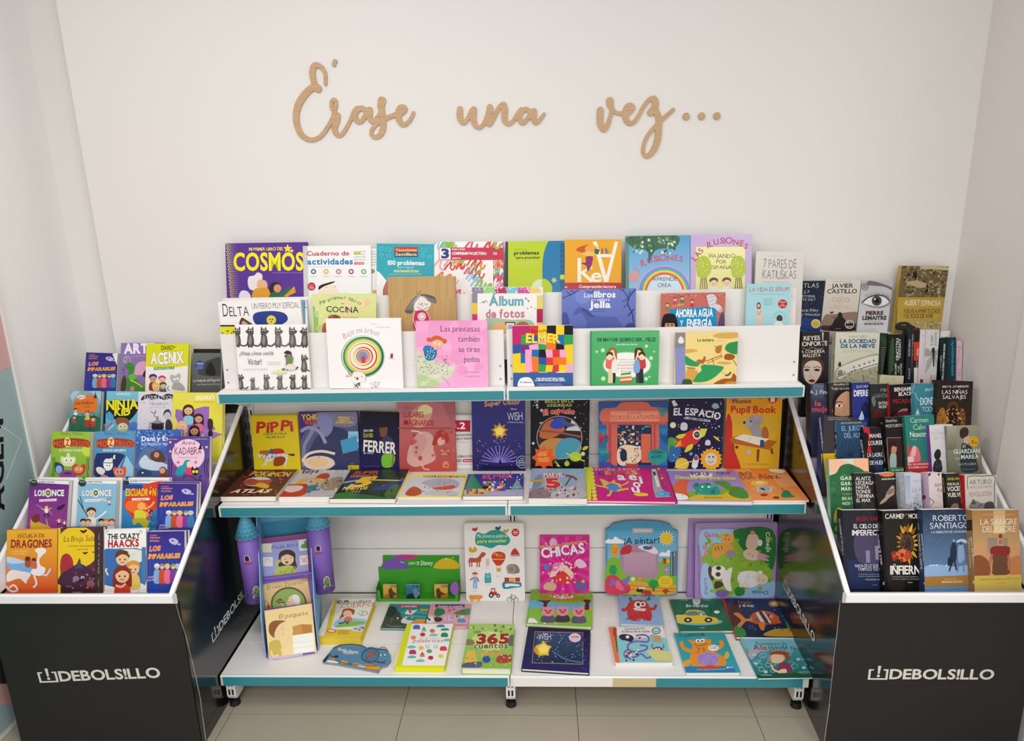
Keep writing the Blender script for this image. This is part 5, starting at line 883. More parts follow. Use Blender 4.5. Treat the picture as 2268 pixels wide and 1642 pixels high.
for x, y in ((1810, 316), (1822, 425), (1925, 412), (2000, 470), (1835, 578), (1928, 532), (1975, 628), (1822, 665), (2112, 462), (2095, 565), (2108, 660), (2110, 345)): b.lines(x-16, y, x+16, 8, 1, 5, '999')
b = Book('hot pink storybook with CHICAS in white letters, standing on the bottom shelf', lean(-.098, ZB, 5), (240, 185), (592, 185), (246, 578), .014, 'cf2386', c7, ledge=ZB+.0005, group=gB, hard=1)
for i in range(16):
    a = i*.3927; b.P([415, 400, 415+330*math.cos(a), 400+330*math.sin(a), 415+330*math.cos(a+.16), 400+330*math.sin(a+.16)], 'd93d98'); b.lv -= 1
b.up(); b.T('Mis historias favoritas para', 250, 277, 568, 232, 25, 'e8b43a', .03, jit=.15).T('CHICAS', 258, 340, 558, 300, 66, 'f0e8ee', .04, jit=.2, sp=.03, o=('a01866', .06))
b.B([310, 470, 330, 425, 380, 390, 400, 385, 430, 395, 470, 410, 480, 470, 440, 500, 400, 420, 340, 470], 'ecd2b0').B([340, 490, 380, 450, 420, 440, 470, 500, 430, 520, 370, 512], 'd8402f').B([330, 430, 340, 380, 390, 370, 400, 380, 360, 430], 'e87ab0').B([430, 385, 470, 375, 510, 410, 490, 450, 455, 420], 'c8205a').D(330, 370, 500, 520, 30, 8, ['f4c8dc', 'f0a8cc'], 5).B([490, 370, 520, 345, 560, 370, 570, 400, 520, 410], 'e8c4dc').B([270, 560, 280, 520, 330, 510, 360, 540, 340, 570], 'd8b08a').B([495, 560, 500, 505, 560, 500, 575, 540, 560, 570], '7a5aa0').E(512, 500, 12, 12, '8a5a3a').E(548, 505, 12, 12, 'e0b04a').B([310, 240, 325, 200, 355, 210, 360, 245], 'dcb4c8').B([270, 415, 280, 388, 315, 395, 300, 420], '3a8ac8').D(255, 230, 585, 560, 26, 9, ['f4c8dc', 'f0b0d0'], 4, 5)
b = Book('board book shaped like a case with carrying handle, standing on the bottom shelf', lean(-.11, ZB, 5), (705, 78), (1220, 78), (714, 594), .014, '4f9fc4', c7, ledge=ZB+.0005, group=gB, page_mat=M_PRINT and mat('board_edge', '9a8f86', rough=.8),
         shape=[707, 140, 735, 130, 760, 100, 840, 82, 960, 76, 1100, 84, 1165, 105, 1185, 140, 1219, 150, 1216, 590, 1200, 603, 730, 592, 714, 575])
b.G('5aa8cc', '8fc4d8', 722, 150, 1210, 420).R(892, 128, 1046, 166, 'a8a2a0').R(903, 133, 1036, 158, 'd0c6c4').B([712, 420, 740, 340, 820, 350, 870, 420, 950, 470, 1040, 460, 1080, 380, 1150, 340, 1216, 360, 1214, 585, 718, 585], '7fb83a').B([850, 520, 950, 505, 1080, 540, 1214, 530, 1212, 590, 860, 590], 'e0a83a').L([860, 530, 1000, 545, 1210, 560], 6, 'c87a2a').L([870, 560, 1000, 570, 1205, 580], 6, 'c87a2a')
cloud(b, 775, 235, 42); cloud(b, 1150, 325, 38); b.S(1137, 200, 62, 'f4e08a', 14, .55).E(1137, 200, 38, 36, 'f0c82f').T('¡A pintar!', 838, 240, 1085, 235, 44, '2a3a6a', .012, jit=.25)
b.B([812, 290, 830, 250, 940, 245, 1060, 260, 1078, 310, 1082, 440, 1050, 485, 960, 475, 850, 450, 812, 380], 'b08aa0').G('c4a0b4', 'b48ea4', 835, 300, 1062, 455).B([810, 310, 820, 270, 870, 245, 892, 265, 880, 305, 830, 315], 'c8343a').B([935, 262, 990, 245, 1050, 262, 1078, 295, 1060, 312, 990, 290], 'e4e6ec').E(1000, 268, 30, 14, '3a6aa8', 8).E(1025, 266, 14, 12, 'c83a4a')
b.B([742, 280, 772, 235, 802, 280, 770, 338], 'eda22f').E(762, 275, 4, 4, '333').E(782, 278, 4, 4, '333').L([760, 295, 772, 300, 785, 292], 3, '333').B([735, 440, 738, 400, 770, 390, 788, 430, 765, 460], '2f9a5a').B([715, 590, 712, 480, 770, 460, 820, 500, 880, 540, 860, 590], 'd04058').P([735, 540, 745, 480, 800, 515], '8a6ac0').P([815, 500, 880, 465, 858, 545], '8a6ac0').B([775, 540, 790, 495, 815, 520, 840, 560, 815, 570], 'e0708a').E(1045, 525, 35, 32, '2f9a4a').R(1040, 545, 1052, 575, '7a4a26').E(1130, 505, 52, 42, 'e8c82f').lines(1095, 490, 1165, 11, 4, 7, 'a08018').R(1163, 295, 1190, 465, '5a5a7a').R(1195, 290, 1214, 465, '6a7a9a').R(1168, 300, 1175, 460, '8ab0d0')
flower(b, 1138, 422, 26, 'a08ad8'); flower(b, 900, 488, 16, 'e8e4e0'); flower(b, 950, 482, 18, 'e87a6a'); flower(b, 1145, 358, 16, 'e8c82f'); b.B([1112, 345, 1122, 338, 1138, 352, 1122, 385], 'c8342f').B([925, 575, 940, 548, 965, 555, 975, 580], '333').R(940, 545, 985, 558, 'f4f0ea').T('susaeta', 945, 555, 982, 555, 7, '333')
b.P([1105, 570, 1135, 555, 1160, 575, 1140, 582, 1135, 600], 'b04a26').B([960, 590, 975, 570, 1020, 572, 1028, 598], 'b8402f')
b = Book('lilac-framed box picturing cat, rabbit, dog and sheep, standing on the bottom shelf', lean(-.128, ZB, 6), (1342, 104), (1925, 93), (1350, 625), .016, 'a98cc4', c7, ledge=ZB+.0005, group=gB)
b.G('b094c8', 'a888c4').P([1388, 142, 1892, 140, 1886, 614, 1388, 612], '8fb83f').B([1388, 145, 1620, 145, 1560, 230, 1460, 240, 1388, 330], '9fc8e4').B([1388, 400, 1440, 390, 1460, 520, 1490, 612, 1388, 612], 'a8c8e8').B([1620, 142, 1890, 142, 1890, 420, 1780, 300, 1720, 320, 1650, 240], '2f7a3a').B([1600, 612, 1700, 560, 1890, 500, 1886, 614], '9ac4e4').D(1400, 180, 1880, 600, 60, 14, ['84ae38', '9ac24a', '78a434'], 8)
b.T('Gato', 1405, 191, 1500, 189, 32, 'd8607a', .03, jit=.2).T('Conejo', 1840, 158, 1846, 298, 28, 'f0ece4', .02).T('Perro', 1432, 592, 1420, 480, 26, '8a8ab0', .02).T('Oveja', 1858, 572, 1745, 572, 26, '3a66a8', .02)
b.B([1470, 250, 1520, 240, 1600, 245, 1610, 320, 1540, 310, 1500, 340, 1465, 330], 'e8a24a').E(1568, 205, 46, 40, 'eaa850').P([1522, 190, 1528, 158, 1552, 172], 'eaa850').P([1585, 170, 1612, 160, 1614, 195], 'eaa850').L([1475, 280, 1450, 250, 1460, 215], 12, 'e8a24a').L([1550, 172, 1556, 190], 5, '8a5a2a', 0).L([1568, 168, 1570, 188], 5, '8a5a2a', 0).L([1500, 255, 1510, 285], 6, '8a5a2a', 0).L([1525, 250, 1532, 282], 6, '8a5a2a', 0).L([1480, 262, 1488, 290], 6, '8a5a2a', 0).E(1555, 205, 4, 5, '333').E(1580, 208, 4, 5, '333').E(1590, 310, 35, 26, '9a94a4')
b.B([1700, 260, 1715, 180, 1760, 165, 1790, 200, 1780, 260, 1750, 280], 'eac8b0').E(1740, 315, 62, 42, 'ecceb8', 10).B([1790, 320, 1850, 345, 1858, 362, 1800, 350, 1775, 335], 'd8a0b4').B([1785, 300, 1850, 320, 1862, 335, 1800, 328], 'd8a0b4').E(1720, 310, 4, 4, '333').E(1745, 325, 4, 4, '333').E(1798, 232, 18, 24, 'f0ece4')
b.B([1450, 430, 1480, 395, 1540, 400, 1560, 440, 1550, 475, 1500, 490, 1460, 470], 'efece6').B([1432, 420, 1445, 395, 1458, 420, 1455, 455, 1475, 480, 1460, 500, 1440, 470], '5a4030').E(1502, 455, 18, 16, '5a4030').E(1505, 410, 18, 14, '4a342a').B([1530, 480, 1570, 420, 1602, 410, 1590, 500, 1598, 570, 1560, 560], 'efece6').B([1478, 555, 1480, 510, 1520, 505, 1540, 530, 1510, 550], '5a4030').E(1530, 590, 46, 26, '7a6ab0')
b.B([1640, 500, 1650, 450, 1700, 430, 1770, 435, 1800, 470, 1790, 520, 1740, 548, 1680, 540], 'f2f0ec').D(1655, 450, 1785, 535, 26, 14, ['f6f4f0', 'e8e4e0'], 4).E(1810, 488, 46, 38, 'ecd8b8').E(1795, 492, 4, 4, '333').E(1820, 495, 4, 4, '333').E(1800, 440, 18, 12, 'f2f0ec')
for x, y in ((1410, 262), (1420, 305), (1745, 158)): flower(b, x, y, 18, 'e87a9a')
b.B([1620, 560, 1650, 545, 1690, 560, 1680, 600, 1630, 605], '2f8a3a').lines(1380, 132, 1895, 10, 1, 9, '8a6aa8').T('APRENDE LOS PRIMEROS ANIMALES DEL MUNDO', 1375, 600, 1368, 240, 8, '8a6aa8').T('APRENDE LOS PRIMEROS ANIMALES DEL MUNDO', 1910, 140, 1912, 560, 8, '8a6aa8')
b = Book('second lilac-framed picture box, showing only its top and left edge behind the animal one', lean(-.105, ZB, 6), (1298, 62), (1880, 62), (1300, 602), .016, 'a084bc', c7, ledge=ZB+.0005, group=gB)
b.G('a88cc4', '9c80ba').T('APRENDE LOS PRIMEROS ANIMALES DEL MUNDO', 1325, 560, 1322, 240, 8, '8464a4').R(1335, 100, 1880, 600, '7aa040')

# ---------------------------------------------------------------- bottom shelf: lying books
gL = 'books lying flat on the bottom shelf'
b = bl('green pop-up book with three cartoon piglets, lying on the bottom shelf', ZB, (182, 563), (616, 583), (160, 802), .016, '7fb23a', c7, gL, hard=1)
b.B([170, 700, 180, 640, 400, 650, 620, 660, 625, 740, 400, 740, 180, 740], '6ab8d8').B([165, 790, 175, 700, 300, 700, 450, 715, 620, 700, 622, 850, 170, 830], '86c03a').B([180, 650, 200, 625, 400, 660, 615, 650, 612, 590, 182, 570], '8cb42f').B([500, 700, 560, 680, 620, 690, 620, 710], 'd8b23a')
b.B([255, 700, 270, 660, 220, 640, 250, 640, 290, 640, 320, 640, 295, 665, 290, 700], '4a2f22').B([550, 700, 565, 660, 540, 635, 600, 640, 590, 665, 590, 705], '4a2f22').P([240, 712, 290, 680, 350, 712], 'b86a9a')
b.B([322, 610, 345, 595, 390, 600, 440, 596, 482, 612, 460, 628, 380, 630, 335, 624], 'eceae4').T('POP-UP', 330, 616, 468, 616, 22, 'd0463a', .045, jit=.2).T('POP-UP', 508, 607, 592, 609, 12, 'c0d86a', .03).T('Los tres cerditos', 240, 628, 556, 640, 32, 'b8742a', .02, jit=.2, arc=-10)
for x, y in ((300, 720), (403, 718), (518, 725)):
    b.B([x-46, y+75, x-48, y+40, x-20, y+25, x+25, y+25, x+48, y+42, x+44, y+75], '5a5a74' if x != 403 else '3a3a4a').E(x, y, 44, 34, 'e89aa4').P([x-40, y-18, x-42, y-40, x-15, y-28], 'e89aa4').P([x+15, y-28, x+42, y-40, x+40, y-18], 'e89aa4').E(x, y+6, 20, 14, 'd8707c').E(x-7, y+6, 3, 5, '5a2a34').E(x+7, y+6, 3, 5, '5a2a34').E(x-18, y-8, 5, 6, '222').E(x+18, y-8, 5, 6, '222')
b.B([162, 775, 190, 768, 222, 790, 225, 825, 160, 822], 'f2f0ee').T('0', 198, 808, 206, 808, 11, '666').lines(455, 830, 575, 10, 1, 7, '4a7a1a')
for x, y in ((275, 810), (312, 820), (355, 818)): flower(b, x, y, 12, 'f0ece6')
b = bl('dark indigo book with a framed starry picture, at the bottom shelf front', ZB, (160, 826), (600, 850), (136, 1122), .014, '16153a', c7, gL, hard=1)
b.G('15143a', '22225e').P([206, 860, 548, 866, 548, 1094, 184, 1084], 'b89a7a').P([209, 864, 545, 870, 544, 1090, 188, 1080], '1f3352').G('2f4f74', '162846', 215, 868, 540, 1082).D(210, 870, 540, 1080, 60, 3, ['9ab8d0', 'd8e4ee'], 6).T('WISH', 232, 922, 322, 920, 44, 'e0e0ea', -.008, sp=.03).lines(230, 933, 320, 10, 1, 6, 'bbc').T('Disney', 262, 880, 300, 880, 10, 'dde').E(255, 990, 55, 44, 'c89a2a').S(268, 985, 60, 'f0c83a', 5, .62).E(268, 985, 34, 30, 'fae47a').L([330, 1000, 430, 1060, 540, 1080], 10, '3f74a0').E(490, 905, 42, 32, 'eadce0').lines(458, 892, 522, 11, 4, 7, 'a8405a').T('CONTIENE', 462, 905, 520, 906, 10, 'c83a3a', .02).D(540, 900, 598, 1130, 20, 8, ['2f2f80', '3a3a94'], 4)
b = bl('light blue book with a shaggy red monster, lying on the bottom shelf', ZB, (792, 570), (1080, 580), (812, 802), .016, '90b2dc', c7, gL, hard=1)
for i, (c, col) in enumerate(zip('MONSTRUOS', ('3a3f7a', '2f6a6a', 'c83a3a', '3a3f7a', '2f7a8a', 'c83a3a', '3a3f7a', '2f6a6a', 'b83a5a'))): b.T(c, 825+i*26, 606+i*.7, 845+i*26, 607+i*.7, 26, col, .04)
b.B([865, 760, 858, 690, 880, 650, 930, 638, 985, 645, 1015, 680, 1035, 740, 1028, 780, 1000, 785, 975, 775, 930, 785, 890, 782], 'c8383e').B([885, 650, 870, 630, 885, 615, 895, 640], '2f7a74').B([985, 645, 1025, 635, 1015, 612, 1000, 630], '2f7a74').L([865, 690, 840, 710, 822, 700], 20, 'c8383e').L([1020, 700, 1050, 700, 1065, 670], 20, 'c8383e').E(935, 672, 26, 24, 'f2f0ee').E(938, 670, 13, 13, '5a3a2a').E(972, 668, 18, 17, 'f2f0ee').E(970, 668, 9, 9, '5a3a2a').P([902, 695, 995, 700, 985, 718, 912, 712], 'f0ece4').L([902, 704, 990, 708], 2, 'c8383e', 0)
for i in range(16): b.L([880+i*9, 735+(i % 4)*12, 884+i*9, 752+(i % 4)*12], 4, 'a82a34', 0)
b.L([850, 775, 880, 768], 4, '333', 0).L([1045, 765, 1072, 785], 4, 'e8a8b8', 0).lines(930, 780, 975, 10, 1, 8, 'eee')
b = bl('white picture book with winding purple path and orange spine, bottom shelf front', ZB, (727, 828), (1112, 826), (780, 1082), .014, 'e8e6e2', c7, gL, hard=1, spine_col='e07a4a')
b.P([727, 826, 775, 826, 835, 1095, 778, 1095], 'e07a4a').P([775, 905, 1135, 905, 1180, 1080, 810, 1080], '8accd0').T('Superpeluche', 842, 850, 985, 845, 18, '555', 0, sl=.3, jit=.2).T('el héroe de la noche', 822, 868, 1020, 866, 15, '444', .01).O(1065, 856, 28, 20, 8, '2f8a9a').L([1045, 852, 1065, 862, 1085, 850], 6, '2f8a9a').B([765, 835, 775, 832, 795, 1000, 785, 985], '3f6a2f').R(760, 835, 785, 890, 'b83a4a')
b.L([920, 890, 980, 885, 1012, 905, 1000, 935, 930, 930, 870, 950, 870, 990, 930, 1005, 990, 990, 1000, 965, 950, 958], 12, '7a64b8').L([870, 985, 840, 1010, 850, 1045, 920, 1040, 960, 1020, 1000, 1050, 1040, 1030], 12, '7a64b8').B([800, 895, 830, 880, 880, 885, 905, 905, 890, 935, 850, 925, 820, 920], '2f2f4a').E(862, 900, 13, 11, 'f0ece6').B([935, 895, 950, 890, 970, 910, 950, 925, 935, 920], 'd8d0c8').E(948, 908, 10, 9, 'c03a4a').B([1040, 1040, 1042, 985, 1075, 968, 1110, 985, 1120, 1040, 1090, 1050, 1060, 1045], '6a4a80').L([1045, 985, 1035, 965, 1042, 950], 6, '6a4a80').L([1100, 985, 1120, 970, 1115, 952], 6, '6a4a80').E(1065, 985, 6, 6, 'fff').E(1085, 985, 6, 6, 'fff').B([1020, 890, 1060, 885, 1105, 920, 1095, 940, 1040, 930], 'a8b89a').B([1050, 920, 1070, 890, 1100, 900, 1090, 930], 'c89a6a').B([860, 1010, 890, 1005, 895, 1022, 868, 1025], 'b83a5a').P([990, 1000, 1060, 985, 1175, 1010, 1178, 1075, 1060, 1070], 'd8d28a').D(830, 990, 940, 1070, 14, 6, ['f0e8d8', '3a3a4a'], 3)
b = bl('dark green book with a yellow car splashing through a puddle, lying on the bottom shelf', ZB, (1158, 633), (1518, 630), (1190, 855), .014, '1f6a50', c7, gL, hard=1)
b.S(1350, 646, 32, 'e8eae4', 12, .7).T('TOCA', 1335, 644, 1368, 644, 9, '333', .03).T('TOCA', 1335, 656, 1368, 656, 9, '333', .03).lines(1240, 641, 1300, 8, 1, 7, 'cde').lines(1400, 641, 1455, 8, 1, 7, 'cde').T('¡En marcha!', 1277, 686, 1432, 688, 18, 'e8ece4', .02, jit=.1).E(1370, 792, 165, 26, '6fb8c8').B([1215, 780, 1205, 745, 1265, 740, 1285, 712, 1350, 708, 1400, 720, 1425, 750, 1490, 765, 1500, 795, 1440, 802, 1230, 800], 'e8c82a').B([1275, 745, 1292, 720, 1350, 718, 1360, 745], '6a8a8a').B([1368, 745, 1368, 722, 1395, 725, 1412, 745], '6a8a8a').E(1385, 738, 10, 10, 'fff').E(1388, 738, 5, 5, '222')
for x in (1290, 1435): b.E(x, 780, 28, 18, '2a2a2a').E(x, 780, 13, 8, 'd8d4c8')
b.B([1472, 722, 1490, 712, 1515, 720, 1500, 735, 1482, 732], 'f0eee8').L([1430, 695, 1450, 695, 1450, 730], 6, '144434').lines(1375, 838, 1412, 8, 1, 8, 'dfe').D(1200, 760, 1260, 790, 6, 6, ['9ad0d8'], 3)
b = bl('navy book with orange striped fish and red spine, lying on bottom shelf', ZB, (1523, 626), (1930, 630), (1612, 895), .016, '24304f', c7, gL, hard=1, spine_col='c23430')
b.G('2a3560', '1f2a4a').P([1520, 624, 1545, 624, 1640, 900, 1610, 900], 'c23430').B([1560, 680, 1600, 660, 1660, 700, 1680, 760, 1650, 800, 1610, 830, 1590, 780], '5a2f3a').B([1620, 830, 1650, 820, 1690, 850, 1700, 890, 1640, 895], '3a8a4a').B([1980, 780, 2010, 770, 2030, 830, 2045, 880, 2000, 850], '3a8a4a').B([1830, 890, 1880, 850, 1960, 840, 2050, 850, 2060, 895], 'c89a3a').T('Pececito', 1650, 664, 1745, 664, 20, 'c85a4a', .02, jit=.2).T('y el mar', 1652, 685, 1762, 687, 20, 'e8eae4', .02).E(1898, 665, 38, 22, 'b8924a').E(1898, 665, 18, 10, 'e8d8a8')
b.B([1730, 790, 1740, 740, 1800, 715, 1870, 720, 1930, 755, 1935, 780, 1950, 800, 1880, 810, 1800, 812], 'd0622f').B([1612, 735, 1650, 730, 1700, 770, 1740, 765, 1740, 790, 1700, 790, 1660, 830, 1640, 815, 1665, 780], 'e08a4a').P([1768, 730, 1785, 722, 1835, 800, 1812, 806], 'e8e4d8').P([1792, 722, 1806, 718, 1860, 800, 1842, 804], '2a3a5a').P([1815, 718, 1826, 717, 1880, 800, 1866, 802], 'e8e4d8').E(1880, 755, 11, 10, 'f2f0e8').E(1881, 755, 5, 5, '222').B([1790, 805, 1830, 795, 1830, 850, 1805, 848], 'e0863f').B([1885, 800, 1950, 800, 1900, 812], 'b8502a').O(1735, 830, 14, 10, 3, '6a8ac8').O(1755, 700, 16, 10, 3, '4a6ab0').D(1700, 680, 2000, 850, 20, 7, ['3a4f8a', '4a64a8'], 3).R(2005, 840, 2035, 860, 'd8542f')
b = bl('turquoise board book with a big orange furry creature, bottom shelf front', ZB, (1187, 870), (1545, 868), (1268, 1152), .012, '2fa0a6', c7, gL, rc=.007)
b.G('2f9aa0', '38a8b4').P([1240, 1110, 1615, 1105, 1630, 1160, 1262, 1165], '2f7fb4').T('¡TOCA AL MONSTRUO!', 1225, 900, 1378, 892, 18, '14605a', .03, jit=.2).D(1380, 880, 1420, 895, 5, 8, ['1f6a6a'], 2).E(1328, 912, 18, 14, '5a9ab8').E(1410, 905, 18, 14, '5a9ab8')
b.B([1290, 920, 1330, 925, 1380, 915, 1430, 915, 1455, 925, 1450, 960, 1470, 1000, 1540, 1040, 1560, 1090, 1520, 1105, 1330, 1105, 1305, 1060, 1310, 1010, 1320, 960], 'e6962f').L([1310, 1000, 1260, 980, 1240, 930], 26, 'e6962f').L([1480, 990, 1530, 960, 1520, 925], 28, 'e6962f').B([1255, 1110, 1262, 1070, 1310, 1060, 1300, 1100], 'e6a23a').B([1545, 1050, 1560, 1005, 1580, 1015, 1575, 1050], 'e8b04a').E(1432, 1055, 76, 48, 'a48ad0').D(1370, 1020, 1500, 1090, 40, 5, ['947ac4', 'b49ada'], 5).D(1330, 950, 1480, 1010, 12, 8, ['c8742a'], 3).E(1360, 928, 17, 14, 'f4f0e4').E(1392, 925, 17, 14, 'f4f0e4').E(1362, 930, 7, 6, '333').E(1390, 927, 7, 6, '333').L([1330, 950, 1370, 962, 1430, 948], 4, '8a4a20').E(1470, 978, 38, 22, 'f2f0ea').T('¡Tiene pelo', 1445, 973, 1495, 972, 9, '8a3a4a', .01).T('de verdad!', 1447, 985, 1493, 984, 9, '8a3a4a', .01).B([1365, 1130, 1440, 1100, 1520, 1118, 1500, 1122], 'c8503a').T('Bruño', 1578, 1122, 1614, 1120, 12, 'e8f0f4', .02).E(1568, 1118, 7, 6, 'e8f0f4').T('¡Toca y juega con los monstruos!', 1355, 1137, 1555, 1132, 9, 'e8f0f4')
b = bl('teal picture book with a child blowing bubbles, right front corner of bottom shelf', ZB, (1650, 908), (2056, 902), (1748, 1192), .006, '3a96a8', c7, gL)
b.G('5fb0c4', '1f6a5a').P([1650, 908, 2056, 902, 2100, 960, 1980, 1000, 1720, 1000], '7fc0d0').B([1715, 1010, 1760, 970, 1830, 955, 1860, 990, 1790, 1010, 1740, 1060], 'b8a8c8').L([1722, 1030, 1780, 985, 1860, 975], 6, 'd8a87a').L([1728, 1040, 1785, 997, 1865, 987], 5, 'a8b87a').T('El pompero de', 1775, 957, 1992, 957, 22, '3a4a5a', -.004, jit=.2, sp=.12).T('Alejandro', 1758, 992, 2052, 988, 32, '3a4a5a', 0, jit=.2, sp=.12)
r = random.Random(5)
for _ in range(36): x, y, q = r.uniform(1740, 2140), r.uniform(985, 1180), r.uniform(6, 22); b.O(x+(y-1000)*.2, y, q, q*.75, 2.5, r.choice(['a8e0e8', 'c8f0f4', 'b8d8f0']))
for x, y in ((1770, 1090), (1840, 1150), (2070, 1060), (2110, 1120), (1700+60, 1030)): b.E(x, y, 15, 11, '9ad4e0').E(x-4, y-4, 4, 3, 'e8f8fa')
b.B([1875, 1030, 1880, 1010, 1930, 1000, 1985, 1010, 2005, 1040, 1990, 1070, 1975, 1035, 1920, 1028], 'b04a22').B([1880, 1080, 1876, 1035, 1920, 1025, 1970, 1035, 1968, 1070, 1930, 1090], 'f0c8a4').O(1938, 1052, 16, 12, 3, 'eee').B([1925, 1190, 1930, 1110, 1960, 1080, 2010, 1100, 2035, 1190], '8a3f5a').L([1930, 1150, 1895, 1135, 1880, 1100], 13, 'f0c8a4').O(1868, 1060, 12, 14, 5, 'd8a06a').B([1930, 1190, 1935, 1140, 1980, 1130, 1985, 1160], 'f0d0b0').P([1742, 1170, 1900, 1160, 2160, 1155, 2200, 1190, 1750, 1194], '1f5a40').R(1800, 1165, 1890, 1178, '2a6a4a').lines(1805, 1176, 1885, 10, 1, 8, 'eee').lines(2080, 1152, 2160, 10, 2, 6, 'dde').P([1650, 908, 1672, 908, 1765, 1194, 1746, 1194], '8ab8a8')
b = bl('yellow chunky storybook with a red-haired girl running, lying left of the green counter box', ZB, (838, 628), (1128, 628), (762, 896), .036, 'e2ca32', c6, gL, hard=1, page_mat=mat('yellow_pages', 'e4c840', rough=.7))
b.G('ecead8', 'f0eee6').P([838, 628, 860, 628, 800, 896, 762, 896], 'e2ca32').P([780, 850, 1085, 850, 1072, 896, 762, 896], 'ecc830').T('Mi', 905, 656, 935, 655, 14, '333', .02).T('maravilloso', 898, 672, 1094, 655, 20, '6a6a74', .01, sp=.1).T('CUERPO', 878, 698, 1110, 685, 28, 'd87a5a', 0, sp=.12).E(870, 655, 28, 16, 'a8aca8').E(862, 655, 7, 6, '333')
b.B([830, 830, 860, 780, 950, 770, 1060, 780, 1050, 820, 940, 830], 'a8c8e8').B([840, 832, 900, 800, 1000, 790, 1060, 800, 1000, 820, 900, 832], '8ac04a').B([885, 745, 900, 708, 940, 700, 980, 712, 970, 745, 940, 735, 900, 760, 870, 775], 'a8562f').E(930, 738, 32, 24, 'f2c8a4').B([905, 790, 915, 762, 955, 762, 960, 790], 'e07a6a').L([920, 790, 890, 805, 865, 805], 8, '3a3a44').L([940, 790, 925, 805, 930, 812], 8, '3a3a44').E(1040, 735, 38, 18, 'b8c4b0').E(1022, 733, 13, 10, 'e8ece4').E(1052, 737, 13, 10, 'e8ece4').E(815, 860, 34, 14, 'd8605a').E(815, 860, 26, 9, 'f0d8d0').B([960, 860, 985, 825, 1060, 830, 1085, 850, 1040, 870], 'd8d4cc').D(975, 830, 1070, 865, 20, 8, ['8a6a5a', 'f0e8e0', '5a5a64'], 3, 4).lines(860, 862, 950, 11, 3, 8, '8a8a5a').T('LAROUSSE', 795, 800, 822, 705, 7, 'c8a020')
b = bl('small square teal sea book lying in front of the green counter box', ZB, (1230, 668), (1516, 672), (1172, 838), .01, '3a7a7c', c6, gL, hard=1)
b.N(1230, 668, 1516, 838, 1, 1, ['2f8a8c'], 1).B([1175, 838, 1185, 780, 1230, 710, 1290, 720, 1330, 790, 1400, 835], '3a4a3a').B([1195, 735, 1215, 690, 1270, 690, 1275, 720, 1240, 760], '2a3a34').L([1320, 760, 1400, 755, 1500, 765], 5, '6ab8b8').L([1310, 730, 1400, 725, 1500, 735], 5, '6ab8b8').P([1335, 740, 1350, 712, 1400, 715, 1430, 705, 1400, 735, 1380, 745], 'e8e0dc').P([1360, 705, 1375, 700, 1385, 735, 1370, 735], 'c8503a').R(1295, 674, 1435, 692, 'c83a52').T('La naturaleza', 1310, 690, 1420, 690, 13, 'f4e8e8', .02, jit=.1).B([1310, 800, 1330, 765, 1350, 780, 1400, 790, 1370, 810], 'dcd8d4').B([1395, 805, 1420, 778, 1480, 780, 1500, 800, 1450, 812], 'e09a3a').D(1220, 760, 1400, 830, 26, 8, ['5a7a3a', 'c8643a', 'e8e0d0', '8a3a3a'], 5, 5).R(1445, 705, 1515, 720, 'c8a04a').lines(1230, 832, 1330, 8, 1, 7, 'ccc')
b = bl('white board page with a green tag, under the teal sea animals book', ZB, (1140, 668), (1500, 668), (1160, 850), .006, 'dcd8d2', c6, gL, off=-.0095)
b = bl('small square pink pet book lying beside the teal sea book', ZB, (1520, 668), (1808, 668), (1490, 832), .01, 'd89aa4', c6, gL, hard=1)
b.B([1500, 740, 1560, 760, 1700, 750, 1800, 780, 1798, 835, 1490, 835], 'e0a8b0').R(1552, 672, 1762, 692, '4a3a70').T('Animales de compañía', 1572, 690, 1748, 690, 12, 'f4e8e8', .02, jit=.1).B([1545, 745, 1560, 700, 1610, 705, 1620, 735, 1580, 755], '2f7a5a').B([1690, 740, 1720, 715, 1800, 700, 1795, 745], '4a8a5a').B([1610, 790, 1615, 750, 1650, 740, 1680, 755, 1685, 790], 'c8a8c8').L([1625, 790, 1625, 758], 3, 'fff', 0).L([1650, 790, 1650, 748], 3, 'fff', 0).L([1670, 790, 1670, 755], 3, 'fff', 0).B([1495, 800, 1500, 765, 1530, 760, 1545, 790, 1530, 805], 'e8e4e4').E(1512, 780, 8, 8, '2a2a2a').E(1500, 770, 7, 7, '2a2a2a').B([1545, 775, 1560, 760, 1600, 770, 1595, 790, 1560, 795], '3a2f34').B([1710, 795, 1725, 772, 1760, 775, 1765, 800], '4a9ac8').E(1655, 712, 14, 9, 'd86a7a').D(1560, 700, 1790, 780, 12, 9, ['c83a4a', 'f0dce0', '2f6a4a'], 6, 5).lines(1690, 822, 1780, 8, 1, 9, '5a4a44')
b = bl('chunky bright yellow book with many small drawings, bottom shelf front', ZB, (1352, 808), (1680, 810), (1270, 1104), .026, 'd8dc1e', c6, gL, hard=1, page_mat=mat('bright_yellow_edge', 'dbe01c', rough=.7))
b.G('f0eeea', 'f2f0ec').P([1345, 806, 1388, 808, 1315, 1106, 1268, 1106], 'd8dc1e').T('palabritas', 1393, 942, 1605, 940, 26, 'a85a52', -.006).T('mi gran diccionario de', 1428, 912, 1590, 914, 9, 'd0a8a4')
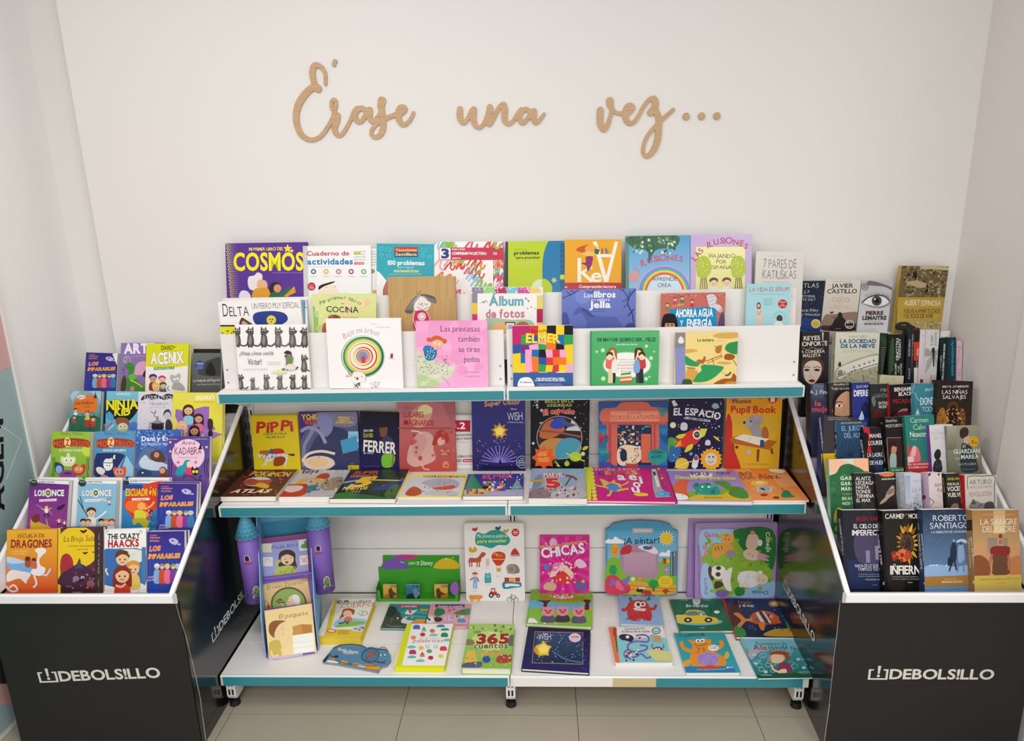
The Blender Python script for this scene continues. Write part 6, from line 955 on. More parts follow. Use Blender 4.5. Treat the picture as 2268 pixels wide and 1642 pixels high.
for x, y, k, c in ((1420, 832, 0, '4a6ab8'), (1472, 850, 2, '5aa88a'), (1532, 860, 3, 'd8705a'), (1620, 850, 1, '2f9a8a'), (1463, 886, 3, 'c8333a'), (1618, 888, 0, '1f8a5a'), (1397, 908, 3, 'e88a6a'), (1382, 975, 1, '6ac0b8'), (1452, 982, 3, 'e8c83a'), (1498, 972, 4, '7ac4b8'), (1557, 972, 4, '7ac4b8'), (1610, 985, 0, 'd8404a'), (1392, 1010, 0, 'b83a6a'), (1510, 1005, 3, '5aa86a'), (1385, 1046, 1, '5ac0a0'), (1460, 1030, 2, 'd83a5a'), (1520, 1052, 3, 'c8283a'), (1592, 1040, 3, 'e8d83a'), (1540, 890, 1, '8ac4c0'), (1445, 1073, 1, '7ac4c0'), (1638, 926, 1, '7ac4c0'), (1590, 826, 1, '4a8a9a')):
    if k == 0: b.B([x-24, y+14, x-18, y-12, x+18, y-12, x+24, y+14, x, y+16], c)
    elif k == 1: b.B([x-30, y+5, x-15, y-8, x+18, y-9, x+32, y+4, x, y+9], c)
    elif k == 2: b.P([x-18, y+6, x, y-22, x+18, y+6], c); b.L([x-18, y+12, x+18, y+12], 5, c, 0)
    elif k == 3: b.E(x, y, 19, 14, c)
    else: b.O(x, y, 13, 9, 4, c)
b = bl('green storybook with 365 in big red numbers, lying at the seam of the bottom shelf', ZB, (1796, 806), (2117, 810), (1744, 1120), .028, '98c25a', c6, gL, hard=1)
b.G('a8cc6a', '8ab84a').E(1950, 930, 140, 70, 'c8dc8a').T('365', 1850, 950, 2070, 948, 66, 'a03024', .05, o=('e8d8b0', .065)).T('cuentos', 1828, 985, 2065, 982, 38, '5a6a34', .03, o=('f0ecc8', .06)).T('Disney', 1938, 882, 1998, 882, 14, 'f0f0e0', .01)
b.B([1760, 1085, 1780, 1010, 1830, 1005, 1845, 1060, 1860, 1085, 1800, 1095], 'e0b84a').B([1870, 1030, 1880, 1005, 2020, 1000, 2030, 1030], 'c8a45a').B([1890, 1075, 1895, 1045, 1930, 1040, 1945, 1070, 1920, 1088], '2f52a8').B([1985, 1080, 2000, 1040, 2060, 1028, 2105, 1040, 2110, 1070, 2040, 1090], 'b0403a').D(1790, 820, 2100, 870, 18, 9, ['7aa84a', 'c8e08a', '5a8a3a'], 5).B([2070, 960, 2080, 900, 2115, 890, 2117, 960], '6a6a64').B([1775, 960, 1780, 920, 1820, 925, 1830, 955], '8a7a5a').B([1745, 1120, 1760, 1090, 1880, 1080, 1870, 1118], '5a5a7a').D(1770, 1000, 2100, 1110, 40, 6, ['b8d87a', '7aa83a'], 8)
b = bl('blue die-cut board book shaped like an elephant, lying at the front of the bottom shelf', ZB, (752, 950), (1240, 950), (752, 1150), .008, '5a88a8', c6, gL, page_mat=mat('board_edge', '9a8f86', rough=.8),
       shape=[752, 1070, 790, 1025, 830, 975, 880, 955, 960, 950, 1030, 958, 1080, 985, 1130, 978, 1200, 990, 1235, 1030, 1238, 1070, 1210, 1105, 1160, 1120, 1150, 1150, 1060, 1132, 940, 1110, 860, 1095, 752, 1080])
b.L([830, 985, 880, 962, 960, 956, 1035, 968, 1070, 990], 5, '26323c').B([1030, 1030, 1050, 985, 1110, 975, 1145, 1000, 1140, 1050, 1090, 1080, 1040, 1065], '4f7a9a').L([1070, 990, 1035, 1020, 1035, 1062, 1090, 1085, 1140, 1060, 1150, 1010, 1110, 985, 1070, 990], 5, '26323c').L([1140, 990, 1200, 995, 1230, 1030, 1232, 1070, 1190, 1090, 1140, 1075], 5, '26323c').L([1160, 980, 1190, 975, 1215, 1000], 4, '26323c').E(1165, 1032, 5, 6, 'f0f0f0').E(1195, 1030, 5, 6, 'f0f0f0').L([1115, 1075, 1160, 1085, 1205, 1070], 4, '26323c').E(1095, 1028, 22, 16, 'b05a34').E(1122, 1018, 8, 9, '9a4a2a').L([1080, 1040, 1060, 1065, 1110, 1085], 7, '8a4a30')
b.T('Bumba i Bumbé,', 858, 997, 1005, 1022, 17, 'e8eef0', .02, jit=.25).T("l'elefant", 890, 1015, 968, 1028, 14, 'e8eef0', .02, jit=.25).T('Elisa Ramon', 900, 1026, 940, 1034, 6, 'd0dce0').L([800, 1020, 820, 1045, 860, 1048], 5, '26323c').E(850, 1042, 16, 8, '2a3640').P([752, 1080, 790, 1030, 800, 1035, 770, 1082], '2a3640').B([800, 1072, 805, 1055, 835, 1055, 840, 1075], 'e09a2f').B([880, 1090, 885, 1070, 930, 1078, 930, 1095], 'e09a2f').B([960, 1105, 968, 1090, 1010, 1095, 1010, 1110], 'e09a2f').B([1050, 1125, 1055, 1100, 1150, 1112, 1148, 1140], 'e09a2f').B([780, 1082, 800, 1068, 860, 1078, 855, 1092], 'e8e6e0').B([1000, 1112, 1015, 1100, 1050, 1108, 1045, 1120], 'e8e6e0').L([800, 1062, 880, 1082, 960, 1098, 1050, 1108, 1140, 1110], 4, '26323c')

# ---------------------------------------------------------------- green counter box with three little books
gx0, gx1, gy0, gy1 = .449, .781, -.128, -.062
M_GREEN = mat('green_card', '3fa02c', rough=.5, noise=.08, scale=4)
gb = tag(empty('counter_box', ((gx0+gx1)/2, gy0, ZB)), 'bright green cardboard counter box with a header and a cut-out front', 'display box')
def CB(a, b_, nm='panel', m=M_GREEN):
    o = MB().box((a[0]-(gx0+gx1)/2, a[1]-gy0, a[2]+.0006), (b_[0]-(gx0+gx1)/2, b_[1]-gy0, b_[2]+.0006)).build(nm, m, gb); return o
CB((gx0, gy0, 0), (gx1, gy1, .002), 'base'); CB((gx0, gy1-.002, 0), (gx1, gy1, .118), 'back'); CB((gx0, gy0, 0), (gx0+.002, gy1, .06), 'side'); CB((gx1-.002, gy0, 0), (gx1, gy1, .06), 'side')
CB((gx0, gy0, .002), (gx1, gy0+.002, .012), 'front_lip'); CB((gx0, gy0, .012), (gx0+.016, gy0+.002, .05), 'front_post'); CB((gx1-.016, gy0, .012), (gx1, gy0+.002, .05), 'front_post')
hp = Plane((0, gy1-.0022, 0), (1, 0, 0), (0, 0, 1))
def header(s):
    s.P([1180, 322, 1722, 322, 1722, 405, 1180, 415], '3b9a2a'); s.B([1275, 322, 1420, 322, 1400, 345, 1340, 352, 1290, 340], 'c83a8a'); s.B([1180, 418, 1195, 365, 1260, 335, 1320, 345, 1360, 400, 1350, 418], '7a5ab0').B([1550, 415, 1565, 370, 1630, 340, 1700, 365, 1722, 415], 'd8b82f')
    s.T('LIBROS', 1362, 388, 1440, 388, 19, 'dfeeda', .0).T('Disney', 1450, 392, 1535, 390, 30, 'f0f4ec', .01, sl=.15); s.D(1190, 335, 1700, 400, 8, 6, ['e8f0c8'], 3, 4)
invb = Matrix.Translation((-(gx0+gx1)/2, -gy0, -ZB))
decal_print(hp, c6, header, gb, invb, None, 'header')
decal_print(Plane((0, gy0-.0003, 0), (1, 0, 0), (0, 0, 1)), c6, lambda s: s.B([1658, 560, 1680, 515, 1712, 520, 1712, 590, 1680, 600], '9a5ac0'), gb, invb, None, 'front_spot')
for TLx, TRx, lb, t, cols in ((1180, 1360, 'tiny orange storybook at the left inside the green counter box', 'LEGENDARIO', ('c8902f', 'd8b04a', '4a2f24')), (1345, 1545, 'tiny blue storybook in the middle inside the green counter box', 'LA VIDA', ('2f5a7a', '3f7a9a', '1f2f44')), (1545, 1672, 'tiny orange storybook at the right inside the green counter box', 'LEGEND', ('c8902f', 'd8b04a', '4a2f24'))):
    b = Book(lb, lean(gy0+.012, ZB+.004, 8), (TLx, 532), (TRx, 532), (TLx-4, 640), .008, cols[0], c6, ledge=ZB+.0032, group='tiny storybooks in the green box', off=.0 if TLx != 1345 else .0)
    b.w = min(b.w, .054); b.G(cols[1], cols[0]).T(t, TLx+50, 550, TRx-15, 547, 16, cols[2], .02, jit=.2)
    x = (TLx+TRx)/2-20; b.B([TLx+10, 640, TLx+20, 600, TLx+90, 590, TRx-20, 600, TRx, 640], cols[2] if TLx == 1345 else 'a8782a'); b.B([x-20, 620, x-30, 570, x-10, 555, x+5, 580, x+35, 600, x+10, 605, x, 625], '5a3a2a' if TLx != 1345 else '6a8a9a')

# ---------------------------------------------------------------- castle display with two towers and three tiers of readers
cy = R_(14); cu = V((math.cos(cy), math.sin(cy), 0)); cn = V((math.sin(cy), -math.cos(cy), 0))    # cn points to the viewer
c0 = V((.138, -.494, ZB))
CM = Matrix((cu, -cn, V((0, 0, 1)))).transposed().to_4x4(); CM.translation = V((.135, -.49, ZB+.001))
cs = tag(empty('castle_display', mtx=CM), 'purple cardboard castle display with two round towers, left on the bottom shelf', 'display stand')
M_PUR = mat('purple_card', '7b5cb4', rough=.5, noise=.05, scale=5); M_MAG = mat('plum_card', '8a3576', rough=.5); M_SKY = mat('sky_card', '4aa3c6', rough=.5, noise=.06, scale=6); M_BLU = mat('light_blue_card', '7fb4dc', rough=.5)
def CC(mb, nm, m, par=None): return mb.build(nm, m, par or cs)
CW = .176
prof = [(.0, .0), (.0, .15), (.09, .30), (.17, .50), (.19, .53), (.27, .53), (.27, 0)]
CC(MB().prism([(y+.012, z) for y, z in prof], 0, -.006, -.003), 'side_panel', M_BLU); CC(MB().prism([(y+.012, z) for y, z in prof], 0, CW, CW+.003), 'side_panel', M_BLU)
CC(MB().box((-.003, .272, 0), (CW, .276, .53)), 'back_panel', M_SKY)
for k, (y, z) in enumerate(((.012, .012), (.06, .112), (.13, .235))):
    CC(MB().box((-.003, y-.004, z-.004), (CW, y+.05, z)), 'tier_ledge', M_PUR)
    CC(MB().prism([(y+.045, z), (y+.085, z+.13), (y+.088, z+.13), (y+.048, z)], 0, -.003, CW), 'tier_back', M_MAG if k == 2 else M_PUR)
CC(MB().prism([(.232, .42), (.255, .52), (.258, .52), (.235, .42)], 0, -.003, CW), 'header_panel', M_SKY)
def tower(x, y, z0, r, h, rh):
    t = CC(MB().cyl((x, y, z0), r*.97, r, h, 32), 'tower', M_PUR)
    for p in t.data.polygons: p.use_smooth = len(p.vertices) == 4
    rf = CC(MB().cyl((x, y, z0+h), r*1.14, r*.12, rh, 32), 'tower_roof', M_SKY, t)
    for p in rf.data.polygons: p.use_smooth = len(p.vertices) == 4
    def patch(a0, z, wd, ht, m, nm, top=True, off=.0006):
        vs = []; n = 14; R = r+off
        for i in range(n):
            a = 2*math.pi*i/n; u, v = math.cos(a)*wd/2, math.sin(a)*ht/2
            if top and v < 0: v = -ht/2; u = wd/2*(1 if u > 0 else -1) if abs(u) > .001 else u
            th = a0+u/R; vs.append((x+R*math.sin(th), y-R*math.cos(th), z+v))
        mesh_obj(nm, vs, [tuple(range(n))], m, t)
    Mg = mat('green_door', '6a8a3a', rough=.6); Mw = mat('pale_frame', 'c8b8d8', rough=.6); Mr = mat('red_flower', 'b83a4a', rough=.6)
    patch(.35, z0+.05, .026, .048, Mw, 'door_frame'); patch(.35, z0+.049, .02, .041, Mg, 'door', off=.0012)
    patch(-.1, z0+h*.72, .02, .026, Mw, 'window_frame'); patch(-.1, z0+h*.72, .014, .02, M_BLACK, 'window_opening', off=.0012); patch(-.1, z0+h*.64, .034, .008, Mr, 'flower_box', False, .0016)
    rs = random.Random(3)
    lv = MB()
    for _ in range(26):
        th = rs.uniform(-1.2, 1.2); zz = z0+rs.uniform(.003, .04+.03*rs.random()); R = r+.0008; n = len(lv.v)
        for dx, dz in ((-.0045, -.002), (.0, -.004), (.0045, .002), (0, .004)): q = th+dx/R; lv.v.append((x+R*math.sin(q), y-R*math.cos(q), zz+dz))
        lv.f.append((n, n+1, n+2, n+3))
    o = lv.build('painted_leaves', mat('dark_violet_print', '4a3480', rough=.6), t); o['kind'] = 'stuff'
    sc = MB()
    for row in range(7):
        for i in range(14):
            f = row/7; R0 = r*1.14*(1-f)+r*.12*f; a = 2*math.pi*(i+.5*(row % 2))/14; zc = z0+h+rh*f
            for j in range(5):
                b0, b1 = math.pi*j/5, math.pi*(j+1)/5
                for ww in ((b0, b1),):
                    q = []
                    for bb, dr in ((ww[0], 0), (ww[1], 0), (ww[1], .0012), (ww[0], .0012)):
                        th = a+math.cos(bb)*.2; dz = -math.sin(bb)*.011-dr+.011; RR = (r*1.14*(1-(zc+dz-z0-h)/rh)+r*.12*(zc+dz-z0-h)/rh)+.0009
                        q.append((x+RR*math.sin(th), y-RR*math.cos(th), zc+dz))
                    n = len(sc.v); sc.v += q; sc.f.append((n, n+1, n+2, n+3))
    o = sc.build('painted_scales', mat('pale_blue_print', '9ad0e4', rough=.6), rf); o['kind'] = 'stuff'
CMi = CM.inverted()
def tw(px_x, eave_y, bot_y, Yw, halfw):
    pl = Plane((0, Yw, 0), (1, 0, 0), (0, 0, 1)); bt = pl.hit(px_x, bot_y); tp = pl.hit(px_x, eave_y); r = (pl.hit(px_x+halfw, bot_y)-bt).length
    q = CMi @ bt; tower(q.x, q.y+r, q.z, r, tp.z-bt.z, .1)
tw(563, 1196, 1340, -.40, 22); tw(718, 1173, 1318, -.335, 24)

gP = 'readers in the castle display'
def leaflet(label, y, z, TL, TR, BL, col):
    p = CM @ V((0, y, z)); a = R_(17); v = (-cn)*math.sin(a)+V((0, 0, 1))*math.cos(a)
    return Book(label, Plane(p, cu, v), TL, TR, BL, .003, col, c6, group=gP)
b = leaflet('thin lilac reader with a crying girl, topmost in the castle display', .183, .29, (320, 240), (638, 203), (338, 560), '9aa0d4')
b.G('989ed2', 'a8acdc').R(322, 240, 392, 302, 'e2dcc0').P([580, 215, 640, 205, 645, 285, 588, 292], 'e0e2dc').B([598, 268, 605, 245, 620, 240, 625, 220, 640, 222, 642, 270], '5f9a5a').R(328, 335, 398, 400, 'e6e2da').P([588, 325, 650, 318, 652, 385, 592, 395], 'eae2d4').L([600, 340, 640, 375], 5, 'd8903a', 0).L([640, 335, 605, 372], 5, 'd8903a', 0).L([340, 360, 370, 350, 385, 375], 3, 'b8a8a0')
b.T('Paula llora', 388, 283, 578, 258, 28, '4a5078', -.012, sl=.15, jit=.05, sp=.03).P([340, 500, 440, 480, 660, 455, 662, 600, 345, 600], '5a7a3a').P([395, 420, 660, 395, 660, 455, 400, 478], 'a8a4cc').B([440, 360, 450, 300, 510, 282, 555, 305, 560, 360, 570, 410, 530, 400, 450, 410], '4a3424').E(502, 350, 46, 42, 'e8c8a4').B([450, 335, 470, 300, 520, 295, 545, 330, 500, 315], '4a3424').L([480, 345, 495, 352], 3, '333', 0).L([520, 342, 535, 338], 3, '333', 0).E(498, 372, 12, 8, '8a4a3a')
b.B([410, 450, 420, 420, 460, 400, 530, 395, 560, 420, 555, 470, 420, 478], 'b4c45a').L([415, 400, 435, 370, 455, 360], 20, 'b4c45a').L([550, 420, 560, 400], 16, 'b06a4a', 0).P([455, 470, 515, 465, 518, 500, 458, 505], 'ece6d8').D(425, 405, 550, 470, 16, 4, ['8a9a3a'], 3)
b = leaflet('thin sand reader with a white-haired woman in a round window, middle of the castle display', .113, .155, (322, 528), (642, 462), (338, 830), 'dcba84')
b.G('dfc08c', 'd8b47c').T('El viejo Zacarías', 358, 568, 612, 522, 28, '6a5a40', -.012, sl=.15, jit=.05, sp=.03).E(512, 665, 128, 118, '6a5a34', -6, 30).E(512, 667, 116, 107, '8fae62', -6, 30).L([330, 640, 365, 660, 385, 720, 390, 760], 4, '6a5a34').B([585, 690, 580, 640, 540, 605, 580, 625, 590, 690], 'eee')
b.B([500, 680, 505, 640, 525, 610, 560, 605, 585, 630, 588, 680, 560, 700], 'e8ccae').B([535, 612, 560, 600, 588, 620, 590, 672, 560, 665, 545, 635], 'ece8e4').L([505, 655, 515, 658], 3, '333', 0).L([420, 648, 450, 660, 482, 652], 7, '5a3a24').B([430, 645, 450, 628, 470, 645], '8a5a34').L([455, 662, 475, 690, 480, 760], 7, 'e8ccae').R(605, 478, 645, 492, 'c8944a').R(600, 498, 645, 506, 'c8944a').B([355, 690, 370, 670, 385, 700, 380, 740], 'b04a3a')
b = leaflet('thin yellow reader with a boy beside a cardboard parcel, lowest of the castle display', -.006, 0, (338, 718), (675, 665), (360, 1075), 'ead090')
b.G('eacf92', 'ecd69c').T('El paquete', 442, 775, 648, 745, 32, '5a4c34', -.012, sl=.15, jit=.05, sp=.03).P([545, 828, 600, 812, 675, 815, 678, 870, 620, 880, 540, 890], 'b8813f').P([600, 812, 610, 878, 545, 888, 538, 828], 'c8924e').P([538, 895, 620, 880, 690, 874, 692, 1005, 548, 1022], 'f0eee6').L([545, 945, 690, 930], 2, 'ccc8be', 0).L([547, 985, 690, 968], 2, 'ccc8be', 0)
b.B([372, 870, 372, 820, 400, 790, 450, 785, 488, 790, 450, 810, 430, 850, 412, 905, 395, 900], '8f5c34').B([420, 850, 450, 810, 480, 815, 488, 860, 478, 890, 450, 905, 445, 940, 415, 935, 410, 890], 'ecce9c').L([460, 845, 470, 843], 3, '333', 0).L([465, 885, 478, 880], 3, 'a05a4a', 0).B([370, 1000, 375, 945, 415, 925, 450, 935, 462, 1000, 455, 1040, 385, 1050], 'c8b45a').L([455, 1000, 490, 960, 500, 910], 16, 'ecce9c').L([385, 1000, 400, 1040, 440, 1030], 14, 'ecce9c').L([500, 925, 512, 900, 520, 912], 5, 'ecce9c').P([360, 1052, 610, 1018, 612, 1042, 360, 1077], 'c8b8d8').P([610, 1018, 698, 1006, 700, 1028, 612, 1042], '7a5cb0').lines(390, 1062, 480, 8, 1, 8, '8a7aa0')

# ================================================================ left stand: five tiers of children's novels and comics
L1 = (0, 740, 540/2015); L2 = (0, 1040, 540/1473)
def bL(row, label, TL, TR, BL, th, col, view=L1, **k):
    b = Book(label, rows[row], TL, TR, BL, th, col, view, ledge=RZ[row]+.0006, group='children\'s books in the left stand', **k)
    b.lim = lambda y: (-.606-.055*max(0, y+.7425)/.7+.014, -.002-.004*(y+.7425)/.7-.014); return b
def imparables(b, x0, y0, x1, y1):
    """indigo team comic: drawn in fractions of the visible box"""
    X = lambda u: x0+(x1-x0)*u; Y = lambda v: y0+(y1-y0)*v; W = x1-x0; H = y1-y0
    b.G('3a2a80', '2a4aa8').T('VOLUMEN 1', X(.08), Y(.08), X(.28), Y(.08), H*.026, 'e0707a', .02).T('AVENTURAS EN', X(.08), Y(.13), X(.36), Y(.13), H*.032, 'f0a050', .02).T('NOCHE REAL', X(.08), Y(.19), X(.34), Y(.19), H*.032, 'f0a050', .02)
    b.T('LOS', X(.08), Y(.375), X(.36), Y(.36), H*.09, 'f06a3a', .04, sl=.2, jit=.1, o=('f4d8c0', .07)).T('IMPARABLES', X(.05), Y(.52), X(.88), Y(.5), H*.085, 'f2883a', .04, sl=.2, jit=.1, o=('f4e070', .07))
    b.B([X(.6), Y(.15), X(.72), Y(.12), X(.85), Y(.18), X(.78), Y(.25), X(.65), Y(.22)], 'b8b4d8').E(X(.7), Y(.17), W*.03, H*.015, '3a2a80').E(X(.87), Y(.24), W*.05, H*.02, 'a8a4cc')
    for i in range(9): b.L([X(.1+i*.1), Y(.55), X(.1+i*.1), Y(.75)], W*.006, '5a7ad0', 0)
    for i, (u, c, hc) in enumerate(((.28, '7ab0d8', 'dfe4ec'), (.42, 'c8502f', '8a8a94'), (.56, 'e8708a', 'e8c04a'), (.72, '8a3a9a', '5aa07a'), (.84, '3a7ab0', 'a8c8e8'))):
        b.B([X(u)-W*.08, Y(.98), X(u)-W*.07, Y(.75), X(u)+W*.07, Y(.75), X(u)+W*.08, Y(.98)], c).E(X(u), Y(.68), W*.06, H*.04, 'e8bc94').B([X(u)-W*.07, Y(.68), X(u)-W*.06, Y(.63), X(u), Y(.61), X(u)+W*.06, Y(.63), X(u)+W*.07, Y(.68), X(u), Y(.655)], hc)
# tier 1 (front)
def bF(*a, **k): return bL(0, *a, view=L2, **k)
b = bF('orange and gold hardback with a white dragon carrying two riders, front tier left', (36, 368), (340, 362), (10, 778), .022, 'e0902a', hard=1)
b.G('e8b030', 'd8502a').B([30, 560, 80, 545, 160, 570, 210, 600, 160, 640, 90, 620, 40, 590], '7aa8d8').B([20, 540, 60, 530, 150, 560, 60, 570], 'b8d0e0').T('ESCUELA DE', 102, 414, 262, 410, 20, '7a2a24', .01).T('DRAGONES', 62, 474, 306, 470, 46, '8a2430', .03, jit=.1, o=('e8a83a', .05)).T('EL RESCATE DE LA', 68, 500, 165, 499, 8, 'f0d8a0', .01).T('DRAGONA DEL SOL', 68, 514, 162, 513, 8, 'f0d8a0', .01).lines(105, 388, 160, 8, 1, 6, 'b8702a').lines(178, 388, 260, 8, 1, 6, 'b8702a')
b.B([205, 490, 230, 475, 268, 480, 272, 500, 250, 520, 232, 545, 240, 580, 270, 600, 250, 640, 200, 640, 180, 620, 210, 580, 220, 540, 222, 510], 'ece8e4').B([60, 610, 120, 615, 180, 630, 160, 670, 150, 690, 110, 660, 40, 680, 30, 650], 'e8dcd8').L([30, 650, 22, 690, 60, 735, 100, 730, 80, 700, 50, 715], 12, 'e8dcd8').L([200, 640, 215, 690, 195, 715], 12, 'e4dce0').L([250, 630, 275, 640, 300, 600], 11, 'c8d8ea').B([145, 555, 150, 530, 175, 530, 182, 560, 175, 590, 150, 588], 'a8502a').E(162, 540, 14, 14, '5a2f20').E(200, 548, 13, 13, '5a2f20').B([180, 590, 188, 555, 215, 560, 215, 600], 'c86a4a').lines(140, 755, 185, 8, 1, 6, 'f0c070')
b = bF('plum and yellow book with full moon and bats, second in the front tier', (352, 355), (622, 350), (344, 765), .022, '5a3246', hard=1, spine_col='e0c030')
b.R(335, 345, 366, 780, 'e2c22a').E(468, 470, 130, 128, 'e8c424', n=34).G('5a2a38', '3a2030', 366, 620, 622, 775).B([366, 620, 372, 530, 410, 510, 440, 550, 440, 620, 410, 660], 'a8323a').B([530, 680, 540, 620, 590, 600, 600, 680], 'b8442a').B([366, 640, 420, 600, 480, 570, 540, 600, 600, 640, 600, 690, 366, 700], '4a2a44').P([448, 600, 478, 545, 505, 600], '4a4a5a').P([470, 560, 480, 535, 490, 560], '6a3a4a').T('La Bruja Selan', 384, 438, 588, 432, 34, '4a2a3a', -.012, sl=.2, jit=.2, sp=.0).T('ALEX DE MARI Y SERGIO HERNÁNDEZ', 410, 468, 575, 466, 7, '6a4a2a').T('LAURA CATENA', 460, 488, 532, 486, 7, '6a4a2a')
def bat(s, x, y, r, c='3a2034'): s.B([x-r, y-r*.3, x-r*.4, y-r*.5, x, y-r*.2, x+r*.4, y-r*.6, x+r, y-r*.4, x+r*.5, y+r*.1, x, y+r*.4, x-r*.5, y+r*.1], c)
for x, y, r in ((505, 378, 22), (515, 508, 16), (535, 585, 9), (565, 502, 8), (508, 618, 8), (570, 620, 9)): bat(b, x, y, r)
b.E(460, 660, 20, 16, '8a7a8a').E(550, 690, 26, 22, '8a5a5a').E(500, 655, 12, 10, 'c8b8c0').D(400, 620, 590, 720, 26, 6, ['8a3a3a', '2a1a2a', 'b86a3a', '7a6a8a'], 3).lines(438, 745, 500, 8, 1, 6, 'dcc')
b.R(572, 350, 622, 775, '43302f').T('LA BRUJA', 600, 760, 604, 380, 9, '9a8a84')
b = bF('white, blue and cream book with three worried cartoon children, third in the front tier', (630, 365), (882, 358), (612, 768), .018, 'eceae6')
b.B([618, 505, 700, 480, 880, 500, 876, 700, 800, 690, 616, 700], '3a6fae').B([700, 520, 760, 480, 880, 500, 850, 560, 760, 560], 'd8e0d4').B([612, 700, 700, 710, 860, 690, 858, 775, 610, 775], 'eeeae4').T('THE CRAZY', 652, 422, 844, 416, 30, '2f2a2a', .035, jit=.12).T('HAACKS', 655, 472, 838, 464, 42, 'b0302f', .045, jit=.12).T('Y LA CÁMARA IMPOSIBLE', 745, 482, 835, 480, 6, '555')
for p in ([642, 388, 642, 372, 658, 372], [840, 372, 855, 372, 855, 385], [625, 742, 625, 756, 640, 756], [820, 750, 836, 750, 836, 738]): b.L(p, 3, '444', 0)
kid(b, 740, 540, 42, '6a3a1f', 'e6bc90', '3a5a8a'); kid(b, 806, 600, 40, 'd8953a', 'e6bc90', 'e0c060'); kid(b, 740, 640, 46, '8a2f1f', 'e6bc90', 'c8402f', long=1)
b.L([655, 640, 640, 610, 650, 600], 10, 'e6d8b0').L([775, 505, 800, 520, 815, 500], 7, 'dfe0b0').L([700, 700, 735, 710, 760, 690], 12, 'e6bc90')
b.R(882-24, 470, 882, 685, '4a7ab0')
b = bF('indigo team comic with orange lettering, rightmost in the front tier', (906, 378), (1130, 373), (888, 762), .016, '3a2a80')
imparables(b, 902, 378, 1128, 690); b.T('DANA', 915, 658, 960, 655, 13, 'c8b0e0', .03).T('DAVIDE', 908, 676, 965, 672, 12, 'c8b0e0', .03)
b = bF('second copy of the indigo team comic, page edges behind the front tier one', (925, 372), (1156, 370), (930, 762), .014, '4a3a90', off=-.018)
# tier 2
b = bL(1, 'purple football comic with a stilt-walking boy over yellow sand, leftmost in the second tier', (248, 1205), (572, 1218), (255, 1590), .02, '7a3084')
b.G('6a2a80', 'a84a9a').B([250, 1610, 258, 1530, 330, 1560, 420, 1600, 400, 1660, 250, 1660], 'e0b83a').P([248, 1198, 575, 1215, 572, 1245, 250, 1228], 'f0eeee').E(280, 1232, 32, 30, '24402a').T('DE LOS', 262, 1228, 298, 1228, 9, 'e0e8c0', .02).T('de ROBERTO SANTIAGO', 318, 1228, 450, 1232, 13, '333', .02)
def once(b, x, y, w):
    b.T('LOS', x, y, x+w*.33, y, w*.19, 'eeecea', .05, o=('3a2a4a', .075)).E(x+w*.46, y-w*.1, w*.12, w*.15, 'e8e6e2').E(x+w*.46, y-w*.1, w*.08, w*.1, '5a6a5a').S(x+w*.46, y-w*.1, w*.06, 'e8c83a', 4).T('NCE', x+w*.6, y, x+w, y, w*.2, 'eeecea', .05, o=('3a2a4a', .075))
once(b, 288, 1338, 240); b.P([325, 1368, 470, 1360, 468, 1382, 325, 1388], 'f0e4ec').T('EL VUELO ENCANTADO', 335, 1384, 458, 1378, 9, '8a5a8a', .01)
def runner(s, x, y, h, c='eee8e8', hc='c8502a'): s.E(x, y-h*.4, h*.13, h*.13, 'e8bc98').B([x-h*.14, y-h*.42, x, y-h*.58, x+h*.15, y-h*.45, x, y-h*.47], hc); s.B([x-h*.13, y-h*.28, x+h*.12, y-h*.28, x+h*.1, y, x-h*.1, y], c); s.L([x-h*.05, y, x-h*.2, y+h*.25], h*.09, '3a2f44', 0).L([x+h*.05, y, x+h*.15, y+h*.28], h*.09, '3a2f44', 0).L([x+h*.1, y-h*.2, x+h*.35, y-h*.35], h*.07, 'e8bc98', 0).L([x-h*.1, y-h*.2, x-h*.35, y-h*.3], h*.07, 'e8bc98', 0)
runner(b, 385, 1480, 120); b.L([300, 1410, 350, 1440], 4, 'd8a0c8', 0).L([400, 1450, 435, 1495], 4, 'd8a0c8', 0); runner(b, 490, 1560, 70); runner(b, 535, 1575, 65); b.B([470, 1440, 500, 1420, 540, 1405, 520, 1440, 490, 1455], '3a1a44').B([265, 1540, 280, 1500, 320, 1490, 325, 1530, 300, 1560], '7a3a2a').L([385, 1530, 400, 1590], 8, 'c8b8c8', 0)
b = bL(1, 'second copy of the purple football comic, white page edge showing behind it', (310, 1188), (648, 1190), (315, 1590), .02, 'eceaea', off=-.022)
b = bL(1, 'light blue football comic with a boy firing a slingshot, second in the second tier', (648, 1208), (965, 1215), (642, 1590), .02, '7ab8d8')
b.G('86bcd8', '8ac4dc').P([646, 1203, 966, 1212, 964, 1240, 646, 1232], 'f0eeee').E(680, 1232, 32, 30, '24402a').T('DE LOS', 662, 1228, 698, 1228, 9, 'e0e8c0', .02).T('de ROBERTO SANTIAGO', 710, 1228, 845, 1230, 13, '333', .02); once(b, 682, 1338, 238)
b.P([702, 1368, 880, 1362, 878, 1384, 702, 1390], 'eef2f4').T('EL SECRETO EN FUERTE HORIZONTE', 710, 1384, 872, 1378, 8, '5a7a8a', .01).L([645, 1370, 690, 1450, 735, 1520], 7, '2f3a44').L([662, 1340, 690, 1450], 6, '2f3a44', 0); kid(b, 755, 1480, 38, '5a3018', 'f0d0a8', 'f0f0f0'); b.L([790, 1530, 840, 1500, 880, 1465], 14, 'f0f0f0')
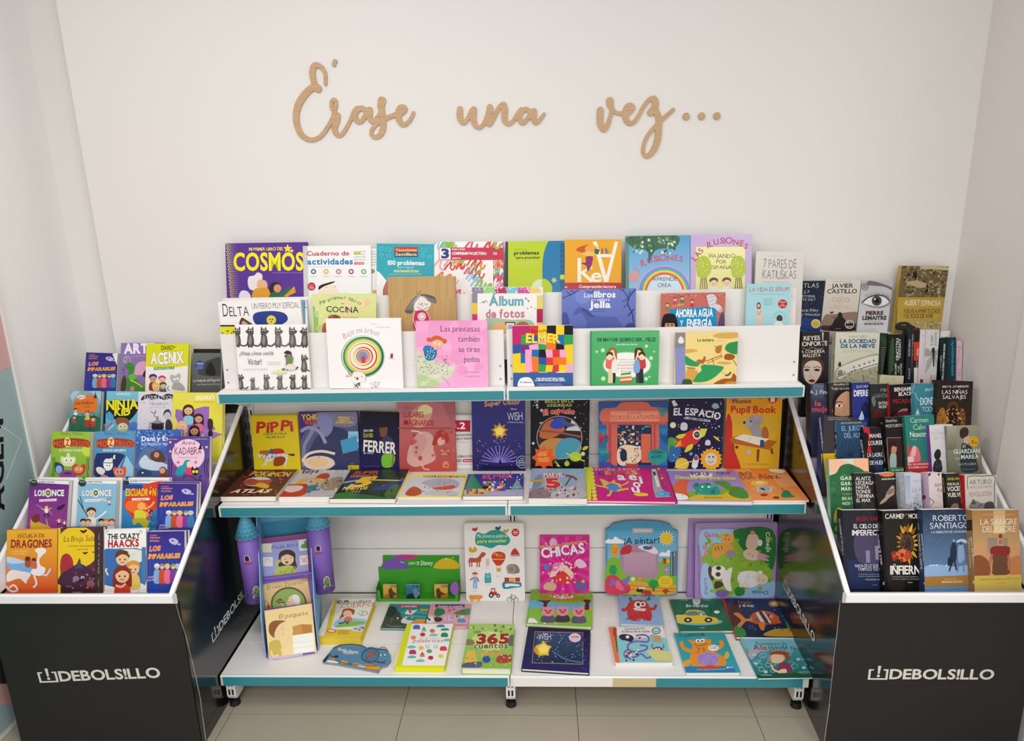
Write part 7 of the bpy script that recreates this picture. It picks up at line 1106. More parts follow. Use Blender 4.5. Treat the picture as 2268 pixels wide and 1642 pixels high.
for x, c in ((690, '2a2a2a'), (730, '8a5a3a'), (840, '2a2424'), (880, 'c8843a'), (925, 'b83a3a')): b.E(x, 1560, 24, 24, 'e8c8a8').B([x-24, 1555, x-18, 1530, x+18, 1530, x+24, 1555, x, 1542], c).R(x-22, 1585, x+22, 1630, 'e8e6e4')
runner(b, 905, 1400, 60); b.L([830, 1385, 930, 1350], 2, '2f3a44', 0)
b = bL(1, 'second copy of the light blue football comic, white edge showing behind it', (705, 1190), (1012, 1190), (700, 1590), .02, 'e8e6e4', off=-.022)
b = bL(1, 'red and blue comic with a glowing orange heroine, third in the second tier', (1018, 1212), (1350, 1218), (1015, 1590), .02, '3a8ac0')
b.G('3f8fc4', '2a78b0').P([1015, 1205, 1370, 1215, 1368, 1238, 1015, 1230], 'f0eeee').E(1040, 1230, 28, 26, '24402a').T('de ROBERTO SANTIAGO', 1075, 1226, 1240, 1220, 13, '333', .02).B([1040, 1450, 1030, 1380, 1100, 1290, 1250, 1230, 1370, 1230, 1365, 1380, 1280, 1450, 1220, 1540, 1150, 1560], 'd8402a').G('284a9a', '3a2f80', 1016, 1245, 1180, 1290).T('ESCUADRÓN K', 1038, 1338, 1325, 1338, 58, 'f2cc2a', .035, sp=.02, sl=.1, o=('5a1a1a', .06)).P([1090, 1358, 1238, 1354, 1236, 1374, 1090, 1378], 'f4e8e0').T('SIN LÍMITES', 1130, 1374, 1205, 1372, 10, 'a05050', .01)
b.B([1040, 1440, 1050, 1390, 1110, 1375, 1180, 1385, 1220, 1420, 1170, 1440, 1160, 1480, 1100, 1480], 'f0702a').E(1170, 1425, 34, 32, 'f4b05a').B([1110, 1500, 1120, 1460, 1180, 1460, 1210, 1480, 1200, 1530, 1120, 1530], 'd8d83a').L([1195, 1450, 1250, 1420, 1275, 1385], 16, 'f4b05a').L([1180, 1480, 1240, 1480], 14, 'f4b05a').B([1100, 1530, 1200, 1525, 1230, 1570, 1200, 1610, 1150, 1560, 1110, 1580], 'b8b02a').E(1245, 1470, 20, 12, '2a2a2a', -30).D(1220, 1460, 1345, 1600, 24, 8, ['1f4a7a', '7ac0e8', 'c8e0f0'], 4, 4)
for i in range(6): b.L([1230+i*20, 1600, 1260+i*16, 1480+i*12], 4, '1a3a6a', 0)
b = bL(1, 'second copy of the heroine comic, white edge showing behind it', (1060, 1190), (1400, 1190), (1060, 1590), .018, 'e8e6e4', off=-.022)
b = bL(1, 'indigo team comic with orange lettering, rightmost in the second tier', (1350, 1236), (1672, 1240), (1350, 1620), .016, '3a2a80', off=.018)
imparables(b, 1350, 1236, 1676, 1600); b.T('DANA', 1368, 1590, 1430, 1588, 15, 'c8b0e0', .03).T('DAVIDE', 1362, 1612, 1440, 1608, 14, 'c8b0e0', .03)
b = bL(1, 'spare indigo team comic behind the rightmost one of the second tier, page edges visible', (1375, 1222), (1696, 1225), (1375, 1620), .014, '4a3a90', off=0)
# tier 3
b = bL(2, 'lime green comic with red lettering and an owl ghost, leftmost in the third tier', (430, 806), (750, 812), (416, 1180), .02, '8cb83a')
b.G('9cc440', '7aa83a').B([680, 980, 690, 930, 740, 930, 750, 1000, 710, 1010], 'c8dc4a')
def moz(b, x0, x1, y, ttl, sub, c1, lc='5a4030'):
    w = x1-x0
    b.T('Pedro Mañas', x0+w*.24, y+30, x0+w*.8, y+30, 26, lc, -.012, sp=.08).B([x0+w*.04, y+75, x0+w*.2, y+62, x0+w*.5, y+55, x0+w*.85, y+66, x0+w*.98, y+90, x0+w*.95, y+130, x0+w*.6, y+120, x0+w*.1, y+138], 'a8402a')
    b.T('MO', x0+w*.05, y+128, x0+w*.3, y+122, 46, 'd8603a', .04, jit=.3, o=('5a1f1a', .07)).E(x0+w*.4, y+90, w*.085, 42, 'f0dc90').T('Z', x0+w*.36, y+118, x0+w*.44, y+118, 52, 'e0402f', .05).T('TRUOS', x0+w*.5, y+122, x0+w*.96, y+128, 46, 'd8603a', .04, jit=.3, o=('5a1f1a', .07)).T(sub, x0+w*.2, y+165, x0+w*.78, y+165, 17, 'e8ecd8', .035)
moz(b, 428, 752, 806, '', 'EL TERRIBLE WOMBO', '')
b.B([500, 1040, 510, 1010, 545, 1020, 555, 985, 575, 985, 585, 1020, 620, 1015, 625, 1050, 600, 1090, 530, 1090], 'e0e4b0').E(545, 1042, 24, 24, 'f0f2d8').E(592, 1042, 24, 24, 'f0f2d8').E(550, 1045, 5, 7, '333').E(588, 1045, 5, 7, '333').B([455, 1060, 520, 1085, 525, 1140, 490, 1160, 455, 1130], '2f3f6a').E(488, 1120, 28, 34, '8ab8e0').B([595, 1110, 620, 1075, 660, 1090, 700, 1075, 705, 1130, 670, 1165, 620, 1160], 'c8403a').E(650, 1120, 40, 32, 'e88a6a').E(638, 1118, 9, 9, 'e8e84a').E(668, 1118, 9, 9, 'e8e84a').B([490, 1180, 510, 1135, 560, 1125, 610, 1140, 620, 1190, 500, 1195], '9a4a9a').E(560, 1152, 34, 8, '5a2a5a')
for x in (430, 445, 730, 745): b.L([x, 1180, x+(12 if x < 500 else -14), 1090, x+(5 if x < 500 else -5), 1020], 5, '4a6a24')
b = bL(2, 'second copy of the lime green comic, pale edge at its right', (470, 808), (778, 812), (460, 1180), .016, 'd8d8c0', off=-.022)
b = bL(2, 'blue comic with red lettering and a camping tent, second in the third tier', (787, 806), (1112, 808), (784, 1180), .02, '4a8ab4')
b.G('5a9ac4', '4a86b4'); moz(b, 785, 1115, 806, '', 'NOCHE DE CAMPAMENTO', '', '3a4a6a')
b.B([790, 1180, 790, 1010, 840, 985, 1000, 990, 1050, 1040, 1080, 1180], '24346a').P([960, 1130, 1040, 995, 1110, 1110, 1110, 1180, 960, 1180], '9ac8dc').P([1035, 1000, 1045, 1000, 1000, 1140, 970, 1140], '4a7a9a').B([855, 1090, 860, 1050, 885, 1030, 920, 1045, 935, 1080, 920, 1120, 880, 1130], 'eceae4').E(882, 1085, 22, 22, 'f4f4f0').E(908, 1085, 18, 22, 'f4f4f0').E(886, 1088, 4, 6, '333').E(906, 1088, 4, 6, '333').L([830, 1058, 880, 1066, 930, 1066], 6, '3a5a7a').B([795, 1110, 830, 1100, 870, 1130, 850, 1165, 810, 1150], 'e4e2dc').B([935, 1120, 950, 1100, 985, 1110, 1030, 1095, 1045, 1130, 1030, 1175, 970, 1190, 945, 1160], 'd8604a').E(985, 1145, 38, 34, 'ec9a84').E(972, 1140, 6, 8, '333').E(1000, 1140, 6, 8, '333').L([970, 1162, 988, 1170, 1005, 1160], 4, '8a3a3a').D(905, 1005, 950, 1060, 9, 7, ['e8ecc0'], 3).B([830, 1180, 860, 1165, 900, 1180, 890, 1200, 835, 1200], 'd88aa8')
b = bL(2, 'shiny blue holographic adventure book with a snowy mountain, third in the third tier', (1124, 792), (1495, 792), (1120, 1188), .018, '3f62a8', hard=1)
b.G('3a62b0', '4a5a80').N(1130, 800, 1430, 950, 26, 13, ['3a66b8', '5a8ad0', '8ac0e8', '4a5ab8', '3f7ac0', '2f4f98'], 8, skip=.3).B([1124, 1080, 1180, 960, 1250, 940, 1360, 1000, 1430, 1040, 1430, 1120, 1124, 1110], '5a7298').B([1150, 1060, 1200, 1000, 1240, 1040, 1300, 1050, 1420, 1100, 1300, 1130, 1180, 1110], 'c8d4e4').T('Las aventuras de', 1215, 828, 1398, 828, 20, '1f2a50', .02, jit=.1).T('Dani y Evan', 1172, 885, 1455, 880, 38, 'f0f2f6', .035, o=('24346a', .06)).T('EL CLAN DE LOS TODOSAURIOS', 1170, 920, 1490, 920, 19, 'd8e0f0', .02)
b.B([1240, 1000, 1280, 965, 1330, 970, 1370, 1030, 1350, 1060, 1270, 1050], '5a4034').E(1295, 1000, 22, 24, 'c89470').B([1315, 1180, 1320, 1110, 1360, 1100, 1380, 1140, 1375, 1190], '7a4a3a').E(1342, 1130, 24, 24, 'd8a888').B([1380, 1180, 1385, 1120, 1430, 1115, 1430, 1190], '8a4034').E(1410, 1138, 20, 22, 'd8a888').B([1140, 1170, 1150, 1130, 1200, 1120, 1250, 1140, 1240, 1170], '34486a').E(1180, 1148, 8, 6, 'fff')
b = bL(2, 'violet book with a pink moon and young witch, rightmost in the third tier', (1436, 848), (1782, 848), (1432, 1220), .018, '5a4a94', off=.02)
b.G('4f4288', '7a5aa0').E(1602, 1000, 136, 132, 'ecc8dc', n=36).T('Pedro Mañas', 1442, 875, 1515, 874, 10, 'dcd4ec').T('David Sierra Listón', 1648, 872, 1760, 872, 10, 'dcd4ec').T('Anna', 1548, 920, 1662, 915, 36, '6a1f4a', -.008, jit=.35).T('KADABRA', 1490, 1002, 1715, 992, 62, '6a1f4a', -.006, jit=.3, sp=.03).P([1690, 945, 1705, 900, 1718, 948, 1740, 950, 1680, 955], '2a1f3a').T('El Club de la Luna Llena', 1522, 1026, 1682, 1024, 10, '8a6a8a')
for x, y in ((1455, 895), (1755, 935), (1500, 915), (1455, 970)): b.S(x, y, 14, 'e8d4f0')
for x, y in ((1520, 1062), (1490, 1085), (1665, 1060)): b.S(x, y, 15, 'd0407a')
b.B([1500, 1150, 1520, 1100, 1560, 1080, 1580, 1045, 1620, 1045, 1640, 1080, 1600, 1090, 1590, 1130, 1540, 1175, 1510, 1170], '2a9aa4').E(1618, 1078, 28, 28, 'f0d0b8').B([1575, 1130, 1600, 1105, 1640, 1110, 1655, 1150, 1620, 1175, 1590, 1165], 'd8407a').B([1630, 1110, 1640, 1095, 1655, 1115, 1680, 1100, 1690, 1150, 1660, 1170, 1635, 1150], '2a2030').E(1648, 1138, 12, 13, 'e8e83a').E(1675, 1138, 12, 13, 'e8e83a').L([1560, 1195, 1600, 1165, 1680, 1210], 7, '4a2a3a').L([1705, 1220, 1700, 1180, 1715, 1170], 10, '3a2f5a')
for x in (1440, 1460, 1755, 1775): b.L([x, 1190, x+(8 if x < 1600 else -18), 1100, x, 1030], 6, '34285a')
# tier 4
b = bL(3, 'green forest adventure book with an orange title bubble, leftmost in the fourth tier', (582, 468), (838, 472), (572, 792), .022, '3f7a68', hard=1)
b.G('7aa8a8', '2f6a50').B([582, 520, 620, 470, 700, 480, 860, 468, 850, 560, 760, 600, 640, 600], 'a8c8d4').B([590, 570, 640, 500, 700, 470, 780, 500, 830, 560, 800, 590, 620, 600], '86a8b4').B([612, 560, 598, 590, 605, 620, 650, 645, 740, 650, 795, 630, 802, 560, 780, 515, 720, 505, 650, 530], 'e0782f').T('Los Hollister', 620, 585, 778, 580, 28, '3a2a20', -.002, sl=.2, sp=.03).T('en Suiza', 690, 608, 745, 606, 14, '3a2a20', -.006, sl=.2).E(672, 522, 36, 18, 'ece4d4').T('Jerry', 645, 530, 700, 528, 16, 'b84a3a', .02)
b.B([560, 800, 580, 700, 640, 680, 830, 690, 850, 800], '2f6a54'); kid(b, 625, 632, 16, '5a2f1f', 'e0b48a', 'e4e6e2'); kid(b, 615, 690, 15, '2a2020', 'e0b48a', 'b84a3a'); kid(b, 722, 660, 19, 'b8502a', 'e8bc94', 'e8c83a'); kid(b, 772, 705, 19, '4a2a1f', 'e8bc94', 'c8402f'); b.P([700, 710, 750, 710, 745, 770, 705, 770], 'b83a34').L([790, 480, 790, 530], 5, '2a3a34', 0).P([775, 530, 805, 530, 790, 490], '2a3a34').D(600, 640, 830, 790, 20, 10, ['245244', '4a8a6a'], 5, 3)
b = bL(3, 'blue humour book with huge yellow letters and a masked boy, second in the fourth tier', (882, 472), (1145, 475), (872, 795), .02, '6ab4cc')
b.G('7ac0d4', '4a9cc4').B([870, 560, 900, 600, 880, 660, 980, 720, 1060, 720, 1133, 640, 1133, 560], '1e1c22').T('ANH DO', 962, 505, 1078, 505, 18, 'e0f0f4', .02).T('NINJA', 882, 628, 1138, 615, 78, 'eae22a', .04, jit=.12, sp=.02, o=('1e1c22', .06)).T('KiD', 948, 675, 1075, 672, 58, 'eae22a', .04, jit=.12, sp=.02).B([962, 740, 955, 705, 990, 690, 1050, 700, 1070, 740, 1050, 760, 980, 760], '8a5a34').E(1015, 772, 44, 38, 'e8c8a4').E(998, 765, 15, 14, 'cfe4ec').E(1032, 765, 15, 14, 'cfe4ec').E(998, 766, 5, 6, '333').E(1032, 766, 5, 6, '333').B([880, 690, 900, 640, 940, 680, 930, 720], '4aa0c8').L([880, 780, 930, 730], 10, 'd84a5a', 0).L([895, 795, 940, 750], 8, 'e8e6f0', 0).B([1060, 790, 1075, 740, 1125, 730, 1135, 790], '4a7ac8').L([970, 800, 1060, 790], 8, 'b4d05a', 0)
b = bL(3, 'white and grey book with a dark bat-wing title band, third in the fourth tier', (1138, 476), (1442, 482), (1134, 800), .018, 'dcd8de')
b.D(1140, 500, 1430, 780, 30, 6, ['9a96a4', '8a8694'], 5, 5).B([1165, 550, 1185, 510, 1230, 500, 1280, 495, 1330, 515, 1380, 495, 1430, 505, 1445, 545, 1410, 535, 1360, 545, 1310, 535, 1260, 545, 1215, 535], '2e2c34').T('ISADORA MOON', 1190, 542, 1430, 540, 32, 'd8d4dc', .0, jit=.3, sp=.03).T('MIRABELLA', 1238, 590, 1395, 588, 24, 'a09aaa', .0, jit=.1, sp=.08).lines(1240, 612, 1385, 10, 1, 9, 'aaa').L([1245, 640, 1275, 655, 1290, 630, 1275, 680, 1310, 690], 6, '6a6676').B([1255, 785, 1258, 745, 1290, 735, 1345, 742, 1350, 785, 1300, 795], '24222a').R(1248, 735, 1358, 748, '3a3842').E(1302, 728, 40, 12, '9a96a8').B([1355, 670, 1370, 640, 1400, 640, 1412, 680, 1400, 710, 1370, 705], 'c8c4cc').B([1350, 680, 1360, 635, 1400, 625, 1420, 690, 1400, 650, 1370, 650], '4a4654').B([1370, 790, 1375, 715, 1410, 715, 1430, 790], '3a3842').B([1225, 790, 1235, 730, 1250, 735, 1245, 790], 'b4a8c8').B([1290, 720, 1296, 690, 1310, 680, 1306, 720], '8a8696')
b = bL(3, 'wide yellow diary with purple stars and smiling girls, rightmost in the fourth tier', (1450, 484), (1862, 484), (1425, 830), .02, 'e4dc4a', hard=1, off=.012)
b.P([1470, 620, 1560, 640, 1700, 600, 1748, 600, 1745, 700, 1800, 790, 1700, 820, 1640, 900, 1500, 880, 1430, 820, 1500, 760, 1465, 680], '9a6ab8').P([1700, 780, 1860, 830, 1700, 900], 'a87ac0').T('Mundo', 1510, 545, 1625, 540, 32, 'dcd8a0', -.004, sl=.2, jit=.15).T('DIARIO', 1638, 545, 1790, 540, 34, 'f4f2dc', .04).lines(1622, 566, 1790, 10, 1, 10, 'c8a83a').T('Sara Fernández Romero', 1622, 566, 1790, 566, 9, 'b8963a', 0)
kid(b, 1575, 630, 38, '4a2c20', 'e8b894', '8ac8dc', long=1); kid(b, 1525, 760, 34, 'e8b88a', 'f0c8a4', 'e8a080', long=1); kid(b, 1660, 700, 34, '3a2420', 'd8a080', 'e0708a', long=1); kid(b, 1625, 800, 36, '2a1c1c', 'c8906a', '8a4a9a', long=1)
b.B([1735, 760, 1738, 710, 1760, 700, 1778, 720, 1775, 780, 1745, 790], '3a2a30').B([1740, 840, 1745, 800, 1770, 795, 1775, 840], '2a2028')
# tier 5
b = bL(4, 'indigo team comic with curled corner, leftmost in the top tier', (712, 152), (975, 160), (722, 458), .014, '3a2a80')
imparables(b, 712, 152, 980, 445); b.P([930, 165, 990, 155, 998, 330], 'eceae8')
b = bL(4, 'second copy of the indigo team comic, white edge at top left', (770, 152), (996, 158), (780, 458), .012, 'ece9e8', off=-.016)
b = bL(4, 'lilac comic with a green dragon and white letters ART, second in the top tier', (1000, 75), (1345, 72), (1003, 460), .016, '8a72ac', hard=1)
b.G('9078b4', '7a6a9a').T('ARTE', 1030, 160, 1270, 155, 76, 'f0eaf6', .05, sp=.03).T('Y LA MALDICIÓN', 1048, 190, 1290, 186, 12, 'b8a8d0').B([1110, 330, 1130, 250, 1190, 225, 1230, 260, 1220, 330, 1150, 340], 'd8a4c4').B([1180, 350, 1200, 300, 1240, 290, 1240, 360], '3a2a34').O(1050, 215, 28, 26, 4, 'c8d4a8').L([1035, 180, 1050, 215, 1020, 230], 4, 'c8d4a8').B([1040, 270, 1060, 235, 1100, 250, 1110, 300, 1090, 340, 1120, 370, 1200, 450, 1190, 475, 1080, 475, 1030, 440, 1050, 370, 1065, 310], '3f8a34').B([1060, 350, 1090, 330, 1130, 340, 1120, 370, 1080, 380], '6ab84a').L([1075, 380, 1120, 400, 1180, 440], 12, 'c8c83a').B([1000, 475, 1005, 390, 1030, 340, 1045, 400, 1030, 475], '4a3a2a').B([1075, 450, 1100, 430, 1110, 460, 1085, 475], 'e87a8a').D(1010, 250, 1040, 330, 12, 5, ['3a4a3a'], 3, 3)
b = bL(4, 'yellow and white comic diary with chunky white title, third in the top tier', (1211, 78), (1560, 80), (1212, 468), .022, 'dcdc20', hard=1, off=.018)
b.P([1205, 270, 1400, 282, 1570, 262, 1570, 480, 1205, 480], 'eeecea').T('DIARIO', 1332, 135, 1430, 132, 38, '3a3a1a', .01, sp=.04, jit=.1).T('de', 1432, 115, 1452, 113, 16, '3a3a1a', .01).T('ACENIX', 1250, 252, 1515, 238, 92, 'f4f4f0', .045, jit=.2, sp=.02, o=('2f3a2a', .065)).P([1272, 275, 1440, 268, 1440, 290, 1272, 298], '3a8a3a').T('UN GATO PARA TI', 1280, 292, 1430, 288, 15, 'e0ecd0', .035)
kid(b, 1265, 370, 32, '2f3f8a', 'e0a080', '8a3a2a'); kid(b, 1340, 380, 30, 'c84a8a', 'f0c8a4', '5a8a5a'); kid(b, 1290, 440, 32, 'e8c03a', 'f0c8a4', 'd8b03a'); kid(b, 1350, 430, 26, '4a4a4a', 'e0c0a0', '5a5a6a'); b.B([1405, 360, 1420, 335, 1450, 345, 1480, 325, 1495, 350, 1480, 390, 1500, 420, 1460, 440, 1430, 410], 'b8b8b4').B([1420, 440, 1450, 400, 1500, 410, 1530, 455, 1490, 465, 1440, 460], 'a8a8a4').E(1445, 375, 8, 9, 'fff').E(1470, 370, 8, 9, 'fff').L([1395, 430, 1385, 455, 1405, 465], 5, '555').T('Altea', 1492, 470, 1528, 470, 9, '666')
b = bL(4, 'dark fantasy novel with white title and round blue seal, rightmost in the top tier', (1592, 157), (1828, 157), (1580, 470), .014, '3a3434')
b.G('6a7470', '241e1e').B([1640, 330, 1680, 250, 1740, 210, 1830, 200, 1835, 330, 1760, 350], '3f4444').B([1700, 330, 1715, 260, 1740, 235, 1765, 260, 1780, 340], '231f20').E(1651, 262, 42, 42, '3a4688').T('2ª EDICIÓN', 1622, 252, 1682, 252, 13, 'd8dcf0', .02).lines(1620, 268, 1682, 11, 3, 8, 'b8c0e0').T('La Ambición del Mago Errante', 1597, 397, 1862, 390, 23, 'e4e0dc', -.002, jit=.1, sp=.03).T('Juan Manuel Sánchez Fernández', 1628, 424, 1840, 420, 13, 'c8c4c0', .0, sp=.04)
b = bL(4, 'black book behind the dark fantasy novel, only its top edge visible', (1600, 124), (1822, 124), (1600, 470), .012, '211c1a', off=-.016)

# ================================================================ right stand: six tiers of novels, fanned so that the spines show
R3 = (1740, 560, 528/2167); R4 = (1740, 900, 528/2064)
RR = [lean(RY[k], RZ[k], 18 if k < 3 else (14 if k == 3 else 10)) for k in range(5)]+[lean(-.062, 1.1605, 4)]
def nov(row, label, TL, TR, BL, th, col, view, sc=None, yaw=12, off=.028, **k):
    b = Book(label, RR[row], TL, TR, BL, th, col, view, ledge=(RZ[row] if row < 5 else 1.16)+.0006, group='novels in the right stand', yaw=yaw, off=off, spine_col=sc, **k)
    if row < 4: b.lim = lambda y: (1.998+.03*max(0, y+.7425)/.7+.014, 2.581+.03*max(0, y+.7425)/.7-.014)
    return b
# tier 1 (front)
b = nov(0, 'charcoal and navy novel with red author name and pale boots, leftmost in the front tier', (462, 903), (800, 900), (520, 1575), .03, '23242e', R4, '1c1c22', hmax=.255)
b.G('262630', '1f2638').P([500, 1330, 820, 1330, 830, 1580, 520, 1580], '222f52').B([570, 1120, 790, 1120, 800, 1340, 600, 1345], '4a4560').L([655, 1150, 665, 1230], 60, '4a4462', 0).L([745, 1150, 755, 1200], 50, '4a4462', 0).L([678, 1250, 682, 1355], 34, '8a80a0', 0).L([757, 1210, 765, 1330], 36, '9086a4', 0)
b.T('BELÉN VARELA', 580, 992, 835, 990, 34, '8a2430', .02, sp=.04).T('EL CIELO DE LOS', 557, 1058, 850, 1056, 36, 'e4e2e4', .01, sp=.04).T('IMPERFECTOS', 543, 1120, 855, 1116, 46, 'e8e6e6', .015, sp=.04).T('NADA ES LO QUE PARECE,', 568, 1395, 870, 1392, 26, 'c8c8d0', .01, sp=.04).T('TAMPOCO TUS SUEÑOS', 592, 1425, 860, 1424, 26, 'c8c8d0', .01, sp=.04).lines(598, 1460, 812, 18, 2, 11, 'a8a8b4').T('FRANCESC MIRALLES', 660, 1508, 850, 1508, 12, 'c8c8d0').L([720, 1548, 760, 1548], 3, 'a8a8b4', 0)
s = b.spine(); s.T('EL CIELO DE LOS IMPERFECTOS', 478, 1290, 440, 975, 15, 'b8b4b8', .01)
b = nov(0, 'black novel with a burning sunflower and large white title, second in the front tier', (838, 908), (1165, 900), (872, 1575), .034, '171614', R4, '141313')
b.G('1a1918', '141312').B([860, 900, 1000, 905, 1030, 1100, 1010, 1300, 1030, 1575, 900, 1580, 870, 1300], '24221f').T('CARMEN MOLA', 862, 975, 1185, 972, 42, 'dcd6cc', .01, sp=.03)
r = random.Random(9)
for i in range(20):
    a = i*.314+.1; rr = r.uniform(95, 150); x, y = 1050+rr*.62*math.cos(a), 1190+rr*math.sin(a)*1.05
    b.B([x-24*math.cos(a)-14*math.sin(a), y-34*math.sin(a)+14*math.cos(a), x+30*math.cos(a), y+40*math.sin(a), x-24*math.cos(a)+14*math.sin(a), y-34*math.sin(a)-14*math.cos(a)], r.choice(['c8962a', 'a8741f', 'd8b04a', '8a5a1a', 'b8842a']))
b.E(1050, 1190, 62, 88, '4a3626').E(1050, 1190, 40, 60, '3a2a20').D(1010, 1130, 1090, 1250, 60, 6, ['5a4630', '2a1f18', '6a5238'], 4).D(930, 1230, 1060, 1340, 26, 20, ['b8442a', '8a2f20', 'd8703a'], 3).B([1000, 1030, 1020, 960, 1060, 940, 1050, 1030], '2a2018')
b.T('EL', 932, 1392, 960, 1392, 26, 'dcd6cc', .01).T('INFIERNO', 905, 1455, 1225, 1452, 72, 'e8e4dc', .03, sp=.02).lines(918, 1482, 1160, 20, 2, 12, 'a8a49c').T('Planeta', 1055, 1532, 1095, 1530, 12, 'b8b4ac', .01)
s = b.spine(); s.T('MOLA  EL INFIERNO', 840, 1370, 803, 1105, 17, 'd8d4cc', .02).R(782, 1000, 815, 1080, '3a3630').T('NOVELA', 800, 1068, 797, 1010, 9, 'c8c0b0').E(852, 1535, 12, 15, 'b8b4b0')
b = nov(0, 'blue rainy-night novel with a couple and a bronze band, front tier', (1185, 900), (1560, 893), (1205, 1560), .036, '33496a', R4, '2a3850')
b.G('24324c', '6f93bc').D(1180, 890, 1590, 1300, 120, 2.2, ['8aa4c4', 'a8bcd4', '5a7496'], 6).B([1190, 1400, 1300, 1370, 1450, 1390, 1600, 1380, 1600, 1470, 1190, 1475], '8fb0d4').T('ROBERTO', 1275, 995, 1585, 990, 50, 'dfe6ee', -.006, sp=.03).T('SANTIAGO', 1250, 1062, 1590, 1055, 52, 'dfe6ee', -.006, sp=.03).T('LA REBELIÓN DE LOS BUENOS', 1262, 1102, 1590, 1095, 20, 'd0dae4', .0)
b.B([1475, 1180, 1490, 1160, 1525, 1150, 1560, 1160, 1575, 1190, 1525, 1178], 'b8cce0').L([1525, 1165, 1530, 1235], 3, '5a6a80', 0).B([1495, 1215, 1510, 1195, 1535, 1200, 1545, 1250, 1548, 1330, 1500, 1360, 1490, 1290], '8aa6c8').L([1500, 1350, 1485, 1440], 11, '6a86a8', 0).L([1530, 1340, 1545, 1435], 11, '6a86a8', 0).E(1515, 1188, 12, 15, '3a4a60').B([1440, 1190, 1455, 1175, 1472, 1190, 1480, 1260, 1470, 1340, 1430, 1345, 1425, 1260], '232f44').E(1455, 1165, 12, 15, '8a9ab0').L([1445, 1340, 1415, 1430], 12, '1e2a3c', 0).L([1462, 1340, 1478, 1420], 12, '1e2a3c', 0).B([1405, 1320, 1440, 1305, 1445, 1370, 1408, 1378], '1e2a3c')
for x in (1255, 1280, 1305, 1390): b.E(x, 1378, 7, 6, 'e8f0f8')
b.P([1190, 1478, 1610, 1462, 1612, 1550, 1195, 1562], 'a87a3c').T('PREMIO DE NOVELA', 1375, 1504, 1480, 1500, 9, 'd8c49a').T('FERNANDO LARA 2023', 1350, 1530, 1528, 1525, 14, 'e8dcc0', .025)
s = b.spine(); s.T('ROBERTO SANTIAGO', 1186, 1410, 1160, 1105, 17, 'dfe6ee', .0).T('LA REBELIÓN DE LOS BUENOS', 1205, 1380, 1184, 1105, 11, 'dfe6ee', .02).R(1135, 998, 1172, 1085, '2a3040').T('NOVELA', 1158, 1072, 1152, 1010, 9, 'c8d0dc').E(1207, 1535, 11, 14, 'c8d0dc')
b = nov(0, 'sandy novel with a legionary in a red tunic, rightmost in the front tier', (1615, 903), (2018, 900), (1640, 1570), .034, 'b08a5a', R4, '9a7444', yaw=6)
b.G('a87a48', 'd8c088').B([1610, 1250, 1700, 1180, 1800, 1230, 1900, 1190, 2030, 1240, 2040, 1480, 1620, 1480], 'c8986a').B([1610, 1330, 1680, 1290, 1760, 1350, 1760, 1470, 1615, 1470], '8a5230').B([1940, 1330, 2040, 1300, 2045, 1470, 1950, 1470], 'c07a4a').G('8f8478', 'a8907a', 1748, 1140, 1922, 1275).G('cfa878', 'e2cc98', 1800, 905, 1900, 1100).T('ALFONSO GOIZUETA', 1700, 950, 1985, 948, 20, 'c8a070', .01).T('LA SANGRE', 1685, 1028, 2005, 1025, 52, 'e8dcc8', .0, sp=.03).T('DEL PADRE', 1705, 1092, 1992, 1088, 52, 'e8dcc8', .0, sp=.03)
b.B([1832, 1190, 1838, 1140, 1858, 1120, 1878, 1140, 1885, 1200, 1858, 1215], 'b8a48a').B([1845, 1140, 1850, 1110, 1868, 1110, 1875, 1140], '8a2f24').B([1840, 1165, 1860, 1150, 1880, 1165, 1875, 1195, 1845, 1195], 'a87858').B([1770, 1250, 1800, 1215, 1925, 1215, 1942, 1255, 1930, 1300, 1918, 1380, 1935, 1450, 1790, 1450, 1805, 1380, 1780, 1290], '8a2c2a').B([1800, 1310, 1850, 1290, 1910, 1310, 1915, 1460, 1800, 1460], '6a4632').L([1785, 1280, 1765, 1380], 22, 'a8744e', 0).L([1925, 1290, 1940, 1370, 1930, 1420], 22, 'a8744e').P([1608, 1470, 2060, 1458, 2062, 1575, 1612, 1580], 'cdb455').T('FINALISTA PREMIO PLANETA 2023', 1680, 1510, 2020, 1500, 15, 'a08a38', .02).T('2.ª EDICIÓN', 1810, 1540, 1900, 1536, 10, 'a08a38')
s = b.spine(); s.T('ALFONSO GOIZUETA', 1608, 1400, 1592, 1145, 15, 'e0d0b0', .01).T('LA SANGRE DEL PADRE', 1640, 1415, 1612, 1135, 14, 'f0e6d0', .025).R(1568, 985, 1615, 1078, '2e2a28').E(1630, 1525, 11, 14, 'e0d0b0')
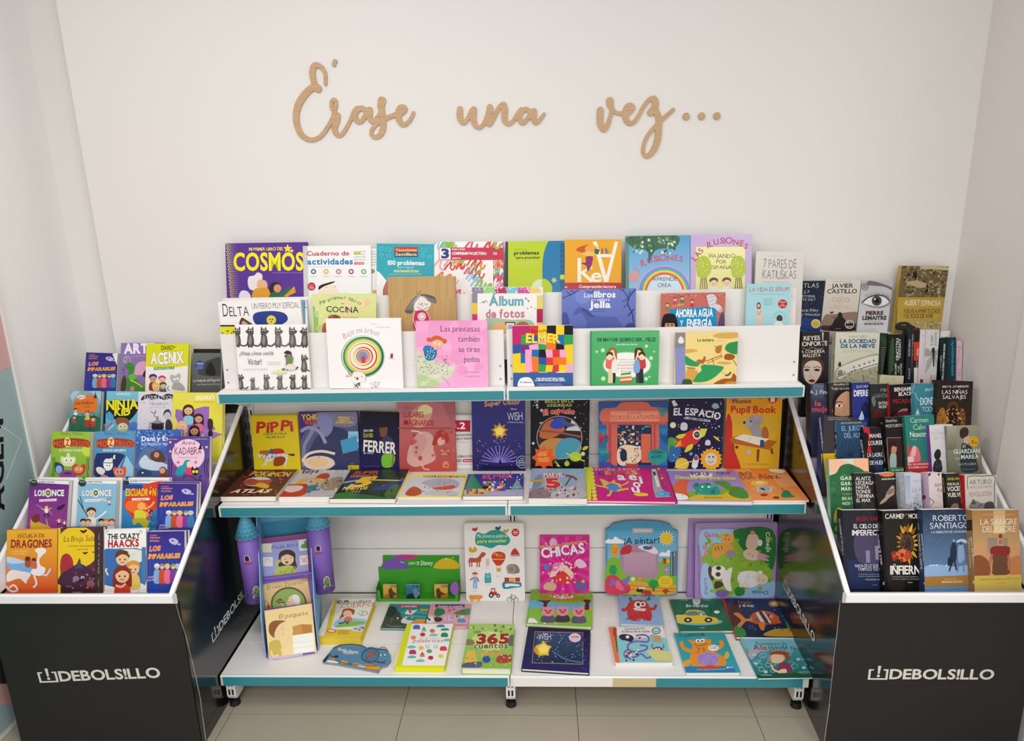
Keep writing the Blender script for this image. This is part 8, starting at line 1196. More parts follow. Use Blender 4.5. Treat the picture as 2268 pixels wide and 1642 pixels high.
# tier 2
b = nov(1, 'pale and green novel with a leafy tree and coral sky, leftmost in the second tier', (297, 462), (640, 452), (345, 1090), .018, '3f6f4a', R4, '86a890')
b.G('c8dcc0', 'a8c8a8').B([285, 455, 420, 470, 500, 540, 380, 570, 290, 560], 'f0bc9a').B([520, 450, 645, 455, 645, 580, 580, 560, 520, 510], 'f0b490').B([290, 620, 360, 580, 400, 520, 470, 500, 540, 525, 600, 560, 650, 640, 650, 900, 600, 1090, 340, 1100, 300, 760], '2f6a42').D(310, 540, 640, 1050, 40, 26, ['2a5f3a', '3a7a4c', '35744a'], 5).T('GABRIEL', 398, 640, 595, 638, 30, 'e8ecdc', .02, sp=.12).T('GARCÍA', 402, 686, 560, 684, 30, 'e8ecdc', .02, sp=.12).T('MÁRQUEZ', 406, 732, 595, 730, 30, 'e8ecdc', .02, sp=.12).lines(410, 765, 540, 10, 1, 10, 'c8d8b8').T('EN AGOSTO', 412, 812, 600, 810, 24, 'e8ecdc', .015, sp=.08).T('NOS VEMOS', 415, 856, 600, 854, 24, 'e8ecdc', .015, sp=.08).B([340, 960, 370, 880, 420, 900, 410, 1000, 350, 1010], 'b8a83a').B([350, 1080, 370, 1030, 440, 1050, 430, 1100], '8ac04a')
b = nov(1, 'dark grey novel with a big stacked white author name, second in the second tier', (592, 582), (772, 576), (592, 892), .03, '2f2e2f', R4, '2a2a2b')
for i, t in enumerate(('ALAITZ', 'LECEAGA', 'HASTA', 'DONDE', 'TERMINA', 'EL MAR')): b.T(t, 607+i*1.5, 642+i*38, 715+[20, 55, 5, 20, 50, 20][i], 640+i*38, 30, 'd8d4cc', .02, sp=.03)
b.B([650, 890, 680, 830, 720, 860, 760, 830, 760, 900], '3f3c3a'); s = b.spine(); s.T('ALAITZ LECEAGA', 562, 888, 548, 720, 12, 'd0ccc4', .01).T('HASTA DONDE TERMINA EL MAR', 584, 890, 568, 640, 12, 'd0ccc4', .02)
b = nov(1, 'black novel with a pale hand and orange flash, third in the second tier', (775, 588), (940, 572), (775, 892), .03, '2a2423', R4, '242021')
b.B([800, 585, 850, 578, 935, 572, 935, 600, 860, 612], 'd8764a').B([830, 820, 860, 790, 880, 740, 920, 690, 940, 700, 940, 760, 900, 790, 860, 830, 815, 850], 'b49a88').B([870, 750, 900, 720, 940, 715, 940, 745, 895, 765], '8a7466').T('MANUEL RÍOS SAN MARTÍN', 832, 640, 990, 632, 13, 'e0dcd8', .03)
s = b.spine(); s.T('LA HUELLA DEL MAL', 742, 890, 728, 655, 20, 'd0ccc4', .01).T('M. RÍOS SAN MARTÍN', 765, 888, 756, 720, 12, 'd0ccc4', .03)
b = nov(1, 'misty grey-blue novel with washed out letters, fourth in the second tier', (1030, 582), (1170, 578), (1038, 892), .042, 'bcc2cc', R4, 'c2c5ca')
b.G('c8ccd8', 'b4b8c4').G('98a8cc', 'b8c0d0', 1035, 600, 1080, 800).T('LA VILLA', 1100, 748, 1240, 742, 44, '8a8f98', -.004, sp=.03).T('DE LAS', 1125, 782, 1200, 780, 24, '8a8f98', -.004).T('TELAS', 1105, 836, 1215, 832, 46, '8a8f98', -.004, sp=.03).T('ANNE JACOBS', 1105, 655, 1200, 652, 12, '9aa0aa').D(1040, 840, 1170, 892, 26, 9, ['8a8f98', 'a8acb4', '6a7078'], 5); s = b.spine(); s.T('EL REY Y LA VILLA', 1005, 885, 980, 650, 16, '9aa0a8').D(950, 600, 1020, 880, 20, 8, ['aeb2b8', 'd4d6da'], 3)
b = nov(1, 'pinkish white novel with dark brush script and a lilac spine, fifth in the second tier', (1235, 578), (1350, 574), (1240, 892), .032, 'dccfce', R4, 'ccb2cc')
b.T('Anna', 1290, 705, 1350, 690, 34, '4a4448', -.004, sl=.3, jit=.3).T('Karina', 1312, 745, 1395, 735, 36, '4a4448', -.004, sl=.3, jit=.3).T('Te', 1308, 800, 1345, 795, 30, 'c89a90', -.01).P([1240, 785, 1290, 830, 1240, 888], '4a4448').P([1250, 800, 1282, 832, 1250, 870], 'dccfce').B([1235, 585, 1260, 582, 1240, 610], '3a3a40').E(1325, 592, 8, 10, '3a3a40').lines(1285, 840, 1340, 9, 1, 8, 'b8a8a8')
s = b.spine(); s.T('Anna Karina', 1195, 765, 1183, 640, 14, '4a4448', 0, sl=.3, jit=.3).E(1198, 790, 15, 19, '3a2f38').E(1198, 790, 5, 6, 'c8a8b8').lines(1185, 860, 1215, 8, 1, 8, 'a898a8')
b = nov(1, 'dark novel with small yellow author name and heavy white title, sixth in the second tier', (1388, 586), (1500, 580), (1392, 892), .028, '2c2a28', R4, '262523')
b.T('ÁNGEL MARTÍN', 1400, 642, 1545, 636, 22, 'c8b83a', .015, sp=.02).T('POR SI LAS', 1402, 688, 1500, 682, 22, 'dcd8d0', .03, sp=.04).T('VOCES', 1402, 738, 1520, 730, 38, 'dcd8d0', .04, sp=.02).T('VUELVEN', 1404, 788, 1545, 780, 34, 'dcd8d0', .04, sp=.02).B([1430, 892, 1445, 850, 1490, 845, 1495, 892], '8a7a74'); s = b.spine(); s.T('ÁNGEL MARTÍN', 1380, 750, 1368, 620, 12, 'c8b83a', .02).T('POR SI LAS VOCES VUELVEN', 1362, 880, 1352, 640, 9, 'c8b83a', .02)
b = nov(1, 'cream novel with wartime picture and bright red spine, rightmost in the second tier', (1550, 598), (1822, 596), (1575, 885), .034, 'd0ccc2', R4, 'c02a28', yaw=6, pages=1)
b.L([1575, 612, 1640, 603, 1700, 607, 1760, 602, 1812, 612, 1806, 700, 1810, 800, 1800, 880], 7, '5a5752').L([1575, 612, 1572, 680, 1580, 720], 6, '5a5752').T('ARTURO', 1592, 680, 1785, 672, 40, '8a8078', .01, sp=.03).T('PÉREZ-REVERTE', 1595, 715, 1785, 706, 20, 'a89c90', .01, sp=.03).T('REVOLUCIÓN', 1590, 785, 1785, 775, 40, 'b8887c', .0, sp=.03).B([1600, 890, 1610, 830, 1640, 815, 1700, 840, 1760, 830, 1800, 850, 1805, 890], '8a8a88').B([1720, 890, 1730, 840, 1770, 825, 1800, 840, 1800, 890], '4a4a48').P([1600, 850, 1625, 800, 1650, 850], '5a5854').L([1670, 870, 1700, 845], 6, '3a3836', 0)
s = b.spine(); s.T('ARTURO PÉREZ-REVERTE', 1532, 840, 1515, 640, 13, 'e0a090', .02).lines(1512, 880, 1535, 8, 1, 9, 'e0a090')
# tier 3
b = nov(2, 'novel with a dark-haired child portrait above a yellow band, leftmost in the third tier', (225, 78), (520, 100), (265, 640), .03, '3a3338', R4, '1f2f5e')
b.G('3a3236', '4a4044').P([215, 412, 560, 402, 560, 660, 240, 660], 'd8b41e').T('EL FOTÓGRAFO', 340, 452, 500, 448, 26, '2a2418', .02).T('DE AUSCHWITZ', 330, 500, 500, 496, 26, '2a2418', .02).lines(258, 105, 475, 16, 2, 9, 'd8d4d0').B([318, 240, 322, 200, 350, 165, 390, 170, 410, 230, 405, 300, 420, 340, 350, 330], '151214').B([322, 290, 325, 245, 360, 228, 395, 250, 400, 310, 385, 360, 350, 375, 330, 345], 'c8a088').B([320, 240, 340, 205, 390, 210, 402, 260, 360, 230], '151214').E(338, 270, 5, 4, '222').E(370, 268, 6, 4, '222').L([342, 330, 355, 328], 3, '8a4a44', 0).B([340, 375, 390, 360, 440, 380, 460, 405, 330, 408], '2a3040').L([345, 385, 400, 395], 5, '8a8a90', 0)
s = b.spine(); s.T('EL FOTÓGRAFO DE AUSCHWITZ', 225, 405, 195, 100, 12, 'd8d8e4', .03).P([200, 415, 260, 415, 290, 660, 220, 660], 'd8b41e').E(255, 600, 10, 16, '8a6a1a')
b = nov(2, 'midnight blue novel with bare branches and pale capitals, second in the third tier', (440, 125), (700, 135), (470, 560), .026, '24405e', R4, '18202c')
b.G('2a4a6a', '1a3a5e').T('MARCOS NIETO PALLARÉS', 480, 155, 655, 148, 14, 'b8a878', .02).T('EL JUEGO', 485, 215, 680, 208, 42, '8fb4d8', -.002, sp=.04).T('DEL ALMA', 508, 275, 690, 268, 42, '8fb4d8', -.002, sp=.04)
for i in range(14): a = i*.45; b.L([560, 430, 560+60*math.cos(a), 400+50*math.sin(a), 560+110*math.cos(a+.3), 390+100*math.sin(a+.3)], 4, '16283c')
s = b.spine(); s.R(380, 130, 440, 225, '4a8ab0').T('MARCOS NIETO', 430, 330, 420, 250, 9, 'e0e0e0', .03).T('PALLARÉS', 446, 320, 438, 250, 9, 'e0e0e0', .03).T('EL JUEGO DEL ALMA', 452, 560, 435, 370, 14, 'd8c83a', .03)
b = nov(2, 'black novel with a red silhouette strip and tall white letters, third in the third tier', (668, 185), (828, 180), (712, 570), .028, '1e1c1f', R4, '161416')
b.P([665, 182, 720, 181, 735, 240, 730, 330, 745, 400, 715, 420, 690, 330, 695, 260], 'c8202a').B([680, 260, 690, 230, 715, 250, 715, 340, 700, 400, 685, 340], '161416').P([745, 440, 830, 440, 840, 570, 780, 570], '1f3058').T('MANEL', 728, 275, 835, 270, 34, 'd8d4d4', .02, sp=.04).T('LOUREIRO', 718, 338, 880, 330, 36, 'd8d4d4', .02, sp=.04).T('LA LADRONA', 708, 440, 890, 434, 34, 'd8d4d4', .02, sp=.04).T('DE HUESOS', 730, 508, 880, 502, 34, 'd8d4d4', .02, sp=.04)
s = b.spine(); s.T('MANEL LOUREIRO', 660, 520, 630, 335, 13, 'dcd8d8', .03).T('LA LADRONA DE HUESOS', 700, 560, 660, 290, 15, 'dcd8d8', .03)
b = nov(2, 'black novel with a framed painting of a young man and a green band', (862, 98), (1010, 92), (880, 575), .03, '1e1c1c', R4, '1a1818')
b.T('Daniel Ruiz', 868, 140, 965, 134, 24, 'd8d4cc', -.004).T('MOSTURITO', 868, 186, 1015, 178, 26, 'd8d4cc', .0).L([875, 275, 1000, 272], 3, 'e8a0a0', 0).L([876, 275, 892, 540], 3, 'e8a0a0', 0).P([880, 280, 1005, 276, 1010, 540, 895, 545], '3a1f20').B([905, 430, 930, 400, 955, 415, 960, 470, 955, 530, 905, 530], '9ab4b0').B([915, 400, 918, 355, 945, 335, 962, 360, 955, 400, 935, 415], 'c08a68').B([890, 350, 895, 315, 930, 300, 958, 320, 960, 350, 925, 345, 905, 370], '2a1c18').P([840, 535, 1020, 528, 1022, 575, 842, 578], '2f7a4a').T('Un viaje a lo', 918, 562, 1020, 556, 16, 'dfe8d8', .02)
s = b.spine(); s.T('Daniel Ruiz  MOSTURITO', 862, 480, 838, 310, 12, 'd8d4cc', .01).lines(820, 145, 845, 10, 2, 7, 'aaa').P([835, 535, 870, 535, 875, 585, 838, 585], '2f7a4a')
b = nov(2, 'teal novel with pale serif letters and coral figures, fifth in the third tier', (1028, 85), (1283, 72), (1038, 568), .028, '2a7a70', R4, '1f6f64')
b.G('2f7f76', '2a746c').T('Carmen', 1080, 145, 1235, 138, 44, 'b8d8c8', .0, sp=.03).T('Calvo', 1105, 205, 1235, 200, 46, 'b8d8c8', .0, sp=.03).T('Nosotras', 1078, 268, 1260, 260, 46, 'e0ecdc', .01, sp=.03).lines(1085, 292, 1150, 10, 1, 8, 'b8d8c8').B([1035, 470, 1040, 350, 1070, 345, 1085, 400, 1080, 480], 'b84a44').B([1065, 480, 1075, 400, 1130, 350, 1160, 400, 1162, 480], 'd8707a').B([1085, 430, 1095, 360, 1125, 345, 1130, 400, 1110, 440], 'f0b0b0').B([1040, 500, 1045, 445, 1100, 440, 1108, 480, 1050, 500], 'ecc8c0').P([1010, 490, 1300, 478, 1300, 570, 1012, 575], 'c22f36').T('EL DICCIONARIO', 1075, 512, 1240, 506, 14, 'f0dcd8', .02).T('DE CARMEN CALVO', 1058, 540, 1230, 534, 15, 'f0dcd8', .02).T('1', 1055, 515, 1065, 514, 22, 'f0dcd8', .03)
s = b.spine(); s.T('Carmen Calvo  Nosotras', 1026, 470, 1012, 245, 14, 'e0ecdc', .02).P([1005, 490, 1045, 490, 1050, 580, 1008, 580], 'c22f36')
b = nov(2, 'white novel with a woman in black and a purple spine, third tier', (1243, 165), (1445, 155), (1252, 570), .045, 'dcd9dc', R4, '7a3f94')
b.G('e0dde0', 'c8c8cc').G('9aa0b0', 'c8c8cc', 1245, 400, 1262, 560).T('LOS CONJURADOS', 1262, 250, 1440, 242, 28, 'bcb4ac', -.002).T('DEL TAJO', 1282, 290, 1400, 284, 28, 'bcb4ac', -.002).lines(1275, 212, 1340, 9, 1, 8, 'c0b8b0').lines(1285, 400, 1345, 10, 1, 10, 'a8a4a4').B([1285, 430, 1300, 385, 1325, 372, 1342, 395, 1340, 440, 1310, 470], '24222a').B([1278, 565, 1285, 490, 1310, 465, 1345, 470, 1352, 565], '2a2830').D(1285, 485, 1350, 560, 26, 4, ['5a5862', '3f3d48'], 3)
s = b.spine(); s.T('ESTEBAN MARTÍN  Los conjurados del Tajo', 1212, 560, 1188, 220, 12, 'c8a0d4', .01)
b = nov(2, 'sage green novel with a round yellow price sticker, rightmost in the third tier', (1392, 172), (1682, 165), (1400, 572), .03, '6a6a54', R4, '747460', yaw=6)
b.G('9a9a84', '4a4a3e').G('a8a890', '6f6f5a', 1400, 172, 1480, 380).B([1510, 260, 1508, 215, 1530, 188, 1565, 185, 1585, 215, 1578, 250, 1560, 275, 1525, 280], '3a2c26').B([1545, 275, 1590, 260, 1592, 300, 1570, 330, 1545, 320], 'c8a890').B([1520, 360, 1535, 320, 1570, 330, 1620, 370, 1650, 460, 1660, 560, 1520, 560], '2a3a44').E(1630, 305, 39, 47, 'd8a81e').lines(1610, 282, 1650, 8, 1, 6, '6a4a10').T('7', 1610, 325, 1626, 325, 26, '2a2010', .03).T(',95€', 1628, 325, 1656, 325, 14, '2a2010', .02).T('El', 1532, 362, 1556, 358, 26, 'dcdccc', 0, sl=.2).T('GUARDIÁN', 1455, 412, 1680, 405, 38, 'e4e4d8', .015, sp=.03).T('de la', 1468, 462, 1512, 460, 18, 'dcdccc', 0, sl=.2).T('MAREA', 1520, 458, 1670, 452, 36, 'e4e4d8', .015, sp=.03).T('MAYTE UCEDA', 1495, 515, 1650, 508, 19, 'b8b8a8', .005, sp=.06).L([1530, 545, 1580, 548, 1640, 542], 2, 'b8b8a8')
s = b.spine(); s.T('EL GUARDIÁN DE LA MAREA', 1388, 550, 1368, 225, 16, 'd0d0c0', .015).T('MAYTE UCEDA', 1412, 480, 1396, 250, 12, 'a8a898')
# tier 4
b = nov(3, 'dark blue novel with striped sheen and coral letters, leftmost in the fourth tier', (178, 1196), (362, 1190), (190, 1470), .03, '232838', R3, '1d1f28')
b.G('2a3048', '3a4258').G('6a7488', '2a3048', 200, 1200, 300, 1345)
for i in range(9): b.L([180, 1215+i*16, 345, 1208+i*16], 3, '4a5268', 0)
b.T('A.J. Finn', 172, 1285, 345, 1283, 34, 'b8bcc8', .02).T('la', 222, 1395, 275, 1392, 46, 'c84a5a', .03).T('mujer', 195, 1448, 375, 1442, 46, 'c84a5a', .03); s = b.spine(); s.T('la mujer en la ventana', 145, 1465, 130, 1280, 10, '7a8090')
b = nov(3, 'dark novel with half of a woman\'s face, second in the fourth tier', (392, 1182), (590, 1176), (400, 1470), .028, '302a28', R3, '24211f')
b.G('3a3432', '2c2422').T('Almudena Grandes', 434, 1208, 640, 1200, 20, 'dcd8d0', -.004).T('Todo va a mejorar', 415, 1248, 640, 1240, 24, 'dcd8d0', -.004).B([435, 1470, 440, 1350, 480, 1275, 560, 1260, 595, 1300, 595, 1470], 'c09070').B([430, 1470, 428, 1330, 470, 1260, 560, 1250, 500, 1290, 455, 1360, 445, 1470], '1a1414').B([455, 1398, 470, 1380, 500, 1380, 515, 1395, 490, 1405], 'f0e4dc').E(488, 1391, 12, 11, '2a1a14').L([450, 1372, 480, 1355, 520, 1362], 7, '2a1a14').L([535, 1390, 540, 1430, 520, 1445], 5, 'a07050')
s = b.spine(); s.T('Todo va a mejorar', 368, 1400, 356, 1210, 14, 'dcd8d0', .0).T('A. Grandes', 372, 1460, 368, 1410, 11, 'c8c4bc')
b = nov(3, 'royal blue novel with white capitals and a pale silhouette, third in the fourth tier', (602, 1182), (760, 1176), (612, 1500), .026, '24347c', R3, '1c2030')
b.G('2a3a80', '24328a').T('ELOY MORENO', 645, 1230, 800, 1224, 22, 'd0d4e4', .0, sp=.08).T('DIFERENTE', 622, 1305, 830, 1298, 52, 'e4e6ee', .035, sp=.02).B([665, 1515, 680, 1470, 692, 1440, 705, 1465, 712, 1500, 705, 1520], 'c8d0e8').B([690, 1400, 740, 1360, 760, 1480, 720, 1500], '18204a'); s = b.spine(); s.T('DIFERENTE', 580, 1520, 555, 1420, 28, 'c8d0e4', .03).T('ELOY MORENO', 572, 1370, 562, 1240, 11, '8a90a8')
b = nov(3, 'black-green novel with grey author name above a red glow, fourth in the fourth tier', (772, 1195), (940, 1190), (785, 1500), .028, '26302c', R3, '24241f')
b.G('28302e', '3a2422').T('MIKEL', 865, 1268, 975, 1264, 34, '7a9090', .0, sp=.04).T('SANTIAGO', 810, 1320, 985, 1314, 36, '7a9090', .0, sp=.04).T('ENTRE LOS', 845, 1382, 985, 1376, 26, 'c8c8c0', .02).T('MUERTOS', 848, 1415, 975, 1410, 26, 'c8c8c0', .02).B([790, 1500, 810, 1430, 860, 1440, 880, 1500], '5a2420').B([780, 1330, 800, 1300, 820, 1360, 800, 1400], '6a7470'); s = b.spine(); s.T('MIKEL SANTIAGO  ENTRE LOS MUERTOS', 752, 1520, 738, 1215, 14, 'a8a8a0', .01)
b = nov(3, 'black novel titled in white and dim red with a red spine, fourth tier', (942, 1202), (1165, 1190), (938, 1490), .022, '201618', R3, 'b82430')
b.G('1c1416', '2c1418').T('BENJAMIN', 988, 1262, 1165, 1252, 34, 'e4dcdc', .03, sl=.08, sp=.03).T('BLACK', 1027, 1302, 1150, 1294, 32, 'e4dcdc', .03, sl=.08, sp=.03).T('PECADO', 976, 1372, 1150, 1364, 38, 'a82430', .015, sl=.08, sp=.05).B([1020, 1450, 1060, 1420, 1110, 1420, 1100, 1440, 1050, 1455], 'a87868').B([980, 1490, 1060, 1440, 1150, 1460, 1150, 1490], '5a1f28'); s = b.spine(); s.T('BENJAMIN BLACK', 915, 1430, 925, 1300, 14, 'f0d8d4', .02, sl=.1)
b = nov(3, 'turquoise novel with white capitals and a fairground curve, sixth in the fourth tier', (1170, 1190), (1345, 1186), (1160, 1500), .032, '3a8496', R3, '4a94a4')
b.G('3f8a9c', '35788c').T('Alice Kellen', 1262, 1262, 1385, 1245, 30, 'e4ecf0', -.006, sl=.35).T('DONDE', 1225, 1385, 1375, 1378, 66, 'dce8ec', .015, sp=.03).T('TODO', 1240, 1448, 1365, 1442, 46, 'c8dce4', .0, sp=.03).L([1175, 1270, 1200, 1330, 1250, 1355, 1345, 1340], 5, 'b8dce4').B([1180, 1480, 1200, 1420, 1215, 1480], 'c8dce4').D(1175, 1400, 1340, 1490, 12, 7, ['2a6478', '6ab0c0'], 3, 4); s = b.spine(); s.T('Alice Kellen', 1155, 1280, 1172, 1200, 14, 'e0ecf0', 0, sl=.3).T('DONDE TODO BRILLA', 1130, 1490, 1148, 1330, 16, 'd0e4ea', .01)
b = nov(3, 'dark brown novel with an orange-lit arch, rightmost in the fourth tier', (1398, 1158), (1720, 1170), (1385, 1490), .03, '33261f', R3, '2a2019', yaw=6, off=.034)
b.G('2a2220', '3f2a1c').T('MAY R. AYAMONTE', 1442, 1228, 1678, 1226, 20, 'e4dcd4', .015, sl=.1, sp=.06).T('LAS NIÑAS', 1438, 1284, 1668, 1284, 36, 'e8e2dc', .0, sp=.04).T('SALVAJES', 1442, 1330, 1655, 1328, 34, 'e8e2dc', .0, sp=.04).B([1480, 1560, 1485, 1400, 1510, 1360, 1550, 1350, 1580, 1375, 1590, 1420, 1590, 1560], '5a3a26').B([1505, 1560, 1510, 1420, 1535, 1385, 1565, 1410, 1570, 1560], '2a1a14').B([1390, 1560, 1400, 1460, 1420, 1420, 1450, 1410, 1475, 1470, 1480, 1560], 'a8702f').B([1600, 1560, 1605, 1420, 1640, 1440, 1650, 1560], '8a5230').D(1400, 1420, 1640, 1550, 60, 7, ['c8903f', '6a3f20', 'e0b060', '2a1a10'], 5)
s = b.spine(); s.T('LAS NIÑAS SALVAJES', 1352, 1380, 1362, 1230, 10, 'a89c94', .0)
# tier 5
b = nov(4, 'glossy black novel with a woman\'s face and white capitals, fifth tier', (150, 722), (398, 718), (112, 1190), .02, '201e20', R3, '19181a', yaw=4, off=.01)
b.G('262426', '1f1e22').T('REYES', 165, 798, 312, 792, 38, 'e8e0d4', .02, sp=.04).T('MONFORTE', 118, 852, 378, 842, 40, 'e8e0d4', .015, sp=.03).T('LA CONDESA', 120, 915, 355, 908, 26, 'd8ccb8', .02, sp=.04).T('MALDITA', 158, 952, 318, 946, 30, 'd8ccb8', .02, sp=.04).L([150, 865, 200, 880, 240, 862, 300, 878, 340, 865], 5, 'b89a5a').B([150, 1100, 150, 1000, 190, 960, 260, 950, 320, 970, 345, 1040, 320, 1120, 270, 1190, 210, 1190, 165, 1150], '4a3a34').B([165, 1110, 162, 1030, 190, 990, 250, 970, 310, 1000, 328, 1060, 305, 1130, 255, 1190, 215, 1190, 180, 1160], 'd8c4b4')
b.B([150, 1060, 165, 990, 200, 960, 280, 950, 340, 990, 345, 1060, 310, 1000, 250, 980, 190, 1000], '4a3428').B([165, 1068, 190, 1055, 220, 1066, 195, 1078], '2a2a2c').B([255, 1066, 285, 1055, 315, 1068, 285, 1078], '2a2a2c').L([160, 1048, 190, 1036, 222, 1048], 6, '3a2a24').L([252, 1048, 285, 1036, 318, 1046], 6, '3a2a24').B([208, 1162, 238, 1152, 268, 1162, 238, 1180], '6a1a1e').L([232, 1075, 225, 1125, 245, 1130], 4, 'b89a88').G('c8c4c0', '3a383a', 330, 725, 345, 830)  # the last pale strip is a vertical reflection painted into the cover
b = nov(4, 'cream novel with blue title and a wrecked plane in snow, second in the fifth tier', (458, 724), (858, 728), (448, 1165), .026, 'cfcdb6', R3, 'bdbca8', yaw=5, off=.02)
b.G('d4d4c4', 'bcb894').T('PABLO VIERCI', 578, 775, 745, 772, 20, '8a8a7c', -.004, sp=.08).T('LA SOCIEDAD', 495, 822, 820, 820, 34, '2f6282', .04, sp=.04).T('DE LA NIEVE', 503, 866, 810, 864, 34, '2f6282', .04, sp=.04).lines(515, 890, 800, 15, 2, 8, '9a9a8a').B([440, 1165, 460, 1060, 560, 1000, 700, 950, 860, 930, 865, 1170], 'a8a488').B([465, 1120, 470, 1075, 520, 1030, 640, 985, 760, 945, 840, 935, 862, 955, 860, 1010, 760, 1050, 620, 1085, 540, 1120, 490, 1145], 'd8d8cc').L([470, 1130, 560, 1100, 700, 1050, 850, 1005], 7, '6a6650').B([470, 1110, 480, 1075, 510, 1065, 520, 1100, 495, 1125], '8a8670')
for x, y in ((620, 1040), (670, 1025), (715, 1010), (760, 995), (800, 980)): b.E(x, y, 8, 9, '6a6a5c')
b.D(470, 1060, 850, 1160, 70, 8, ['4a4836', '6a6648', 'c8c4a0', '8a8660'], 5, 4).B([478, 1030, 482, 1000, 500, 995, 502, 1032], '3a382c'); s = b.spine(); s.T('LA SOCIEDAD DE LA NIEVE', 442, 1140, 444, 920, 12, '5a5a4c', .03).T('PABLO VIERCI', 444, 870, 446, 770, 9, '8a8a7c')
def spn(label, TL, TR, BL, col, **k): return Book(label, RR[4], TL, TR, BL, .12, col, R3, ledge=RZ[4]+.0006, group='novels turned spine out in the right stand', back=True, **k)
b = spn('dark forest-green novel with small white print, spine out beside the cream plane novel', (862, 728), (935, 735), (862, 1190), '1f2c22', off=-.012)
b.G('26362a', '1a241c').lines(868, 865, 925, 17, 15, 6, 'b8c0b0').B([870, 760, 930, 790, 920, 850, 880, 830], '2f4a30')
b = spn('wide black-green spine with serif author name and a feathery leaf, in the fifth tier', (936, 742), (1082, 740), (936, 1190), '161a17')
b.B([936, 1100, 945, 900, 975, 760, 990, 900, 975, 1050, 950, 1110], '2a4a30')
for i in range(8): b.L([955, 1080-i*38, 985, 1050-i*38], 5, '4a6f4a', 0)
b.T('ILDEFONSO', 1030, 790, 1030, 960, 17, 'dcdcd0', .01).T('FALCONES', 1003, 780, 1003, 980, 25, 'dcdcd0', .015).T('ESCLAVA', 1042, 1010, 1042, 1110, 15, 'dcdcd0', .01).T('DE LA', 1020, 1030, 1020, 1090, 14, 'dcdcd0', .01).T('LIBERTAD', 992, 1005, 992, 1110, 16, 'dcdcd0', .01)
b = spn('pale yellow pamphlet leaning low in front of the black-green spine, fifth tier', (862, 1112), (1075, 1120), (862, 1190), 'd6d2ac', off=.012)
b.w = b.w; b.lines(880, 1135, 1010, 16, 4, 8, 'a8a484')
b = spn('dark navy spine with narrow upright lettering, in the fifth tier', (1112, 702), (1166, 702), (1112, 1190), '23262f')
b.T('EN EL RECUERDO QUE DEJO', 1158, 1080, 1162, 740, 12, 'c8ccd4', .0).T('ENTRE DESEOS', 1130, 940, 1134, 790, 13, 'c8ccd4', .01).T('Kristen R.', 1130, 1150, 1132, 1050, 17, 'd8d8dc', -.004, sl=.3)
b = spn('black spine with a bright red label and white foot, in the fifth tier', (1167, 700), (1220, 700), (1167, 1190), '2a1c1c')
b.R(1166, 812, 1220, 982, 'cf4028').T('CALLEJO', 1196, 870, 1196, 935, 14, 'f0dcd4', .03).T('La casa', 1188, 990, 1188, 1040, 13, 'e0d8d4', 0, sl=.3).R(1166, 1045, 1220, 1200, 'dcd9dc').lines(1180, 1140, 1205, 10, 1, 7, '999')
b = spn('pale pink spine with fine grey lettering, in the fifth tier', (1224, 700), (1273, 700), (1222, 1190), 'ddd0d6')
b.T('Una historia sencilla', 1254, 820, 1250, 1020, 11, 'b8909a').L([1245, 745, 1258, 752, 1250, 765], 3, 'a86a7a').R(1222, 1150, 1262, 1200, 'b0242f')
b = spn('wide white spine with a drawn dragonfly and red lettering, fifth tier', (1278, 698), (1400, 700), (1272, 1190), 'd4d4d2')
b.T('EL ASESINO', 1340, 840, 1340, 750, 20, '3a3a3a', -.002).T('DE LA MONTAÑA', 1372, 845, 1374, 722, 18, '3a3a3a', -.002).B([1325, 900, 1335, 865, 1352, 868, 1360, 905, 1352, 960, 1350, 1030, 1340, 1030, 1335, 950], '333').B([1330, 905, 1290, 870, 1268, 880, 1265, 940, 1330, 930], 'a8a8a8').B([1358, 905, 1385, 870, 1398, 890, 1398, 930, 1358, 930], 'a8a8a8').B([1335, 940, 1290, 980, 1268, 1060, 1275, 1095, 1320, 1020], 'b8b8b8').B([1355, 940, 1385, 980, 1395, 1060, 1385, 1090, 1355, 1010], 'b8b8b8')
for i in range(6): b.L([1335, 915+i*8, 1270+i*3, 890+i*34], 2, '666', 0).L([1358, 915+i*8, 1397-i*2, 890+i*34], 2, '666', 0)
b.T('ANDREA', 1315, 1110, 1312, 1185, 18, 'c04a44', 0).T('TOTTI', 1345, 1110, 1342, 1185, 18, 'c04a44', 0)
b = spn('deep green-black spine with white sans lettering, in the fifth tier', (1402, 775), (1478, 770), (1388, 1190), '16272a')
b.T('CAMILLA LÄCKBERG Y HENRIK FEXEUS', 1432, 1170, 1452, 830, 14, 'e0e4e4', .03).T('EL MENTALISTA', 1408, 1080, 1420, 935, 13, 'c8d0d0', .02)
b = spn('patterned dark teal spine with pale title, in the fifth tier', (1480, 770), (1550, 768), (1475, 1190), '123a4c')
b.D(1480, 775, 1548, 1185, 60, 5, ['2f7a8a', '4aa0b0', '1f5a70'], 5, 4).T('LA CANCIÓN DE AQUILES', 1510, 800, 1508, 1120, 17, '5ab4c4', .01)
b = spn('narrow pink spine at the right end of the fifth tier', (1556, 802), (1605, 800), (1545, 1190), 'd8b8c4')
b.T('MARÍA DUEÑAS', 1572, 850, 1562, 1020, 9, '9a6a7a', .01).T('Sira', 1590, 850, 1588, 880, 10, 'c84a6a').lines(1560, 1060, 1600, 20, 4, 7, 'a87a8a')
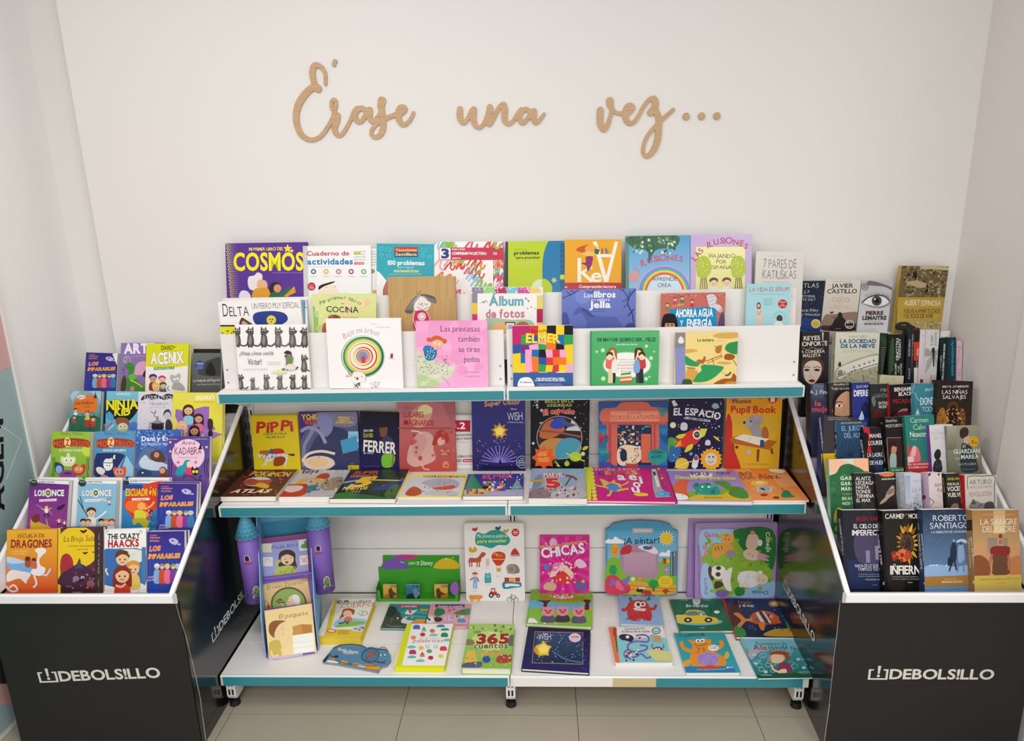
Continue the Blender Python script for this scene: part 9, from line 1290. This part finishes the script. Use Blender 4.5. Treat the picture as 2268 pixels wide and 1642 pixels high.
# tier 6 (top)
b = nov(5, 'midnight blue novel with pale serif lettering and a yellow seal, leftmost in the top tier', (118, 258), (362, 255), (85, 705), .02, '1b2233', R3, yaw=0, off=.004, hmax=.215)
b.G('1a2030', '1c2c50').B([90, 710, 110, 610, 200, 590, 330, 620, 345, 710], '1f3f7a').D(140, 270, 350, 600, 26, 2.5, ['5a6480', '8a94b0'], 3).T('ATLAS', 118, 318, 300, 316, 40, 'c8ccd4', -.004, sp=.1).T('La', 165, 372, 215, 360, 30, 'c8ccd4', -.01, sl=.4).T('HISTORIA', 118, 408, 268, 406, 22, 'c0c4cc', .0, sp=.05).T('DE PA SALT', 112, 438, 272, 436, 22, 'c0c4cc', .0, sp=.05).E(185, 475, 28, 22, '2c3444').T('Lucinda Riley', 90, 537, 298, 534, 26, 'c0c4cc', -.002).T('Harry Whittaker', 80, 576, 315, 573, 26, 'c0c4cc', -.002).E(274, 645, 42, 40, 'e8e0c8').E(274, 645, 36, 34, 'd8b43a').lines(250, 640, 298, 14, 2, 8, '8a6a1a').B([92, 600, 90, 530, 100, 470, 112, 448, 130, 460, 135, 500, 125, 600], '1a1a22').E(112, 462, 12, 16, 'd8a890').R(88, 555, 118, 605, 'c8ccd4').lines(115, 710, 200, 8, 1, 7, '8a94b0')
b = nov(5, 'cream novel with bold black author name above a dark rock, second in the top tier', (366, 242), (688, 250), (335, 700), .02, 'd2ccc0', R3, yaw=0, off=.006, hmax=.225)
b.G('d8d2c8', 'b8a898').lines(430, 266, 608, 9, 1, 7, '5a5450').T('JAVIER', 418, 320, 612, 318, 38, '2f2a28', .015, sp=.06).T('CASTILLO', 378, 370, 646, 368, 38, '2f2a28', .015, sp=.05).T('EL', 492, 402, 516, 402, 13, 'c0a88c').T('CUCO', 420, 446, 582, 446, 38, 'b8a084', .01, sp=.08).T('DE', 480, 466, 510, 466, 12, 'c0a88c').T('CRISTAL', 402, 508, 588, 508, 32, 'c8b49a', .005, sp=.08).B([335, 705, 345, 640, 380, 600, 440, 640, 480, 600, 540, 600, 580, 640, 640, 600, 645, 705], '3a3028').B([340, 600, 370, 560, 430, 560, 650, 540, 650, 640, 340, 660], '8a7264').B([430, 640, 450, 600, 480, 585, 530, 595, 560, 640, 640, 700, 400, 700], '221c1a').B([475, 590, 480, 550, 495, 540, 512, 555, 515, 590], '221c1a').L([480, 575, 440, 590, 420, 580], 4, '221c1a').B([405, 535, 420, 540, 432, 530, 432, 548, 408, 552], '2a2420').E(580, 652, 42, 40, 'e0dcd4').E(580, 652, 36, 34, '1f1c1c').T('BEST', 556, 646, 604, 646, 17, 'e0dcd4', .02, arc=6).T('SELLER', 556, 678, 604, 678, 14, 'e0dcd4', .02).lines(450, 693, 510, 8, 1, 7, 'c8c0b8')
b = nov(5, 'grey novel filled by a close-up of an eye, third in the top tier', (694, 250), (976, 254), (643, 705), .02, 'bcbcc0', R3, yaw=0, off=.008, hmax=.22)
b.G('bcbcc0', 'cfcfd2').B([760, 255, 860, 275, 975, 320, 975, 345, 900, 310, 800, 300, 740, 290], '6e6c70').B([695, 440, 760, 395, 850, 375, 930, 400, 962, 440, 930, 480, 850, 505, 760, 490, 690, 460], '8e8c90').B([700, 452, 750, 415, 830, 392, 900, 405, 940, 440, 900, 475, 830, 490, 750, 472], 'e2e2e4').E(828, 437, 46, 46, '4a484c').E(828, 437, 24, 24, '141416').E(812, 422, 8, 8, 'eee')
b.L([700, 452, 750, 410, 830, 388, 900, 400, 945, 442], 8, '2a282c')
for i in range(13): x = 730+i*17; y = 412-26*math.sin((i+1)/14*3.14); b.L([x, y, x-6+i*1.5, y-26], 3, '2a282c', 0)
for i in range(8): x = 760+i*20; b.L([x, 478, x-3+i, 496], 2, '4a484c', 0)
b.O(720, 308, 30, 30, 5, '5a585c').T('BEST', 702, 305, 738, 305, 13, '4a484c', .02).T('SELLER', 702, 322, 738, 322, 10, '4a484c', .02).T('PIERRE', 728, 565, 884, 563, 33, '5a2a34', .04, sp=.04).T('LEMAITRE', 698, 610, 912, 608, 34, '3a343a', .04, sp=.04).lines(735, 625, 875, 9, 1, 7, '8a8a8e').T('VESTIDO DE NOVIA', 710, 656, 888, 654, 18, '3a343a', .025).lines(775, 697, 825, 8, 1, 7, 'a8a8ac')
b = nov(5, 'tall ochre novel with sepia sea photograph, rightmost and highest in the top tier', (1058, 120), (1484, 125), (1020, 690), .02, 'a8893a', R3, 'b89a44', yaw=8, off=.014, hmax=.32)
b.G('5a4a30', '7a6a4a').P([1040, 118, 1490, 118, 1470, 405, 1038, 395], '6f6042').N(1070, 125, 1480, 400, 30, 24, ['6f6042', '8a7a58', '4a3f2a', 'b8a880', '5a4c32', '7a6a48'], 6, .35, .5).B([1225, 125, 1330, 122, 1480, 135, 1470, 160, 1350, 150, 1240, 145], 'c8b894').B([1110, 265, 1200, 255, 1290, 290, 1240, 320, 1150, 300], 'b8a47a').B([1145, 240, 1160, 190, 1150, 170, 1170, 180, 1190, 170, 1195, 215, 1180, 245, 1165, 220], '241c12').L([1090, 220, 1120, 205, 1145, 200], 6, '241c12').L([1190, 240, 1175, 250], 6, '241c12', 0).B([1265, 355, 1285, 320, 1275, 295, 1295, 290, 1290, 320, 1295, 340, 1275, 362], '241c12').P([1020, 405, 1468, 405, 1440, 625, 1010, 620], 'b89a42')
b.T('ALBERT ESPINOSA', 1075, 478, 1405, 484, 50, 'ece6d4', .0, sp=.02, jit=.08).T('VUELVE A AMAR TU CAOS', 1070, 548, 1400, 548, 38, '2f2818', .0, sp=.02, jit=.08).T('Y EL ROCE DE VIVIR', 1065, 592, 1335, 594, 38, '2f2818', .0, sp=.02, jit=.08).lines(1350, 578, 1388, 12, 2, 6, 'd8c88a').P([1010, 620, 1442, 620, 1430, 700, 1005, 700], 'a8986a').B([1010, 700, 1015, 640, 1100, 630, 1150, 660, 1230, 695, 1230, 705], '2f2a20').N(1180, 625, 1430, 690, 18, 5, ['a8986a', 'c8b88a', '8a7a52', 'b8a87a'], 4, .3, .4).lines(1050, 660, 1095, 8, 1, 8, 'e0d8c0')
s = b.spine(); s.T('VUELVE A AMAR TU CAOS', 1022, 600, 1045, 250, 9, '4a3f20', .02)
for b in BOOKS: b.finish()
bpy.data.objects.remove(_fo)
